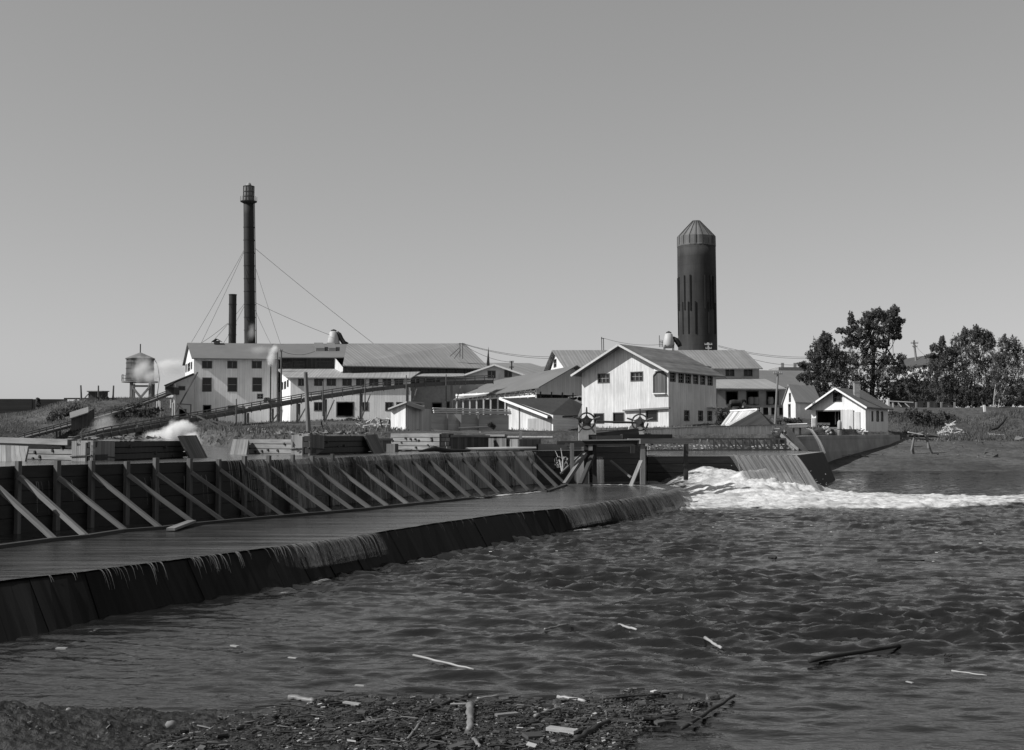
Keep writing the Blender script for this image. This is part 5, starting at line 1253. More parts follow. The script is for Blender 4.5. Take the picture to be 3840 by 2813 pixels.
# ------------------------------------------------------------------ left hill: huts, board wall
t_ = thing('hilltop_hut', 'small dark hut on top of the weedy hill', 'hut')
a, b = PX(331, 184), PX(380, 184); m = MB(); m.box(v3(a, zz(1512, 184)), v3(b-a, 0), (0, 3, 0), (0, 0, zz(1467, 184)-zz(1512, 184))); m.build('wall', dark_boards, t_)
m = MB(); m.slab(v3(a+V((-.15,-.3)), zz(1466,184)), v3(b+V((.15,-.3)), zz(1466,184)), v3(b+V((.15,3.2)), zz(1463,184)), v3(a+V((-.15,3.2)), zz(1463,184)), .16); m.build('roof', plain_roof, t_)
m = MB(); m.beam(W(309,1502,184), W(333,1476,184), .12, .12); m.build('prop', trestle_wood, t_)
t_ = thing('hillside_shed', 'dark shed with pale tilted roof on the weedy slope', 'shed')
r = [W(263,1568,150), W(331,1546,150.5), W(331,1525,153), W(261,1547,152.5)]; m = MB(); m.slab(*r, .12); m.build('roof', mk('pale_tilted_roof', .16, vary=.12), t_)
m = MB(); A = [W(267,1567,150.3), W(329,1546,150.8)]; B = [W(267,1616,150.3), W(328,1598,150.8)]; m.quad(B[0], B[1], A[1], A[0]); bk = V((0, 2.4, .5)); m.quad(B[0]+V((0, 2.4, 0)), B[0], A[0], A[0]+bk); m.quad(B[1], B[1]+V((0, 2.4, 0)), A[1]+bk, A[1]); m.build('wall', dark_boards, t_)
t_ = thing('board_wall', 'long dark board wall on the skyline at the far left', 'wall')
m = MB()
for x0, x1, Z, yt, yb in ((-160, 120, 192, 1496, 1562), (120, 250, 194, 1497, 1566)):
    a, b = PX(x0, Z), PX(x1, Z); m.box(v3(a, zz(yb+8, Z)), v3(b-a, 0), (0, .3, 0), (0, 0, zz(yt, Z)-zz(yb+8, Z)))
m.build('boards', mk('black_boards', .024, vary=.3, nscale=(.3,4), boards=.3, axis=1, bdark=.3), t_)
m = MB(); p = PX(139, 191.5); m.beam(v3(p, zz(1566, 192)), v3(p, zz(1492, 192)), .3, .3); m.build('post', trestle_wood, t_)
t_ = thing('skyline_fence', 'low dark rail fence along the hilltop between hut and water tower', 'fence')
m = MB(); m.beam(W(240,1495,205), W(700,1494,205), .1, .25); m.build('rail', dark_boards, t_)
for i in range(12): m = MB(); p = W(245+40*i, 1500, 205); m.beam(p-V((0,0,1)), p+V((0,0,.3)), .15, .15); m.build('post', dark_boards, t_)
t_ = thing('hill_lumber_heap', 'jumbled dark planks heaped against the hilltop hut', 'lumber heap')
m = MB()
for i in range(14): p = W(R.uniform(375,405), R.uniform(1490,1535), 183); m.beam(p, p+V((R.uniform(-1,1.6), R.uniform(-.5,.5), R.uniform(-1,1))), .12, .22)
m.build('planks', dark_wood, t_)

# ------------------------------------------------------------------ log cribs and timber boxes in the pond
def logwall(root, A, B, z0, z1, n, mat=log_wood, th=.22, ends=False, name='log_courses'):
    m = MB(); d = v3(B-A, 0); nn = V((d.y, -d.x, 0)).normalized(); h = (z1-z0)/n
    for k in range(n):
        o = nn*R.uniform(-.03, .03); e_ = R.uniform(-.1, .1) if ends else 0
        m.box(v3(A, z0+h*k+.006)+o-d.normalized()*e_, d+d.normalized()*2*e_, nn*-th, V((0, R.uniform(-.01,.01), h-.022)))
    m.build(name, mat, root); m = MB(); m.box(v3(A, z0)-nn*(th+.02), d, nn*-.05, V((0, 0, z1-z0-.04))); m.build('gap_light_block', dark_wood, root)  # added dark sheet, keeps light from showing through the gaps between logs
def dowels(root, A, B, z0, z1, n, seed):
    """cross-log ends showing in the wall"""
    rs = random.Random(seed); d = v3(B-A, 0); nn = V((d.y, -d.x, 0)).normalized()
    for i in range(n):
        m = MB(); p = v3(A, 0)+d*rs.uniform(.06, .94); p.z = rs.uniform(z0, z1); m.tube([p+nn*-.1, p+nn*.06], .05, 7); m.build('cross_log_end', dark_wood, root)
def panel(root, a, b, c, d, th=.06, mat=grey_boards, name='board_panel'):
    m = MB(); n = (V(b)-V(a)).cross(V(d)-V(a)).normalized(); m.quad(a, b, c, d); o = n*-th
    a, b, c, d = map(V, (a, b, c, d))
    m.quad(b+o, a+o, d+o, c+o)
    for p, q in ((a, b), (b, c), (c, d), (d, a)): m.quad(p+o, q+o, q, p)
    return m.build(name, mat, root)
def rubble(root, A, B, z, depth, n, seed, size=.12):
    rs = random.Random(seed); m = MB(); d = v3(B-A, 0); nn = V((-d.y, d.x, 0)).normalized()
    for i in range(n):
        p = v3(A, z)+d*rs.random()+nn*rs.uniform(0, depth); s = rs.uniform(.5, 1.3)*size
        pts = [p+V((rs.gauss(0, s), rs.gauss(0, s), abs(rs.gauss(0, s*.6)))) for _ in range(5)]
        m.tri(pts[0], pts[1], pts[2]); m.tri(pts[0], pts[2], pts[3]); m.tri(pts[1], pts[3], pts[4]); m.tri(pts[0], pts[4], pts[1])
    m.build('rubble_fill', stone_m, root)
z0 = ZC-.15
t_ = thing('log_crib', 'nearest log crib with pale boarded corner, left of the white steam', 'crib', 'log cribs in the pond')
A, K, B = PX(272, 34.4), PX(352, 33.2), PX(716, 39.2); zt = zz(1652, 33.2)
panel(t_, v3(A, z0), v3(K, z0), v3(K, zt), v3(A, zt-.02)); K2 = K+(B-K)*.19; panel(t_, v3(K, z0), v3(K2+V((.03,-.05)), z0), v3(K2+V((.03,-.05)), zt-.02), v3(K, zt))
logwall(t_, K+(B-K)*.02, B, z0, zz(1655, 39)-.02+.05, 4, dark_wood); dowels(t_, K2, B, z0+.1, zt-.1, 5, 1)  # darker wood than the sunlit log walls, paints in this side's shade
n2 = V(((B-K).y, -(B-K).x)).normalized(); e2 = (B-K).normalized()
q0 = B-e2*1.25+n2*.45; q1 = B-e2*.0+n2*.45
panel(t_, v3(q0+n2*.1+e2*.25, z0), v3(q1+n2*.1+e2*.28, z0), v3(q1-n2*.25, zz(1632,39.2)), v3(q0-n2*.25, zz(1634,38.2)), mat=dark_boards if False else mk('shade_painted_boards', .12, vary=.3, nscale=(12,.5), boards=.16, bdark=.4, bvar=.3))  # darker copy of the boards, shade of the turned-away sides put into the colour
m = MB(); m.poly([v3(A, zt-.01), v3(K, zt-.01), v3(B, zt-.0), v3(B+V((-1.5, 3)), zt), v3(A+V((.6, 4)), zt)]); m.build('fill_top', stone_m, t_)
rubble(t_, K, B, zt+.02, 1.4, 80, 5, .08)
m = MB(); c_ = v3(A, zt-.3); nA = V(((K-A).y, -(K-A).x, 0)).normalized(); m.tube([v3(A, z0+.26)+nA*.03, v3(K, z0+.32)+nA*.05, v3(K2, z0+.24)+v3(n2*.06, 0)], .018, 5); m.build('wire_binding', iron, t_)
t_ = thing('log_crib', 'pale log wall with slanted board panel at the far left of the pond', 'crib', 'log cribs in the pond')
A, B = PX(-40, 38.2), PX(274, 34.6); zt = zz(1661, 36)
logwall(t_, A, B, z0, zt, 4); dowels(t_, A, B, z0+.1, zt-.1, 6, 2)
m = MB(); m.beam(v3(A, zt+.09), v3(B, zz(1652,34.6)-.05), .3, .16); m.build('top_log', grey_wood, t_)
q = [W(-20,1738,33.4), W(88,1736,33.2), W(106,1673,34.8), W(-20,1668,35.2)]; q[0].z = q[1].z = z0; panel(t_, *q, th=.12)
t_ = thing('log_crib', 'middle log crib with stones on top and a pale boarded corner', 'crib', 'log cribs in the pond')
A, K, B = PX(1093, 45), PX(1163, 43.8), PX(1404, 50); zt = zz(1627, 44)
panel(t_, v3(A, z0), v3(K, z0), v3(K, zt+.03), v3(A, zt-.05)); K2 = K+(B-K)*.18; n2 = V(((B-K).y, -(B-K).x)).normalized(); e2 = (B-K).normalized()
panel(t_, v3(K, z0), v3(K2+n2*.06, z0+.35), v3(K2+n2*.06, zt-.06), v3(K, zt), mat=MATS['shade_painted_boards'])
logwall(t_, K, B, z0, zt-.06, 4, dark_wood); dowels(t_, K2, B, z0+.1, zt-.2, 4, 3)  # shade of this log side put into the colour by darker wood
q0 = B-e2*1.35; q1 = B
panel(t_, v3(q0+n2*.5+e2*.2, z0), v3(q1+n2*.5+e2*.15, z0), v3(q1+n2*.12, zt-.0), v3(q0+n2*.12, zt-.06), mat=MATS['shade_painted_boards'])
m = MB(); m.poly([v3(A, zt-.06), v3(K, zt-.06), v3(B, zt-.06), v3(B+V((-2, 4)), zt-.05), v3(A+V((.5, 4)), zt-.05)]); m.build('fill_top', ground_m, t_)
rubble(t_, K, B, zt-.02, 1.5, 110, 8, .11)
m = MB(); m.tube([v3(A, z0+.36)+V((-.02,-.05,0)), v3(K, z0+.42)+V((-.02,-.06,0)), v3(K2, z0+.36)+v3(n2*.1,0)], .02, 5); m.build('wire_binding', iron, t_)
t_ = thing('log_crib', 'log wall with slanted board panel between steam and middle crib', 'crib', 'log cribs in the pond')
A, B = PX(915, 47.5), PX(1095, 45.4); zt = zz(1646, 46)
logwall(t_, A, B, z0, zt, 4); dowels(t_, A, B, z0+.2, zt-.1, 6, 4)
q = [W(858,1712,45.6), W(921,1711,45.2), W(932,1648,47), W(874,1647,47.4)]; q[0].z = q[1].z = z0; panel(t_, *q, th=.14)
t_ = thing('log_crib', 'squared log crib with bolt heads below the little white shed', 'crib', 'log cribs in the pond')
A, B = PX(1462, 58.5), PX(1672, 55.5); zt = zz(1624, 57)
logwall(t_, A, B, z0, zt, 5, ends=True); dowels(t_, A, B, z0+.1, zt-.1, 12, 6)
logwall(t_, B, PX(1700, 62), z0, zt, 5, dark_wood)
m = MB(); m.poly([v3(A, zt), v3(B, zt), v3(PX(1700, 64), zt+.1), v3(PX(1450, 66), zt+.1)]); m.build('fill_top', ground_m, t_)
for nm, lab, x0, x1, Z0, Z1, yt, mt in (('plank_bulkhead', 'short bright plank bulkhead between two log cribs', 1404, 1468, 54, 55, 1652, grey_boards), ('plank_bulkhead', 'dark plank bulkhead right of the bolted crib', 1668, 1832, 57.5, 60, 1640, mk('dark_bulkhead', .08, vary=.4, nscale=(7,.5), boards=.25, bdark=.4, bvar=.35)), ('plank_bulkhead', 'striped plank bulkhead left of the corner box', 1826, 1898, 60.5, 59.5, 1637, mk('striped_bulkhead', .12, vary=.4, nscale=(7,.4), boards=.2, bdark=.5, bvar=.5))):
    A, B = PX(x0, Z0), PX(x1, Z1); zt = zz(yt, Z0)
    t_ = thing(nm, lab, 'bulkhead', 'plank bulkheads'); panel(t_, v3(A, z0), v3(B, z0), v3(B, zt), v3(A, zt), mat=mt, name='boards')
    m = MB(); nA = V(((B-A).y, -(B-A).x, 0)).normalized(); m.beam(v3(A, zt+.05), v3(B, zt+.05), .2, .1); m.build('cap', grey_wood, t_)
t_ = thing('corner_box', 'small boarded corner box standing in the pond with a post', 'crib')
A, K, B = PX(1896, 60), PX(1946, 58.6), PX(2028, 61); zt = zz(1647, 59)
panel(t_, v3(A, z0), v3(K, z0), v3(K, zt), v3(A, zt)); panel(t_, v3(K, z0), v3(B, z0), v3(B, zt), v3(K, zt), mat=MATS['shade_painted_boards'])  # right face in darker boards, its shade painted in
m = MB(); m.beam(v3(PX(1952, 59), z0), v3(PX(1952, 59), zz(1616, 59)), .14, .14); m.build('post', grey_wood, t_)
for lab, x0, x1, Z, y in (('birch log lying on the corner box left of the post', 1896, 1985, 60.5, 1641), ('birch log lying behind the corner box towards the gate', 1965, 2072, 62, 1641)):
    m = MB(); m.tube([W(x0, y, Z), W(x1, y, Z)], .075, 10); tag(m.build('birch_log', bark), lab, 'log', 'birch logs by the corner box')
m = MB(); m.tube([W(1746,1684,56), W(1900,1682,56.5), W(2010,1680,57)], [.06,.075,.05], 8); tag(m.build('floating_pole', pale_wood), 'long pale peeled pole floating at the pond edge', 'log')
t_ = thing('concrete_sill', 'low grey concrete sill between corner box and gate', 'sill'); m = MB(); a, b = PX(2018, 60.5), PX(2180, 62); m.box(v3(a, z0), v3(b-a, 0), (0, .6, 0), (0, 0, zz(1664, 61)-z0)); m.build('block', mk('sill_concrete', .2, vary=.2), t_)
m = MB(); q = W(1487,1710,52); m.box(v3(PX(1450, 53.5), z0), v3(PX(1482, 53)-PX(1450, 53.5), 0), (.1, .5, 0), (0, 0, .5)); tag(m.build('mooring_block', mk('block_wood', .1, vary=.4, nscale=(8,1))), 'weathered stump like block at the left end of the bolted crib', 'block')
m = MB()
for i in range(26):
    x = 1465+i*18+R.uniform(-4,4); p = W(x, 1697-(x-1465)*.008, 54.5); p.z = ZC+.03
    m.beam(p, p+V((R.uniform(.2,.6), R.uniform(-.1,.2), R.uniform(-.02,.05))), .07, .05)
struct(m.build('crest_debris', dark_wood), 'stuff')
m = MB(); a = W(1570,1706,50); b = W(1760,1700,53); a.z = b.z = ZC+.06; m.tube([a, a.lerp(b,.3)+V((0,0,.1)), a.lerp(b,.6), b], [.03,.11,.09,.05], 8); tag(m.build('stranded_log', bark_d), 'dark waterlogged log stranded along the dam crest', 'log')
# log lodged in the braces
m = MB(); a, b, c = W(862,1920,35.5), W(930,1893,35.8), W(998,1885,36.2); 
m.tube([a, b, c, c+V((.03,.02,.0))], [.05,.17,.2,.19], 10); tag(m.build('lodged_log', brace_wood), 'thick broken log lodged between the dam braces', 'log')
m = MB(); a, b = G(640,1985,ZA+.05), G(720,1955,ZA+.1); m.beam(a, b, .2, .06); tag(m.build('lodged_plank', brace_wood), 'loose plank lying at the foot of the dam braces', 'plank')

# ------------------------------------------------------------------ sluice gate with two spoked wheels
t_ = thing('sluice_gate', 'timber sluice gate platform on posts carrying the winding wheels', 'sluice gate')
Zg_ = 56.0
zt = zz(1651, Zg_)
def gb(name, x0, y0, Z0, x1, y1, Z1, w, h, mat=brace_wood): m = MB(); m.beam(W(x0, y0, Z0), W(x1, y1, Z1), w, h); return m.build(name, mat, t_)
gb('platform_beam', 2088, 1661, 56, 2400, 1657, 56, .5, .16, dark_wood); gb('platform_beam', 2130, 1668, 57.5, 2388, 1664, 57.5, .3, .2, dark_wood)
gb('deck_plank', 2180, 1651.5, 55.8, 2402, 1649, 55.8, .5, .05, grey_wood); gb('cross_beam', 2396, 1655, 55.6, 2594, 1653, 57, .25, .23, brace_wood)
for x, yt, yb, Z, wd, mt in ((2145, 1662, 1767, 55.5, .17, brace_wood), (2198, 1668, 1822, 56.5, .2, dark_wood), (2230, 1668, 1822, 56.5, .18, dark_wood), (2373, 1668, 1700, 58, .2, dark_wood), (2410, 1664, 1824, 55.8, .22, brace_wood), (2572, 1664, 1800, 57.5, .2, dark_wood)):
    gb('post', x, yb, Z, x, yt, Z, wd, wd, mt)
gb('brace', 2195, 1700, 56, 2118, 1816, 54.8, .17, .17, brace_wood); gb('brace', 2222, 1710, 56, 2176, 1818, 54.6, .17, .17, dark_wood); gb('brace', 2404, 1728, 55.4, 2364, 1826, 54.2, .17, .06, grey_wood)
gb('brace', 2102, 1776, 55.2, 2190, 1693, 56.2, .07, .07, brace_wood); gb('brace', 2290, 1728, 57, 2366, 1790, 56, .08, .08, brace_wood); gb('brace', 2132, 1672, 56, 2142, 1676, 55.6, .12, .12, brace_wood)
gb('corbel', 2120, 1664, 55.7, 2148, 1676, 55.6, .1, .1, dark_wood)
m = MB(); a, b = PX(2236, 58.6), PX(2424, 60.5)
for k in range(6): m.box(v3(a, ZA-.1+.30*k)+V((R.uniform(-.02,.02), R.uniform(-.03,.03), 0)), v3(b-a, 0), (0, .15, 0), (0, 0, .285))
a, b = PX(2000, 57.2), PX(2200, 58.6)
m.build('gate_planks', wet_plank, t_)
gb('lifted_plank', 2236, 1636, 56.2, 2395, 1618, 56.6, .06, .3, dark_wood); gb('lifted_plank', 2236, 1643, 56, 2340, 1640, 56, .1, .2, dark_wood); gb('spare_beam', 2330, 1637, 56, 2517, 1637, 57, .22, .2, dark_wood); gb('sill_log', 2100, 1822, 54.4, 2218, 1824, 53.5, .2, .16, dark_wood)
m = MB(); a = W(2170,1652,56.4); k = 56.4/4600
m.box(a+V((0, -.25, 0)), (36*k, 0, 0), (0, .5, 0), (0, 0, 22*k)); m.box(a+V((0, -.22, 22*k)), (64*k, 0, 0), (0, .44, 0), (0, 0, 42*k)); m.build('winch_block', mk('winch_block_wood', .3, vary=.2, nscale=(6,1)), t_)
m = MB(); m.box(a+V((36*k, -.2, 0)), (28*k, 0, 0), (0, .4, 0), (0, 0, 22*k)); m.build('winch_cheek', dark_wood, t_)
m = MB(); c = W(2385,1640,57.2); k = 57.2/4600
prof = [(-29,8),(29,8),(29,-25),(20,-42),(6,-52),(-12,-52),(-24,-40),(-29,-25)]
pp = [c+V((x*k, 0, -y*k)) for x, y in prof]; m.poly(pp); m.poly([p+V((0,.4,0)) for p in reversed(pp)])
for p, q in zip(pp, pp[1:]+pp[:1]): m.quad(q, p, p+V((0,.4,0)), q+V((0,.4,0)))
m.build('rounded_block', mk('pale_block', .42, vary=.15, nscale=(.5,6), boards=.12, axis=1, bdark=.15), t_)
m = MB(); m.tube([W(2236,1581,56.2), W(2385,1585,56.6)], .05, 8); m.build('shaft', iron, t_)
def wheel(lab, cx_, cy_, Z, rpx, yaw):
    w_ = thing('winding_wheel', lab, 'wheel', 'winding wheels of the sluice gate'); c = W(cx_, cy_, Z); k = Z/4600; r = rpx*k
    X_ = V((math.cos(yaw), math.sin(yaw), 0)); Nn = V((math.sin(yaw), -math.cos(yaw), 0)); Zv = V((0, 0, 1)); P = lambda rr, a, d=0: c+X_*(rr*math.sin(a))+Zv*(rr*math.cos(a))+Nn*d
    m = MB(); pts = [P(r, 2*math.pi*i/36) for i in range(37)]; m.tube(pts, .042, 6, cap=False); m.build('rim', iron, w_)
    m = MB(); m.tube([c-Nn*.1, c+Nn*.12], .10, 12); m.build('hub', iron, w_)
    for i in range(5):
        a = 2*math.pi*i/5; m = MB(); d = .03
        fl = [P(.06, a-1.4), P(.20, a-.62), P(r*.75, a-.09), P(r, a-.05), P(r, a+.05), P(r*.75, a+.09), P(.20, a+.62), P(.06, a+1.4)]
        m.poly([p+Nn*d for p in fl]); m.poly([p-Nn*d for p in reversed(fl)])
        for p, q in zip(fl, fl[1:]+fl[:1]): m.quad(q+Nn*d, p+Nn*d, p-Nn*d, q-Nn*d)
        s_ = m.build('spoke', iron, w_); m = MB(); m.tube([P(r*.95, a), P(r*1.72, a)], [.05, .034], 7); m.build('handle', iron if i in (0, 4) else mk('worn_handle', .14, vary=.3), s_)
wheel('left winding wheel with five spoke handles on the block', 2200, 1580, 55.9, 31, .12)
wheel('right winding wheel with five spoke handles by the rounded block', 2400, 1584, 56.8, 30, -.25)
# water leaking through the gate
def leak(x0, x1, Z, z1, throw, fl0):
    pl = [PX(x, Z) for x in np.linspace(x0, x1, 6)]; pl = [v3(p, ZC-.3) for p in pl]
    fallsheet('gate_leak', pl, throw, 0, z1, weir_m, rows=8, flow=lambda p, t: fl0*math.sin(max(.02,t)*math.pi)+.02, step=.06)
leak(2146, 2206, 57.6, ZA, .5, .38); leak(2210, 2262, 57.8, ZA, .5, .2)
m = MB(); p = PX(2098, 55.6)
rs = random.Random(4)
b0 = v3(PX(2108, 55.4), ZA+.5)
for tip in ((2082,1690),(2103,1680),(2113,1712)):
    q = W(*tip, 55.6); m.tube([b0, b0.lerp(q,.5)+V((.05,0,.05)), q], [.03,.022,.01], 6)
br = m.build('drift_branch', pale_wood); tag(br, 'bare pale forked branch hung in front of the dam by the gate', 'branch')
m = MB()
for i in range(60):
    q = W(rs.uniform(2078,2125), rs.uniform(1712,1745), 55.5); m.quad(q, q+V((.06,0,.02)), q+V((.05,0,-.12)), q+V((.0,0,-.1)))
m.build('dead_leaves', pale_wood, br)

# ------------------------------------------------------------------ ladder like crib and board fence on the right
t_ = thing('trestle_crib', 'low timber crib of short posts and diagonal struts along the basin', 'crib')
a, b = W(2425,1647,86), W(2945,1640,90); b.z = a.z
a2, b2 = a.copy(), b.copy(); a2.z = b2.z = ZB+.06
m = MB(); m.beam(a, b, .22, .14); m.build('top_beam', brace_wood, t_)
m = MB(); m.beam(a2, b2, .22, .12); m.build('bottom_beam', grey_wood, t_)
n_ = 19
for i in range(n_+1):
    p, q = a.lerp(b, i/n_), a2.lerp(b2, i/n_); m = MB(); m.beam(q+V((0,-.05,0)), p+V((0,-.05,0)), .14, .14); m.build('post', pale_wood if i < 9 else grey_wood, t_)
    if i < n_: q2 = a2.lerp(b2, (i+.85)/n_); m = MB(); m.beam(p+V((0,.1,-.08)), q2+V((0,-.1,.05)), .08, .10); m.build('strut', pale_wood if i < 9 else grey_wood, t_)
m = MB()
for i in range(160):
    s = R.random(); p = a2.lerp(b2, s)+V((0, R.uniform(.2, .9), R.uniform(0, .35))); w_ = R.uniform(.2, .7); m.beam(p, p+V((w_, R.uniform(-.2,.2), R.uniform(-.06,.06))), R.uniform(.04,.12), R.uniform(.03,.08))
m.build('scrap_fill', pale_wood, t_)
t_ = thing('board_fence', 'long grey vertical board fence below the big gabled house', 'fence')
path = [(1800,1622,1655,78),(2170,1619,1652,86),(2440,1611,1644,90),(2600,1603,1642,92),(2940,1594,1642,95)]
PT = [W(x, yt, Z) for x, yt, yb, Z in path]; PB = [W(x, yb, Z) for x, yt, yb, Z in path]
tot = 0; m = MB()
for i in range(len(path)-1):
    L = (PT[i+1]-PT[i]).length; n_ = int(L/.28)
    for k in range(n_):
        s0, s1 = k/n_, (k+1)/n_; q0, q1 = PB[i].lerp(PB[i+1], s0), PB[i].lerp(PB[i+1], s1-.03/L); r0, r1 = PT[i].lerp(PT[i+1], s0), PT[i].lerp(PT[i+1], s1-.03/L); j = V((0, R.uniform(-.02,.02), 0)); jz = V((0,0,R.uniform(-.03,.03)))
        u = R.random()*50; d=V((0,0,-.15)); m.quad(q0+j+d, q1+j+d, r1+j+jz, r0+j+jz, uv=[(u,0),(u+.27,0),(u+.27,1),(u,1)])
        bk = V((0,.04,0)); m.quad(q1+j+d+bk, q0+j+d+bk, r0+j+jz+bk, r1+j+jz+bk); m.quad(r0+j+jz, r1+j+jz, r1+j+jz+bk, r0+j+jz+bk)
m.build('boards', mk('fence_board', .55, vary=.3, nscale=(4,.4), large=.3, pits=.2), t_)
m = MB()
for i in range(len(path)-1): m.beam(PT[i]+V((0,-.03,.03)), PT[i+1]+V((0,-.03,.03)), .14, .05)
m.build('cap_rail', grey_wood, t_)
t_ = thing('log_chute', 'steep plank chute descending from the fence end to the basin', 'chute')
m = MB()
def plankquad(a, b, c, d, mat, nm, th=.08): return panel(t_, W(*a), W(*b), W(*c), W(*d), th, mat, nm)
plankquad((2945,1662,93), (2990,1708,88.5), (2982,1650,94), (2930,1596,97), brace_wood, 'chute_side')
plankquad((2917,1602,96.5), (2921,1620,96), (3000,1700,87), (2988,1672,91), dark_wood, 'chute_floor')
plankquad((2921,1618,95.6), (2920,1634,95.2), (2990,1690,86.6), (2992,1680,87), brace_wood, 'chute_side')
m = MB(); m.beam(W(2936,1593,97.5), W(3024,1704,86), .25, .5); m.build('chute_beam', dark_wood, t_)
t_ = thing('stacked_planks', 'small stepped stack of pale boards at the fence end', 'lumber pile')
for i in range(6):
    p = W(2912-4.5*i, 1603+6*i, 94.5); m = MB(); m.box(p, (.34, 0, 0), (0, .8, 0), (0, 0, .085)); m.build('board', pale_wood if i % 2 else grey_wood, t_)
t_ = thing('wooden_flume', 'wooden flume trough on posts spouting water over the retaining wall', 'flume')
a, b = W(2948,1604,99), W(3028,1602,97); m = MB(); m.box(a, b-a, (0, .7, 0), (0, 0, .26)); m.build('trough', trestle_wood, t_)
m = MB(); m.beam(a+V((0,-.03,.28)), b+V((0,-.03,.28)), .1, .06); m.build('rim', pale_wood, t_)
for x in (2975, 3000): m = MB(); m.beam(W(x,1634,98), W(x,1605,98), .16, .16); m.build('post', dark_wood, t_)
sp0 = [W(3026,1607,96.8), W(3042,1612,96), W(3056,1632,95), W(3070,1655,94), W(3080,1678,93.4), W(3088,1700,93)]
vs = []; uv = []; fo = []
for i, p in enumerate(sp0):
    for k in range(5): wd = .10+.03*i; vs.append(p+V(((k/4-.5)*wd*1.3, (k/4-.5)*-.2, .03*math.sin(k*2)))); uv.append((k*.4, i*.6)); fo.append(.25-.03*i)
struct(mesh_np('flume_spout', np.array(vs), grid_faces(6, 5), weir_m, uv=np.array(uv), attr={'flow': fo}), 'stuff')

# ------------------------------------------------------------------ retaining wall
t_ = thing('retaining_wall', 'stained concrete retaining wall curving in front of the cottage', 'retaining wall')
rw = [(2970,100,1637),(3060,104,1634),(3160,110,1633),(3250,115,1631.5),(3330,120,1630.5),(3372,124,1630.5)]
m = MB(); u = 0
Pp = [PX(x, Z) for x, Z, y in rw]; Zt = [zz(y, Z) for x, Z, y in rw]
for i in range(len(rw)-1):
    for k in range(6):
        a, b = Pp[i].lerp(Pp[i+1], k/6), Pp[i].lerp(Pp[i+1], (k+1)/6); za_, zb_ = lerp(Zt[i], Zt[i+1], k/6), lerp(Zt[i], Zt[i+1], (k+1)/6); L = (b-a).length
        n = V(((b-a).y, -(b-a).x)).normalized()
        m.quad(v3(a+n*.35, -.8), v3(b+n*.35, -.8), v3(b, zb_), v3(a, za_), uv=[(u,0),(u+L,0),(u+L,4),(u,4)]); m.quad(v3(a, za_), v3(b, zb_), v3(b-n*2.2, zb_), v3(a-n*2.2, za_)); u += L
a = Pp[-1]; n = V(((Pp[-1]-Pp[-2]).y, -(Pp[-1]-Pp[-2]).x)).normalized(); e_ = (Pp[-1]-Pp[-2]).normalized()
m.quad(v3(a+n*.35, -.8), v3(a+n*.35-n*6, -.8), v3(a-n*6, Zt[-1]), v3(a, Zt[-1]))
m.build('face', concrete, t_)
# things on the wall in front of the cottage
t_ = thing('mooring_bollard', 'pale rounded mooring post on the retaining wall by the doorway', 'bollard'); p = PX(3147, 110.2); k = 110.2/4600; z0_ = zz(1634,110.2)
m = MB(); m.lathe((p.x, p.y), [(8*k, z0_), (8*k, zz(1588,110.2)), (7*k, zz(1581,110.2)), (4*k, zz(1577,110.2)), (.01, zz(1576,110.2))], 14); m.build('shaft', mk('bollard_wood', .36, vary=.25, nscale=(6,1)), t_, smooth=True)
m = MB(); m.lathe((p.x, p.y), [(8.6*k, zz(1612,110.2)), (8.6*k, zz(1609,110.2))], 14, cap=False); m.build('band', iron, t_)
m = MB(); rs = random.Random(2)
for i in range(34): p = W(rs.uniform(3160,3240), rs.uniform(1618,1630), 116); m.beam(p, p+V((rs.uniform(-.9,.9), rs.uniform(-.3,.3), rs.uniform(-.1,.35))), .07, .08)
m.beam(W(3188,1625,116), W(3186,1597,116), .16, .16); m.beam(W(3188,1598,116), W(3200,1624,116), .1, .1)
tag(m.build('scrap_wood_pile', pale_wood), 'bright scrap wood heap in front of the cottage door leaf', 'wood pile')
m = MB(); q = PX(3105, 112); m.box(v3(q, zz(1632,112)), (1.0, 0, 0), (0, .5, 0), (0, 0, zz(1602,112)-zz(1632,112))); tag(m.build('plank_bin', mk('bin_boards', .3, vary=.2, boards=.2, axis=1)), 'low board bin before the dark doorway', 'bin')
m = MB()
for i in range(16): q = W(rs.uniform(3090,3116), rs.uniform(1602,1630), 109.5); m.lathe((q.x, q.y), [(.01, q.z-.12), (.12, q.z-.06), (.14, q.z), (.08, q.z+.1), (.01, q.z+.12)], 7)
tag(m.build('sack_heap', mk('pale_sacks', .42, vary=.3)), 'heap of pale lumps against the doorway bin', 'heap')
m = MB()
for x in (3070, 3085, 3100): m.beam(W(x,1622,126.8), W(x,1590,126.8), .08, .08)
m.beam(W(3066,1590,126.8), W(3112,1590,126.8), .08, .25); m.beam(W(3066,1604,126.8), W(3112,1604,126.8), .06, .08); tag(m.build('work_bench', grey_wood), 'dim wooden bench inside the open cottage doorway', 'bench')

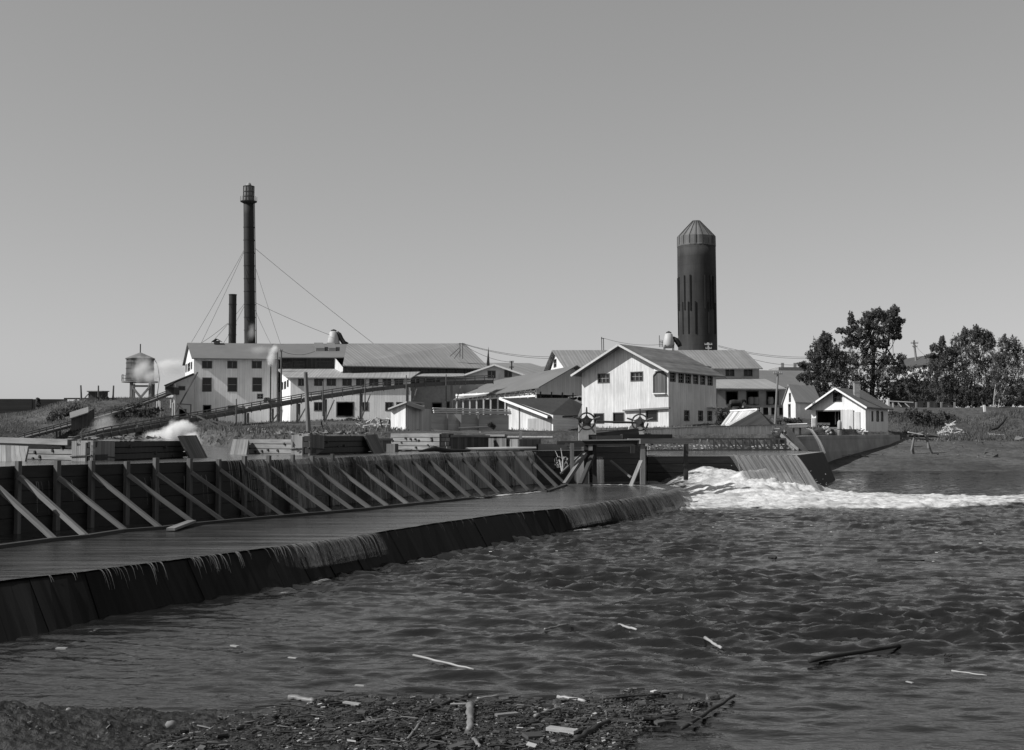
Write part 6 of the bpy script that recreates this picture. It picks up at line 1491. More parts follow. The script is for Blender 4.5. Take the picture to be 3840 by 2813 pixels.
# ------------------------------------------------------------------ bits on the bank: bench, A frame, sawhorse, wood piles
t_ = thing('slatted_bench', 'slatted wooden bench on the grassy bank behind the rough post', 'bench'); Z = 88
for y in (1582, 1588, 1594): m = MB(); m.beam(W(1148,y,Z), W(1203,y,Z), .05, .09); m.build('back_slat', grey_wood, t_)
m = MB(); m.beam(W(1150,1598,Z-.5), W(1207,1597,Z-.5), .4, .06); m.build('seat', grey_wood, t_)
for x in (1150, 1176, 1205): m = MB(); m.beam(W(x+5,1610,Z), W(x,1580,Z+.1), .07, .07); m.build('leg', dark_wood, t_)
t_ = thing('a_frame_stand', 'small A shaped wooden frame left of the white pump shed', 'frame'); Z = 86
for xa, ya, xb, yb in ((1415,1603,1426,1573),(1446,1603,1459,1573),(1432,1603,1426,1573),(1467,1603,1459,1573)): m = MB(); m.beam(W(xa,ya,Z), W(xb,yb,Z), .09, .09); m.build('leg', pale_wood if xa in (1415,1446) else dark_wood, t_)
for y in (1575, 1586, 1596): m = MB(); m.beam(W(1424+(y-1575)*.3,y,Z), W(1461+(y-1575)*.2,y,Z), .05, .09); m.build('crossbar', grey_wood, t_)
t_ = thing('log_sawhorse', 'dark sawhorse of crooked logs loaded with scraps on the mud flat', 'sawhorse'); Z = 112
for pts in (((3424,1628),(3423,1680),(3428,1712)),((3476,1630),(3482,1680),(3498,1712)),((3430,1632),(3418,1690),(3423,1712)),((3470,1632),(3490,1690),(3505,1713))):
    m = MB(); m.tube([W(x,y,Z+R.uniform(-.2,.2)) for x,y in pts], [.11,.1,.09], 7); m.build('leg', brace_wood, t_)
m = MB(); m.tube([W(3405,1634,Z), W(3540,1637,Z+1)], [.13,.09], 7); m.build('top_log', dark_wood, t_)
for k, (xa, ya, xb, yb, wd, mt) in enumerate(((3405,1620,3460,1630,.2,pale_wood),(3420,1632,3462,1620,.3,grey_wood),(3440,1640,3462,1622,.5,grey_boards),(3478,1626,3540,1640,.16,grey_wood),(3425,1645,3500,1650,.12,dark_wood))):
    m = MB(); m.beam(W(xa,ya,Z+.2*k-.3), W(xb,yb,Z+.2*k-.3), wd, .1); tag(m.build('scrap_board', mt), ['bright thin board lying over the sawhorse','grey board crossing the sawhorse top','broad tilted board hanging on the sawhorse','grey pole sticking out right from the sawhorse','dark rail slung below the sawhorse'][k], 'board', 'boards on the sawhorse')
def woodpile(lab, x0, x1, y0, y1, Z, n, seed, mats=(pale_wood,)):
    rs = random.Random(seed); m = MB()
    for i in range(n):
        t = rs.random(); x = lerp(x0, x1, rs.random()); yy_ = lerp(y1, y0, t*t*(1-abs(2*(x-x0)/(x1-x0)-1.1)*.8)); p = W(x, yy_, Z+rs.uniform(-.6,.6)); a = rs.uniform(-1.2, .9); L = rs.uniform(.5, 1.5)
        d = V((math.cos(a)*L, rs.uniform(-.4,.4), math.sin(a)*L*.7)); m.tube([p-d/2, p+d/2], [rs.uniform(.05,.11), rs.uniform(.03,.08)], 6)
    tag(m.build('driftwood_pile', mats[0]), lab, 'wood pile')
woodpile('heap of bleached driftwood at the foot of the weedy mound', 3525, 3605, 1582, 1638, 131, 95, 3)
woodpile('scattered pale scraps under the overhang of the grassy mound', 3685, 3785, 1625, 1648, 131, 26, 9)
m = MB(); m.tube([W(3577,1634,129), W(3640,1649,128)], [.1,.06], 7); tag(m.build('bleached_pole', pale_wood), 'bleached pole lying right of the driftwood heap', 'pole')
m = MB(); m.tube([W(3716,1612,132), W(3738,1606,133), W(3760,1585,134), W(3773,1566,135)], [.08,.16,.13,.1], 8); tag(m.build('leaning_log', bark_d), 'dark curved log leaning on the grassy mound', 'log')
m = MB(); m.box(v3(PX(3384,118), zz(1646,118)), (1.0,0,0), (0,.3,0), (0,0,.12)); tag(m.build('mud_plank', dark_wood), 'dark plank lying beside the retaining wall end', 'plank')
# upper road edge: curb, dark strip as its shade, rails and posts
t_ = thing('roadside_wall', 'low pale road edge wall running under the trees on the right', 'wall')
a, b = W(3333,1530,158), W(3790,1529,160); m = MB(); m.box(V((a.x,a.y,a.z-.45)), V((b.x-a.x,b.y-a.y,0)), (0,.5,0), (0,0,.5)); m.build('curb', mk('road_edge', .26, vary=.2), t_)
m = MB(); m.box(V((a.x,a.y+.2,a.z-1.3)), V((b.x-a.x,b.y-a.y,0)), (0,.3,0), (0,0,.86)); m.build('curb_shade_strip', dark_boards, t_)  # dark strip put in as the shade below the curb
t_ = thing('rail_fence', 'broken pale rail fence on the road edge behind the cottage', 'fence')
for xa, ya, xb, yb in ((3335,1504,3425,1509),(3367,1510,3380,1526),(3394,1513,3410,1527),(3348,1512,3350,1528)): m = MB(); m.beam(W(xa,ya,159), W(xb,yb,159), .1, .12); m.build('rail', pale_wood, t_)
for x in (3332, 3348, 3436, 3482, 3530, 3580): m = MB(); m.beam(W(x,1529,159.5), W(x,1508 if x > 3333 else 1493,159.5), .2, .2); m.build('post', grey_wood if x > 3333 else pale_wood, t_)
m = MB(); m.beam(W(3693,1544,150), W(3690,1519,150), .26, .2); tag(m.build('white_marker_post', trimw), 'short white marker post beside the birch trunks', 'post')
t_ = thing('dark_barn', 'dark barn with one pale boarded window behind the trees', 'barn')
a, b = PX(3375, 176), PX(3580, 176); m = MB(); m.box(v3(a, 6.2), v3(b-a, 0), (0,5,0), (0,0,zz(1428,176)-6.2)); m.build('wall', dark_boards, t_)
m = MB(); m.slab(v3(PX(3378,175), zz(1426,175)), v3(PX(3424,175), zz(1426,175)), v3(PX(3424,177), zz(1418,177)), v3(PX(3380,177), zz(1418,177)), .12); m.build('porch_roof', mk('porch_roof_pale', .34), t_)
m = MB(); m.box(v3(PX(3397,175.6), zz(1478,176)), (.52,0,0), (0,.2,0), (0,0,zz(1432,176)-zz(1478,176))); m.build('porch_post', mk('porch_post_pale', .26, vary=.3), t_)
m = MB(); m.box(v3(PX(3772,172), zz(1500,172)), (1.6,0,0), (0,1.2,0), (0,0,zz(1488,172)-zz(1500,172))); m.box(v3(PX(3778,172.2), zz(1489,172)), (.7,0,0), (0,.9,0), (0,0,.25)); tag(m.build('white_cart', trimw), 'white low cart or box at the right edge beyond the birches', 'cart')

# ------------------------------------------------------------------ horse on the ramp by the loading wing
def horse():
    t_ = thing('dark_horse', 'dark harnessed horse standing before the loading bays, head to the right', 'horse')
    Z = 160; k = Z/4600; S = lambda x, y, d=0: W(x, y, Z+d)
    m = MB()
    m.tube([S(2737,1516), S(2741,1512), S(2752,1511), S(2766,1512), S(2777,1508), S(2783,1505)], [.22,.42,.46,.44,.4,.26], 12)
    m.tube([S(2776,1508), S(2784,1503), S(2791,1501), S(2795,1502)], [.36,.24,.17,.12], 10); m.tube([S(2791,1500.5), S(2795,1504), S(2797,1512)], [.15,.13,.075], 10)
    for x, d in ((2741,-.18),(2744,.2)): m.tube([S(x,1514,d), S(x-2,1527,d), S(x-5,1536,d), S(x-3,1549,d)], [.24,.15,.09,.07], 8)
    for x, d in ((2774,-.18),(2778,.2)): m.tube([S(x,1514,d), S(x+1,1532,d), S(x+1,1549,d)], [.2,.11,.07], 8)
    m.tube([S(2791,1499.5,.05), S(2791.5,1495.5,.05)], [.05,.01], 5); m.tube([S(2791,1499.5,-.05), S(2791,1495.8,-.05)], [.05,.01], 5)
    b = m.build('body', horse_m, t_, smooth=True)
    rm = b.modifiers.new('fuse', 'REMESH'); rm.mode = 'VOXEL'; rm.voxel_size = .055; rm.use_smooth_shade = True; sm = b.modifiers.new('smooth', 'SMOOTH'); sm.iterations = 4
    m = MB(); m.tube([S(2737,1513), S(2733,1522), S(2733,1534)], [.07,.1,.03], 7); m.build('tail', soot, t_)
    m = MB(); m.tube([S(2779,1503), S(2785,1499.5), S(2791,1498.5)], [.05,.08,.05], 6); m.build('mane', soot, t_)
    m = MB(); c = S(2778,1509); m.tube([c+V((0,.42*math.cos(a),.42*math.sin(a)+.0)) for a in np.linspace(0,6.28,14)], .05, 6); m.build('collar', mk('leather', .05), t_)
horse()
t_ = thing('low_cart', 'low dark cart behind the horse by the white house corner', 'cart'); Z = 159
m = MB(); m.box(W(2688,1545,Z), (2.0,0,0), (0,1.2,0), (0,0,.3)); m.build('bed', dark_wood, t_)
for x in (2700, 2738):
    for d in (-.1, 1.3): m = MB(); c = W(x,1549,Z+d); m.tube([c+V((.36*math.cos(a),0,.36*math.sin(a))) for a in np.linspace(0,6.28,17)], .05, 6, cap=False); [m.beam(c, c+V((.36*math.cos(a),0,.36*math.sin(a))), .04, .04) for a in np.linspace(0,5.5,8)]; m.build('wheel', dark_wood, t_)
m = MB(); m.box(W(2690,1537,Z), (1.9,0,0), (0,1.0,0), (0,0,.3)); m.build('load', dark_boards, t_)
# ------------------------------------------------------------------ trees and shrubs
def leafquads(C, size, rs, droop=.0):
    n = len(C); a = rs.normal(size=(n, 3)); a /= np.linalg.norm(a, axis=1)[:, None]; b = rs.normal(size=(n, 3)); b -= (a*b).sum(1)[:, None]*a; b /= np.linalg.norm(b, axis=1)[:, None]
    s = size*rs.uniform(.5, 1.4, (n, 1)); a = a*s; b = b*s*.55
    vs = np.stack([C-a, C+b*.8-a*.1, C+a, C-b*.8-a*.1], 1).reshape(-1, 3); return vs
def crown(name, blobs, Z, per, size, mat, parent, seed, depthf=.85, shell=.45, sub=(7, .34)):
    rs = np.random.RandomState(seed); out = []
    for (x, y, rx, ry) in blobs:
        c = W(x, y, Z); k = Z/4600; r = np.array([rx*k, max(rx, ry)*k*depthf, ry*k])
        ncl = max(8, int(per*4.2/sub[0]/3)); d = rs.normal(size=(ncl, 3)); d /= np.linalg.norm(d, axis=1)[:, None]; rad = rs.uniform(shell, 1.0, (ncl, 1))+np.abs(rs.normal(0, .16, (ncl, 1)))
        cc = np.array(c)[None]+d*rad*r
        for q in cc:
            m_ = int(sub[0]*3*rs.uniform(.4, 1.5)); rr = rs.uniform(.4, 1.2)*sub[1]*.62*min(rx, ry)*k
            out.append(q[None]+rs.normal(size=(m_, 3))*rr*np.array([.55, .55, .85]))
    C = np.concatenate(out); vs = leafquads(C, size, rs); n = len(C); fs = np.arange(n*4).reshape(n, 4)
    o = mesh_np(name, vs, fs, mat, smooth=False); o.parent = parent; return o
def tree(lab, blobs, Z, trunks, per=520, size=.13, lm=leaf_dark, tm=bark_d, seed=1, name='broadleaf_tree', group='trees on the right bank', **kw):
    t_ = thing(name, lab, 'tree', group)
    crown('crown', blobs, Z, per, size, lm, t_, seed, **kw)
    m = MB(); rs = random.Random(seed)
    for pts, r in trunks: m.tube([W(x, y, Z+rs.uniform(-.4, .4)) for x, y in pts], [lerp(r, r*.35, i/(len(pts)-1)) for i in range(len(pts))], 7)
    for (x, y, rx, ry) in blobs[::2]:
        pts, r = trunks[rs.randrange(len(trunks))]; q = pts[min(len(pts)-1, 1+rs.randrange(len(pts)-1))]; m.tube([W(q[0], q[1], Z), W(lerp(q[0], x, .55), lerp(q[1], y, .4), Z+rs.uniform(-1, 1)), W(x, y, Z+rs.uniform(-1.5, 1.5))], [r*.4, r*.25, r*.1], 5)
    m.build('trunk', tm, t_); return t_
tree('middle height dark tree just left of the tallest tree', [(3098,1272,22,24),(3078,1300,32,28),(3118,1310,36,30),(3058,1335,30,26),(3104,1345,48,32),(3150,1350,30,30),(3046,1380,36,26),(3092,1390,50,34),(3140,1400,46,36),(3022,1415,36,14),(3068,1430,48,28),(3120,1445,56,34),(3040,1478,44,26),(3090,1488,48,26),(3008,1368,16,9)], 166, [(((3092,1530),(3095,1440),(3096,1360),(3098,1285)), .3)], seed=2, name='dark_tree')
tree('tallest dark tree with ragged leaning top behind the cottage', [(3355,1168,16,22),(3290,1178,24,20),(3258,1190,20,20),(3190,1195,9,24),(3332,1190,34,24),(3370,1205,18,14),(3300,1215,48,28),(3230,1222,42,26),(3170,1240,34,12),(3210,1252,44,26),(3352,1228,30,20),(3290,1258,56,26),(3362,1262,20,12),(3190,1285,34,20),(3250,1292,46,30),(3310,1290,30,18),(3220,1345,58,26),(3290,1345,62,26),(3350,1350,42,22),(3180,1370,34,30),(3240,1395,64,36),(3320,1400,60,34),(3375,1385,30,18),(3200,1440,50,30),(3270,1455,62,34),(3340,1460,46,34),(3300,1500,70,22),(3390,1440,30,20),(3240,1500,50,26),(3370,1490,40,26)], 170, [(((3268,1530),(3272,1440),(3276,1340),(3272,1260),(3300,1190)), .38), (((3275,1440),(3320,1330),(3345,1210)), .2)], seed=3, name='dark_tree')
tree('dense scrub tree between the tall tree and the birches', [(3420,1400,46,26),(3460,1425,46,30),(3500,1450,52,34),(3450,1475,50,26),(3530,1485,50,28),(3410,1440,24,20),(3560,1450,30,30)], 168, [(((3465,1530),(3470,1440)), .16), (((3520,1535),(3522,1450)), .14)], per=360, size=.12, lm=leaf_mid, seed=4)
tree('left birch with sparse pointed top', [(3532,1282,10,18),(3510,1305,22,14),(3540,1318,26,22),(3495,1335,20,10),(3548,1350,30,26),(3515,1362,36,24),(3540,1400,46,30),(3500,1400,30,22),(3560,1440,36,32),(3520,1450,34,24),(3545,1492,40,22)], 164, [(((3558,1560),(3556,1480),(3540,1390),(3534,1300)), .12), (((3575,1560),(3572,1500),(3560,1420)), .1)], per=460, size=.11, lm=leaf_mid, tm=bark, seed=5, name='birch_tree', sub=(6, .36))
tree('broad birch clump with pale forked trunks', [(3618,1248,10,20),(3660,1240,12,22),(3640,1262,36,22),(3690,1258,24,20),(3600,1282,30,26),(3665,1292,48,28),(3708,1288,24,26),(3580,1318,22,18),(3620,1330,50,30),(3690,1335,50,30),(3590,1370,44,26),(3650,1380,54,32),(3715,1380,40,34),(3600,1420,46,26),(3665,1430,56,32),(3725,1435,34,30),(3600,1500,44,22),(3680,1505,46,18),(3620,1465,46,22),(3690,1475,50,22)], 164, [(((3612,1545),(3618,1480),(3624,1420),(3622,1330),(3640,1260)), .15), (((3624,1420),(3612,1375),(3600,1320)), .09), (((3640,1545),(3648,1495),(3656,1420),(3690,1300)), .14), (((3606,1535),(3614,1500),(3630,1440)), .11), (((3662,1545),(3676,1505),(3700,1420)), .1)], per=500, size=.11, lm=leaf_mid, tm=bark, seed=6, name='birch_tree', sub=(6, .36))
tree('rightmost birch clump of slender pale trunks', [(3765,1290,18,30),(3800,1300,26,34),(3750,1340,26,24),(3785,1352,40,32),(3830,1340,30,40),(3750,1395,36,28),(3800,1405,48,32),(3760,1440,40,26),(3820,1450,40,30),(3765,1488,40,24),(3815,1492,40,22)], 160, [(((3724,1545),(3730,1470),(3742,1380)), .1), (((3732,1545),(3734,1480),(3760,1340)), .09), (((3742,1545),(3752,1470),(3780,1350)), .1), (((3752,1545),(3760,1480),(3800,1380)), .08)], per=380, size=.12, lm=leaf_pale, tm=bark, seed=7, name='birch_tree', sub=(6, .4))
def shrub(lab, blobs, Z, per=160, size=.13, lm=leaf_mid, seed=1, group=None):
    t_ = thing('shrub', lab, 'shrub', group); crown('foliage', blobs, Z, per, size, lm, t_, seed, shell=.2)
    m = MB(); rs = random.Random(seed)
    for (x, y, rx, ry) in blobs:
        for k in range(3): m.tube([W(x+rs.uniform(-3,3), y+ry*1.2, Z), W(x+rs.uniform(-.6,.6)*rx, y, Z)], [.03,.012], 5)
    m.build('stems', bark_d, t_)
shrub('bushy shrub squeezed between the big house and the tent roof', [(2700,1552,18,16),(2716,1575,16,18),(2694,1585,12,14)], 128, seed=11, lm=leaf_pale)
shrub('low shrubs in front of the little white house', [(2935,1578,26,14),(2968,1580,24,12),(2998,1585,18,12),(2950,1588,26,10)], 118, seed=12)
shrub('dark bush below the road edge right of the cottage', [(3460,1560,40,22),(3420,1550,30,18),(3500,1575,36,22)], 142, per=260, seed=13, lm=leaf_dark)
shrub('pale grassy bush under the birches', [(3535,1560,38,20),(3570,1575,26,18)], 144, per=220, seed=14, lm=leaf_pale)
shrub('weedy bush on the left hillside below the board wall', [(205,1552,24,22),(185,1578,20,20),(228,1580,22,18)], 172, per=220, seed=15)
shrub('bush left of the hilltop hut', [(280,1530,26,16),(245,1545,22,16),(310,1540,22,16)], 176, per=220, seed=16)
shrub('tall weeds right of the hillside shed', [(365,1560,26,18),(400,1550,28,18),(440,1540,24,16)], 168, per=220, seed=17)
shrub('bushes under the water tower legs', [(480,1560,26,20),(515,1545,24,16),(545,1570,24,18)], 172, per=220, seed=18)
shrub('tall conifer tip behind the board wall', [(144,1498,5,6),(144,1508,9,8),(144,1520,11,9)], 188, per=120, seed=19, lm=leaf_dark)
shrub('dark weeds before the white wing doorway', [(1330,1574,30,8),(1300,1580,24,8),(1240,1582,14,9)], 150, per=150, seed=20)
shrub('weeds beside the boiler house right corner', [(1000,1500,12,9),(1020,1505,12,8)], 168, per=120, seed=21)
shrub('weeds growing against the pipe gallery screen', [(1838,1592,10,9),(1850,1600,8,7)], 96, per=120, seed=22)

t_ = None
o = crown('distant_woods', [(3400+36*i, 1478+(i%3)*9, 40, 34) for i in range(14)], 205, 260, .3, leaf_dark, None, 31); struct(o, 'stuff')
sb = [(R.uniform(3340, 3590), R.uniform(1548, 1600), R.uniform(14, 34), R.uniform(7, 15)) for i in range(26)]
struct(crown('bank_scrub', sb, 146, 130, .15, leaf_dark, None, 35, shell=.3), 'stuff')
hb = [(R.uniform(175, 600), 0, R.uniform(14, 34), R.uniform(8, 18)) for i in range(34)]
hb = [(x, lerp(1640, 1508, min(1, max(0, (x-160)/330)))+R.uniform(0, 70), a, b) for x, y, a, b in hb]
struct(crown('hillside_scrub', [q for q in hb if q[1] < 1640], 166, 150, .16, leaf_mid, None, 33, shell=.3), 'stuff')
# grass and weeds on the banks
def grass(name, n, seed, hmin, hmax, region, mat=grass_m):
    rs = np.random.RandomState(seed); P_ = []
    for (x0, x1, y0, y1, k) in region:
        c = int(n*k); P_.append(np.stack([rs.uniform(x0, x1, c), rs.uniform(y0, y1, c)], 1))
    P_ = np.concatenate(P_); z = groundz(P_[:, 0], P_[:, 1]); ok = (z > 2.3); P_ = P_[ok]; z = z[ok]; den = fbm(P_[:, 0]*.5, P_[:, 1]*.5) > rs.uniform(.25, .6, len(P_)); P_ = P_[den]; z = z[den]
    k = len(P_); b = np.column_stack([P_, z-.05]); a = rs.uniform(0, 6.28, k); w = rs.uniform(.02, .07, k); h = rs.uniform(hmin, hmax, k); l = rs.normal(0, .35, (k, 2))*h[:, None]
    d = np.column_stack([np.cos(a)*w, np.sin(a)*w, np.zeros(k)]); t = b+np.column_stack([l, h])
    vs = np.stack([b-d, b+d, t+d*.25, t-d*.25], 1).reshape(-1, 3)
    return struct(mesh_np(name, vs, np.arange(k*4).reshape(k, 4), mat, smooth=False), 'stuff')
grass('dry_grass', 70000, 3, .08, .32, [(-32,-6,66,110,.45),(-45,30,110,165,.25),(40,75,122,150,.30)])
grass('hillside_weeds', 60000, 4, .12, .5, [(-80,-38,146,198,1.0)], leaf_mid)
grass('mound_weeds', 26000, 5, .2, .7, [(44,75,124,147,1.0)], leaf_pale)
m = MB(); rs = random.Random(8)
for i in range(260):
    p = W(rs.uniform(930,1080), 1600, rs.uniform(78,92)); z = gz(p.x, p.y); s = rs.uniform(.04,.13); pts = [V((p.x,p.y,z))+V((rs.gauss(0,s),rs.gauss(0,s),abs(rs.gauss(0,s)))) for _ in range(4)]; m.tri(*pts[:3]); m.tri(pts[0],pts[2],pts[3]); m.tri(pts[1],pts[3],pts[2])
struct(m.build('rubble_scatter', stone_m), 'stuff')
m = MB()
for i in range(70):
    p = W(rs.uniform(1345,1480), 1580, rs.uniform(96,110)); z = gz(p.x,p.y)+rs.uniform(0,.6); m.beam(V((p.x,p.y,z)), V((p.x+rs.uniform(-.7,.7),p.y+rs.uniform(-.4,.4),z+rs.uniform(-.1,.3))), .12, .04)
tag(m.build('slab_wood_heap', pale_wood), 'low heap of bright slab wood left of the A frame', 'wood pile')
m = MB()
for i in range(420):
    x, y = rs.uniform(28,64), rs.uniform(108,130); z = gz(x,y)
    if z < 0: continue
    s = abs(rs.gauss(.05,.07)); c = V((x,y,z)); pts = [c+V((rs.gauss(0,s),rs.gauss(0,s),abs(rs.gauss(0,s)))) for _ in range(4)]; m.tri(*pts[:3]); m.tri(pts[0],pts[2],pts[3]); m.tri(pts[1],pts[3],pts[2])
struct(m.build('mud_stones', mk('mud_stone', .14, vary=.6)), 'stuff')

# ------------------------------------------------------------------ steam
def ico(name, c, r, mat, rot=0):
    import bmesh
    bm = bmesh.new(); bmesh.ops.create_icosphere(bm, subdivisions=3, radius=1); me = bpy.data.meshes.new(name); bm.to_mesh(me); bm.free()
    me.transform(Matrix.Diagonal((r[0], r[1], r[2], 1))); me.transform(Matrix.Rotation(rot, 4, 'Y')); me.materials.append(mat)
    o = bpy.data.objects.new(name, me); o.location = c; col.objects.link(o); return struct(o, 'stuff')
def cloud(x, y, Z, rx, ry, dens, sc, rot=0, dep=None): k = Z/4600; ico('steam', W(x, y, Z), (rx*k*1.25, (dep or min(rx, ry))*k*1.25, ry*k*1.25), steam_mat('steam_%d_%d' % (x, y), dens, sc), rot)
cloud(668, 1618, 64, 82, 46, 14.0, 1.2, .3, 40); cloud(716, 1660, 60, 46, 56, 14.0, 1.3, .9, 30); cloud(600, 1632, 66, 80, 24, 8, 1.0, -.1); cloud(690, 1598, 65, 46, 28, 10, 1.6, .2, 24)
cloud(535, 1385, 190, 72, 46, .9, .55, .9, 30); cloud(570, 1412, 190, 46, 30, 1.2, .6, .4, 30); cloud(655, 1375, 190, 110, 42, .55, .4, 0, 40); cloud(625, 1365, 190, 60, 26, .8, .6, 0, 30)
cloud(1018, 1338, 167, 22, 42, 2.4, .8, .1, 16); cloud(1030, 1308, 167, 20, 20, 2.6, 1.0, .5, 14); cloud(975, 1310, 167, 60, 22, .5, .6, 0, 16)
cloud(944, 1242, 181, 18, 44, .8, .6, .2, 14)
cloud(395, 1585, 140, 70, 50, .35, .3, .3, 40)

# ------------------------------------------------------------------ foreground: mud bank, floating debris
ny, nx = 260, 420
X, Y = np.meshgrid(np.linspace(-8, -1.2, nx), np.linspace(7.5, 14.2, ny))
e1_ = np.interp(X, [-8,-5.6,-4.5,-3.6,-2.9,-2.35,-1.9,-1.2], [12.95,12.95,13.15,13.1,12.95,12.6,12.1,10.8])
d = e1_-Y; front = np.interp(X, [-8,-4,-3.0,-2.2,-1.2], [4,5.8,3.4,1.3,.3])
body = sstep(-.1, .25, d)*(1-sstep(front*.75, front, d)*.75)
rk = np.abs(fbm(X*1.1+Y*.8, Y*5.0+X*1.2)-.47)*2; fn = fbm(X*7+Y*5, Y*17+X*3, 5)
fn2 = fbm(X*24, Y*40, 3)
Zm = -.12+body*(.10+.08*rk+.12*(fn-.3)+.04*fn2)
Zm += .25*np.exp(-((X+5.2)/1.0)**2-((Y-12.0)/.5)**2)
struct(mesh_np('mud_bank', np.stack([X, Y, Zm], -1).reshape(-1, 3), grid_faces(ny, nx), rock_m))
MUDZ = (X.copy(), Y.copy(), Zm.copy())
for lab, x, y, s in (('larger pale stone on the muddy bank',640,2715,.05),('small pale stone at the mud edge left',258,2662,.035)):
    c = G(x, y, .14); m = MB(); rs = random.Random(x); m.lathe((0,0), [(.01,-.06),(s*.9,-.04),(s,.0),(s*.7,s*.5),(.01,s*.7)], 9); [setattr(m, 'v', [V((p.x*rs.uniform(.9,1.3), p.y*rs.uniform(.7,1), p.z*rs.uniform(.6,1))) for p in m.v])]; o = m.build('shore_stone', stone_m, smooth=True); o.data.transform(Matrix.Rotation(.4,4,'X')); o.location = c; o['label'] = lab; o['category'] = 'stone'; o['group'] = 'stones on the mud'
# the mat of floating bark and chips
def inmat(x, y):
    top = np.interp(x, [560,900,1100,1300,1700,2000,2200,2400,2650,2800], [2760,2680,2630,2608,2600,2618,2600,2575,2590,2680])
    right_ = np.interp(y, [2560,2600,2680,2720,2813], [2650,2760,2640,2420,2300]); return (y > top) & (x < right_)
rs = np.random.RandomState(21); n = 46000
px_ = rs.uniform(520, 2850, n); py_ = rs.uniform(2560, 2830, n); ok = inmat(px_+rs.normal(0,25,n), py_+rs.normal(0,8,n)); fade = (fbm(px_*.02, py_*.045) > .33+.25*sstep(2300, 2760, px_)+.25*sstep(60, 0, py_-np.interp(px_, [560,900,1100,1300,1700,2000,2200,2400,2650,2800], [2760,2680,2630,2608,2600,2618,2600,2575,2590,2680])))
ok = np.flatnonzero(ok); fade = fade[ok] if False else fade[ok]; ok = ok[fade]; px_, py_ = px_[ok], py_[ok]
d = 4600*H/(py_-1635.0); C = np.column_stack([(px_-1920)/4600*d*1.0, d, .018+rs.uniform(0, .03, len(d))])
k = len(C); a = rs.uniform(0, math.pi, k)*.5+rs.choice([0, 2.6], k); L = np.exp(rs.normal(-4.75, .6, k)); w_ = L*rs.uniform(.15, .6, k)
dv = np.column_stack([np.cos(a), np.sin(a), rs.normal(0, .12, k)])*L[:, None]; wv = np.column_stack([-np.sin(a), np.cos(a), rs.normal(0, .3, k)])*w_[:, None]; th = np.column_stack([np.zeros(k), np.zeros(k), w_*.8])
q = np.stack([C-dv-wv, C+dv-wv, C+dv+wv, C-dv+wv], 1); q2 = q+th[:, None]
vs = np.concatenate([q, q2], 1).reshape(-1, 3); bi = np.arange(k)[:, None]*8
fs = np.concatenate([bi+np.array([[4,5,6,7]]), bi+np.array([[0,1,5,4]]), bi+np.array([[1,2,6,5]]), bi+np.array([[2,3,7,6]]), bi+np.array([[3,0,4,7]])])
uvr = np.repeat(rs.uniform(0, 90, (k, 2)), 8, 0)
struct(mesh_np('floating_chips', vs, fs, chip_m, smooth=False, uv=uvr), 'stuff')
kk = rs.choice(k, 650, False); bi = kk[:, None]*8; fs2 = np.concatenate([bi+np.array([[4,5,6,7]]), bi+np.array([[0,1,5,4]]), bi+np.array([[3,0,4,7]])])
vv = vs.copy(); vv[:, 2] += .012; used, inv = np.unique(fs2, return_inverse=True)
struct(mesh_np('floating_pale_chips', vv[used], inv.reshape(fs2.shape), mk('pale_chip', .36, vary=.5), smooth=False, uv=uvr[used]), 'stuff')
n = 900; X = rs.uniform(-5.6, -1.9, n); Y = rs.uniform(11.4, 13.4, n); Zc = np.interp(Y, [11.4, 13.4], [.26, .2]); sz = np.exp(rs.normal(-4.7, .5, n)); aa = rs.uniform(0, 3.14, n)
C2 = np.column_stack([X, Y, Zc]); mdv = np.column_stack([np.cos(aa), np.sin(aa), rs.normal(0, .3, n)])*sz[:, None]; mwv = np.column_stack([-np.sin(aa), np.cos(aa), rs.normal(0, .3, n)])*sz[:, None]*.35
MUDCHIPS = (C2, mdv, mwv)
m = MB(); r3 = random.Random(77); cnt = 0
while cnt < 420:
    x, y = r3.uniform(540, 2780), r3.uniform(2570, 2810)
    if not bool(inmat(np.array([x+r3.gauss(0, 40)]), np.array([y+r3.gauss(0, 12)]))[0]): continue
    c = G(x, y, r3.uniform(.02, .06)); L = math.exp(r3.gauss(-1.9, .5)); an = r3.choice([.45, .45, 2.6, 0])+r3.gauss(0, .35); d = V((math.cos(an), math.sin(an), r3.gauss(0, .06)))*L; r_ = r3.uniform(.0035, .011)
    bend = V((r3.gauss(0, .03), r3.gauss(0, .05), r3.uniform(0, .02)))
    m.tube([c-d*.5, c+bend*L*2, c+d*.5], [r_, r_, r_*.5], 5); cnt += 1
struct(m.build('matted_twigs', mk('wet_twigs', .05, rough=.55, spec=.35, vary=.6, nscale=(3, 2), large=.6)), 'stuff')
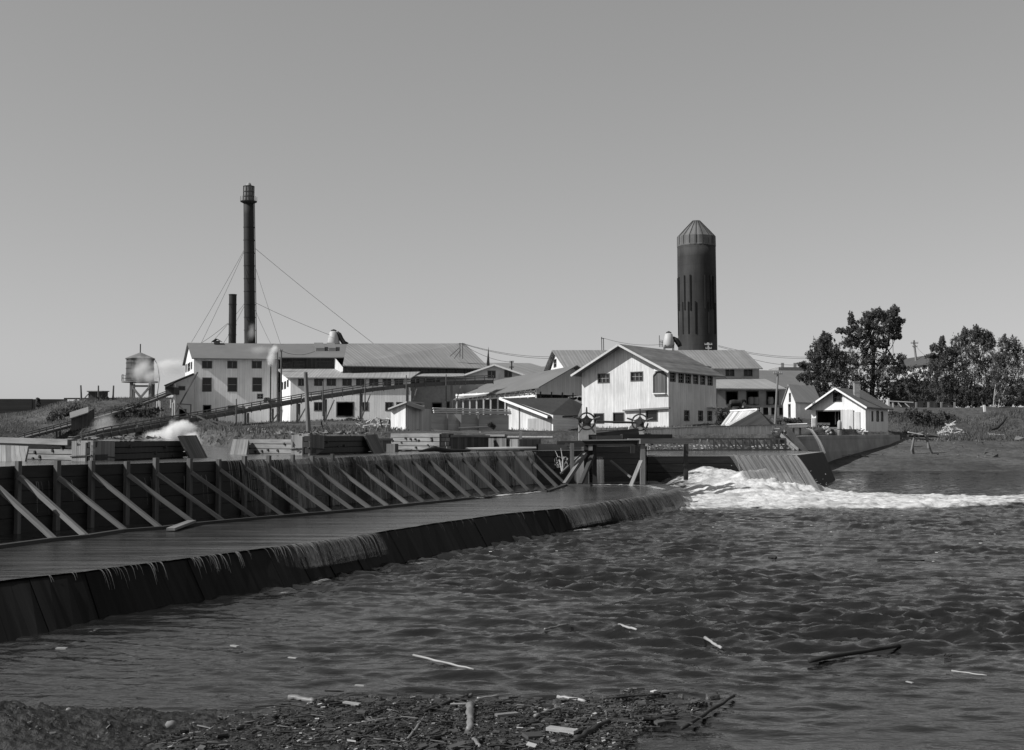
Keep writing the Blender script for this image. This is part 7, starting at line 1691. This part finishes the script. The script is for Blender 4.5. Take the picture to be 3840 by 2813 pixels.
# scum sheet under the chips
nx, ny = 220, 90; X, Y = np.meshgrid(np.linspace(-3.8, 2.4, nx), np.linspace(11, 15, ny)); pxx = 1920+X/Y*4600; pyy = 1635+4600*H/Y
msk = sstep(.30, .5, fbm(X*3, Y*3)+.0); Zs = np.where(inmat(pxx+(fbm(X*5, Y*5)-.5)*160, pyy+(fbm(X*4+9, Y*6)-.5)*60) & (fbm(pxx*.02, pyy*.045) > .36+.25*sstep(2200, 2700, pxx)), .016+.02*fbm(X*6, Y*6), -.3)
struct(mesh_np('bark_scum', np.stack([X, Y, Zs], -1).reshape(-1, 3), grid_faces(ny, nx), mk('bark_scum', .042, rough=.45, spec=.4, vary=.5, nscale=(9,9), obj=True, bump=.8, large=.3)), 'stuff')
def stick(lab, p0, p1, wpx, mat, kind='stick', bend=0.0, flat=False, name='driftwood_stick', cat='driftwood', lift=.0, mid=None):
    a = G(p0[0], p0[1], .045+lift); b = G(p1[0], p1[1], .045+lift); r = wpx/2*((a.y+b.y)/2)/4600
    m = MB(); rs_ = random.Random(int(p0[0]+p1[1]))
    if flat: m.beam(a+V((0,0,.02)), b+V((0,0,.02)), r*2.6, r*.8)
    else:
        n = 9; pts = []
        for i in range(n):
            t = i/(n-1); p = a.lerp(b, t)+V((rs_.gauss(0, r*.2), rs_.gauss(0, r*.35), rs_.gauss(0, r*.15)+bend*math.sin(t*math.pi))); pts.append(p)
        m.tube(pts, [r*rs_.uniform(.8, 1.15)*(1-.25*i/(n-1)) for i in range(n)], 8)
    tag(m.build(name, mat, smooth=not flat), lab, cat, 'driftwood')
dk, pl, gy = bark_d, mk('wet_pale_wood', .30, rough=.5, spec=.5, vary=.4, nscale=(20, 3)), mk('wet_grey_wood', .17, rough=.5, spec=.4, vary=.4, nscale=(20, 3))
st = [('long pale stick floating alone left of centre',(1550,2457),(1778,2510),9,pl,0,0),('big dark crooked branch floating at the right',(3040,2475),(3372,2420),19,dk,0,0),('short pale log chunk floating below the small dark debris',(2646,2393),(2706,2432),13,pl,0,0),
('pale floating stick at the end of a foam line',(2318,2342),(2388,2362),11,pl,0,0),('thin dark floating stick left of the foam line',(2042,2360),(2130,2341),9,gy,0,0),('upright lying thick log pointing at the viewer',(1765,2640),(1762,2733),32,gy,0,0),('thick dark split log at the right of the bark mat',(2160,2772),(2312,2684),26,dk,0,0),
('broad pale split plank on the bark mat',(2056,2738),(2160,2752),30,pl,0,1),('long dark stick rising to the water edge',(1588,2668),(1758,2606),14,dk,0,0),('dark stick lying low in the middle right of the mat',(1930,2728),(2090,2690),11,dk,0,0),('short thick grey stick parallel to its darker neighbour',(2005,2685),(2095,2655),15,gy,0,0),
('dark crooked stick near the bottom left of the mat',(1330,2772),(1456,2712),13,dk,0,0),('very long thin dark stick at the right edge of the mat',(2280,2618),(2510,2600),9,dk,0,0),('short dark stub right of the pale chips',(2446,2700),(2538,2676),14,dk,0,0),('long dark pole drifting off the mat to the lower right',(2560,2730),(2752,2610),15,dk,0,0),
('flat dark bark slab in the middle of the mat',(1860,2690),(1940,2682),20,gy,0,1),('bright broken log chunk at the mat edge',(2090,2612),(2196,2628),15,pl,0,0),('half sunken log end at the left of the mat',(1090,2614),(1180,2630),24,gy,0,0),('thin dark stick left of the bright chunk',(1200,2650),(1342,2622),10,dk,0,0),
('pale forked twig left of centre',(1358,2708),(1480,2688),7,pl,0,0),('dark bark curl beside the pale wedge',(1392,2680),(1450,2655),13,dk,0,0),('pale wedge of wood near the dark bark curl',(1290,2640),(1350,2648),14,pl,0,1),('grey diagonal stick below the mud bank tip',(1530,2770),(1590,2690),10,gy,0,0),('thin pale splinter near the water edge',(1790,2618),(1872,2608),8,pl,0,0),
('pale flat board near the upright log',(1690,2648),(1748,2646),10,pl,0,1),('dark straight stick beneath the pale board',(1750,2650),(1880,2642),8,dk,0,0),('dark twig pile stub lower middle',(1600,2780),(1690,2745),10,dk,0,0),('pale leaf shaped chip on open water at left',(1332,2576),(1366,2578),9,pl,0,1),('small dark bark bit floating at right of the branch',(3540,2456),(3568,2458),10,dk,0,0),
('thin pale lath floating far right',(3570,2516),(3700,2533),6,pl,0,0),('small dark clump floating far out',(2884,2088),(2912,2091),16,dk,0,0),('dark thin pole floating far out to the right',(3290,2098),(3468,2102),7,dk,0,0),('short pale chip right of the far dark pole',(3400,2562),(3424,2568),8,pl,0,1),('thick grey end piece at the bottom edge',(1778,2775),(1800,2800),16,gy,0,0),
('bright floating chunk in front of the weir at left',(212,2437),(250,2438),13,pl,0,1),('small pale floating chip left of centre',(868,2426),(892,2430),11,pl,0,1),('second small pale chip right of it near the dark reflections',(1082,2471),(1112,2474),8,pl,0,1)]
for lab, a, b, w_, mt, bd, fl in st: stick(lab, a, b, w_, mt, flat=bool(fl))

C2, mdv, mwv = MUDCHIPS; gx, gy_ = MUDZ[0][0], MUDZ[1][:, 0]
ii = np.clip(np.searchsorted(gx, C2[:, 0]), 0, len(gx)-1); jj = np.clip(np.searchsorted(gy_, C2[:, 1]), 0, len(gy_)-1); C2[:, 2] = MUDZ[2][jj, ii]+.006
ok = C2[:, 2] > .03; C2, mdv, mwv = C2[ok], mdv[ok], mwv[ok]; k = len(C2)
struct(mesh_np('mud_chips', np.stack([C2-mdv-mwv, C2+mdv-mwv, C2+mdv+mwv, C2-mdv+mwv], 1).reshape(-1, 3), np.arange(k*4).reshape(k, 4), mk('mud_chip', .12, vary=.6, obj=True), smooth=False), 'stuff')
# ------------------------------------------------------------------ finish: put each Empty at the base of its thing
bpy.context.view_layer.update()
def kids(o):
    r = []
    for c in o.children: r.append(c); r += kids(c)
    return r
done = set()
for t in THINGS:
    ms = [o for o in ([t]+kids(t)) if o.type == 'MESH' and len(o.data.vertices)]
    if not ms or t.location.length > 1e-6: continue
    co_ = np.concatenate([np.array([v.co[:] for v in o.data.vertices]) for o in ms]); mn, mx = co_.min(0), co_.max(0); b = V(((mn[0]+mx[0])/2, (mn[1]+mx[1])/2, mn[2]))
    for o in ms:
        if o.data.name in done: continue
        o.data.transform(Matrix.Translation(-b)); done.add(o.data.name)
    t.location = b
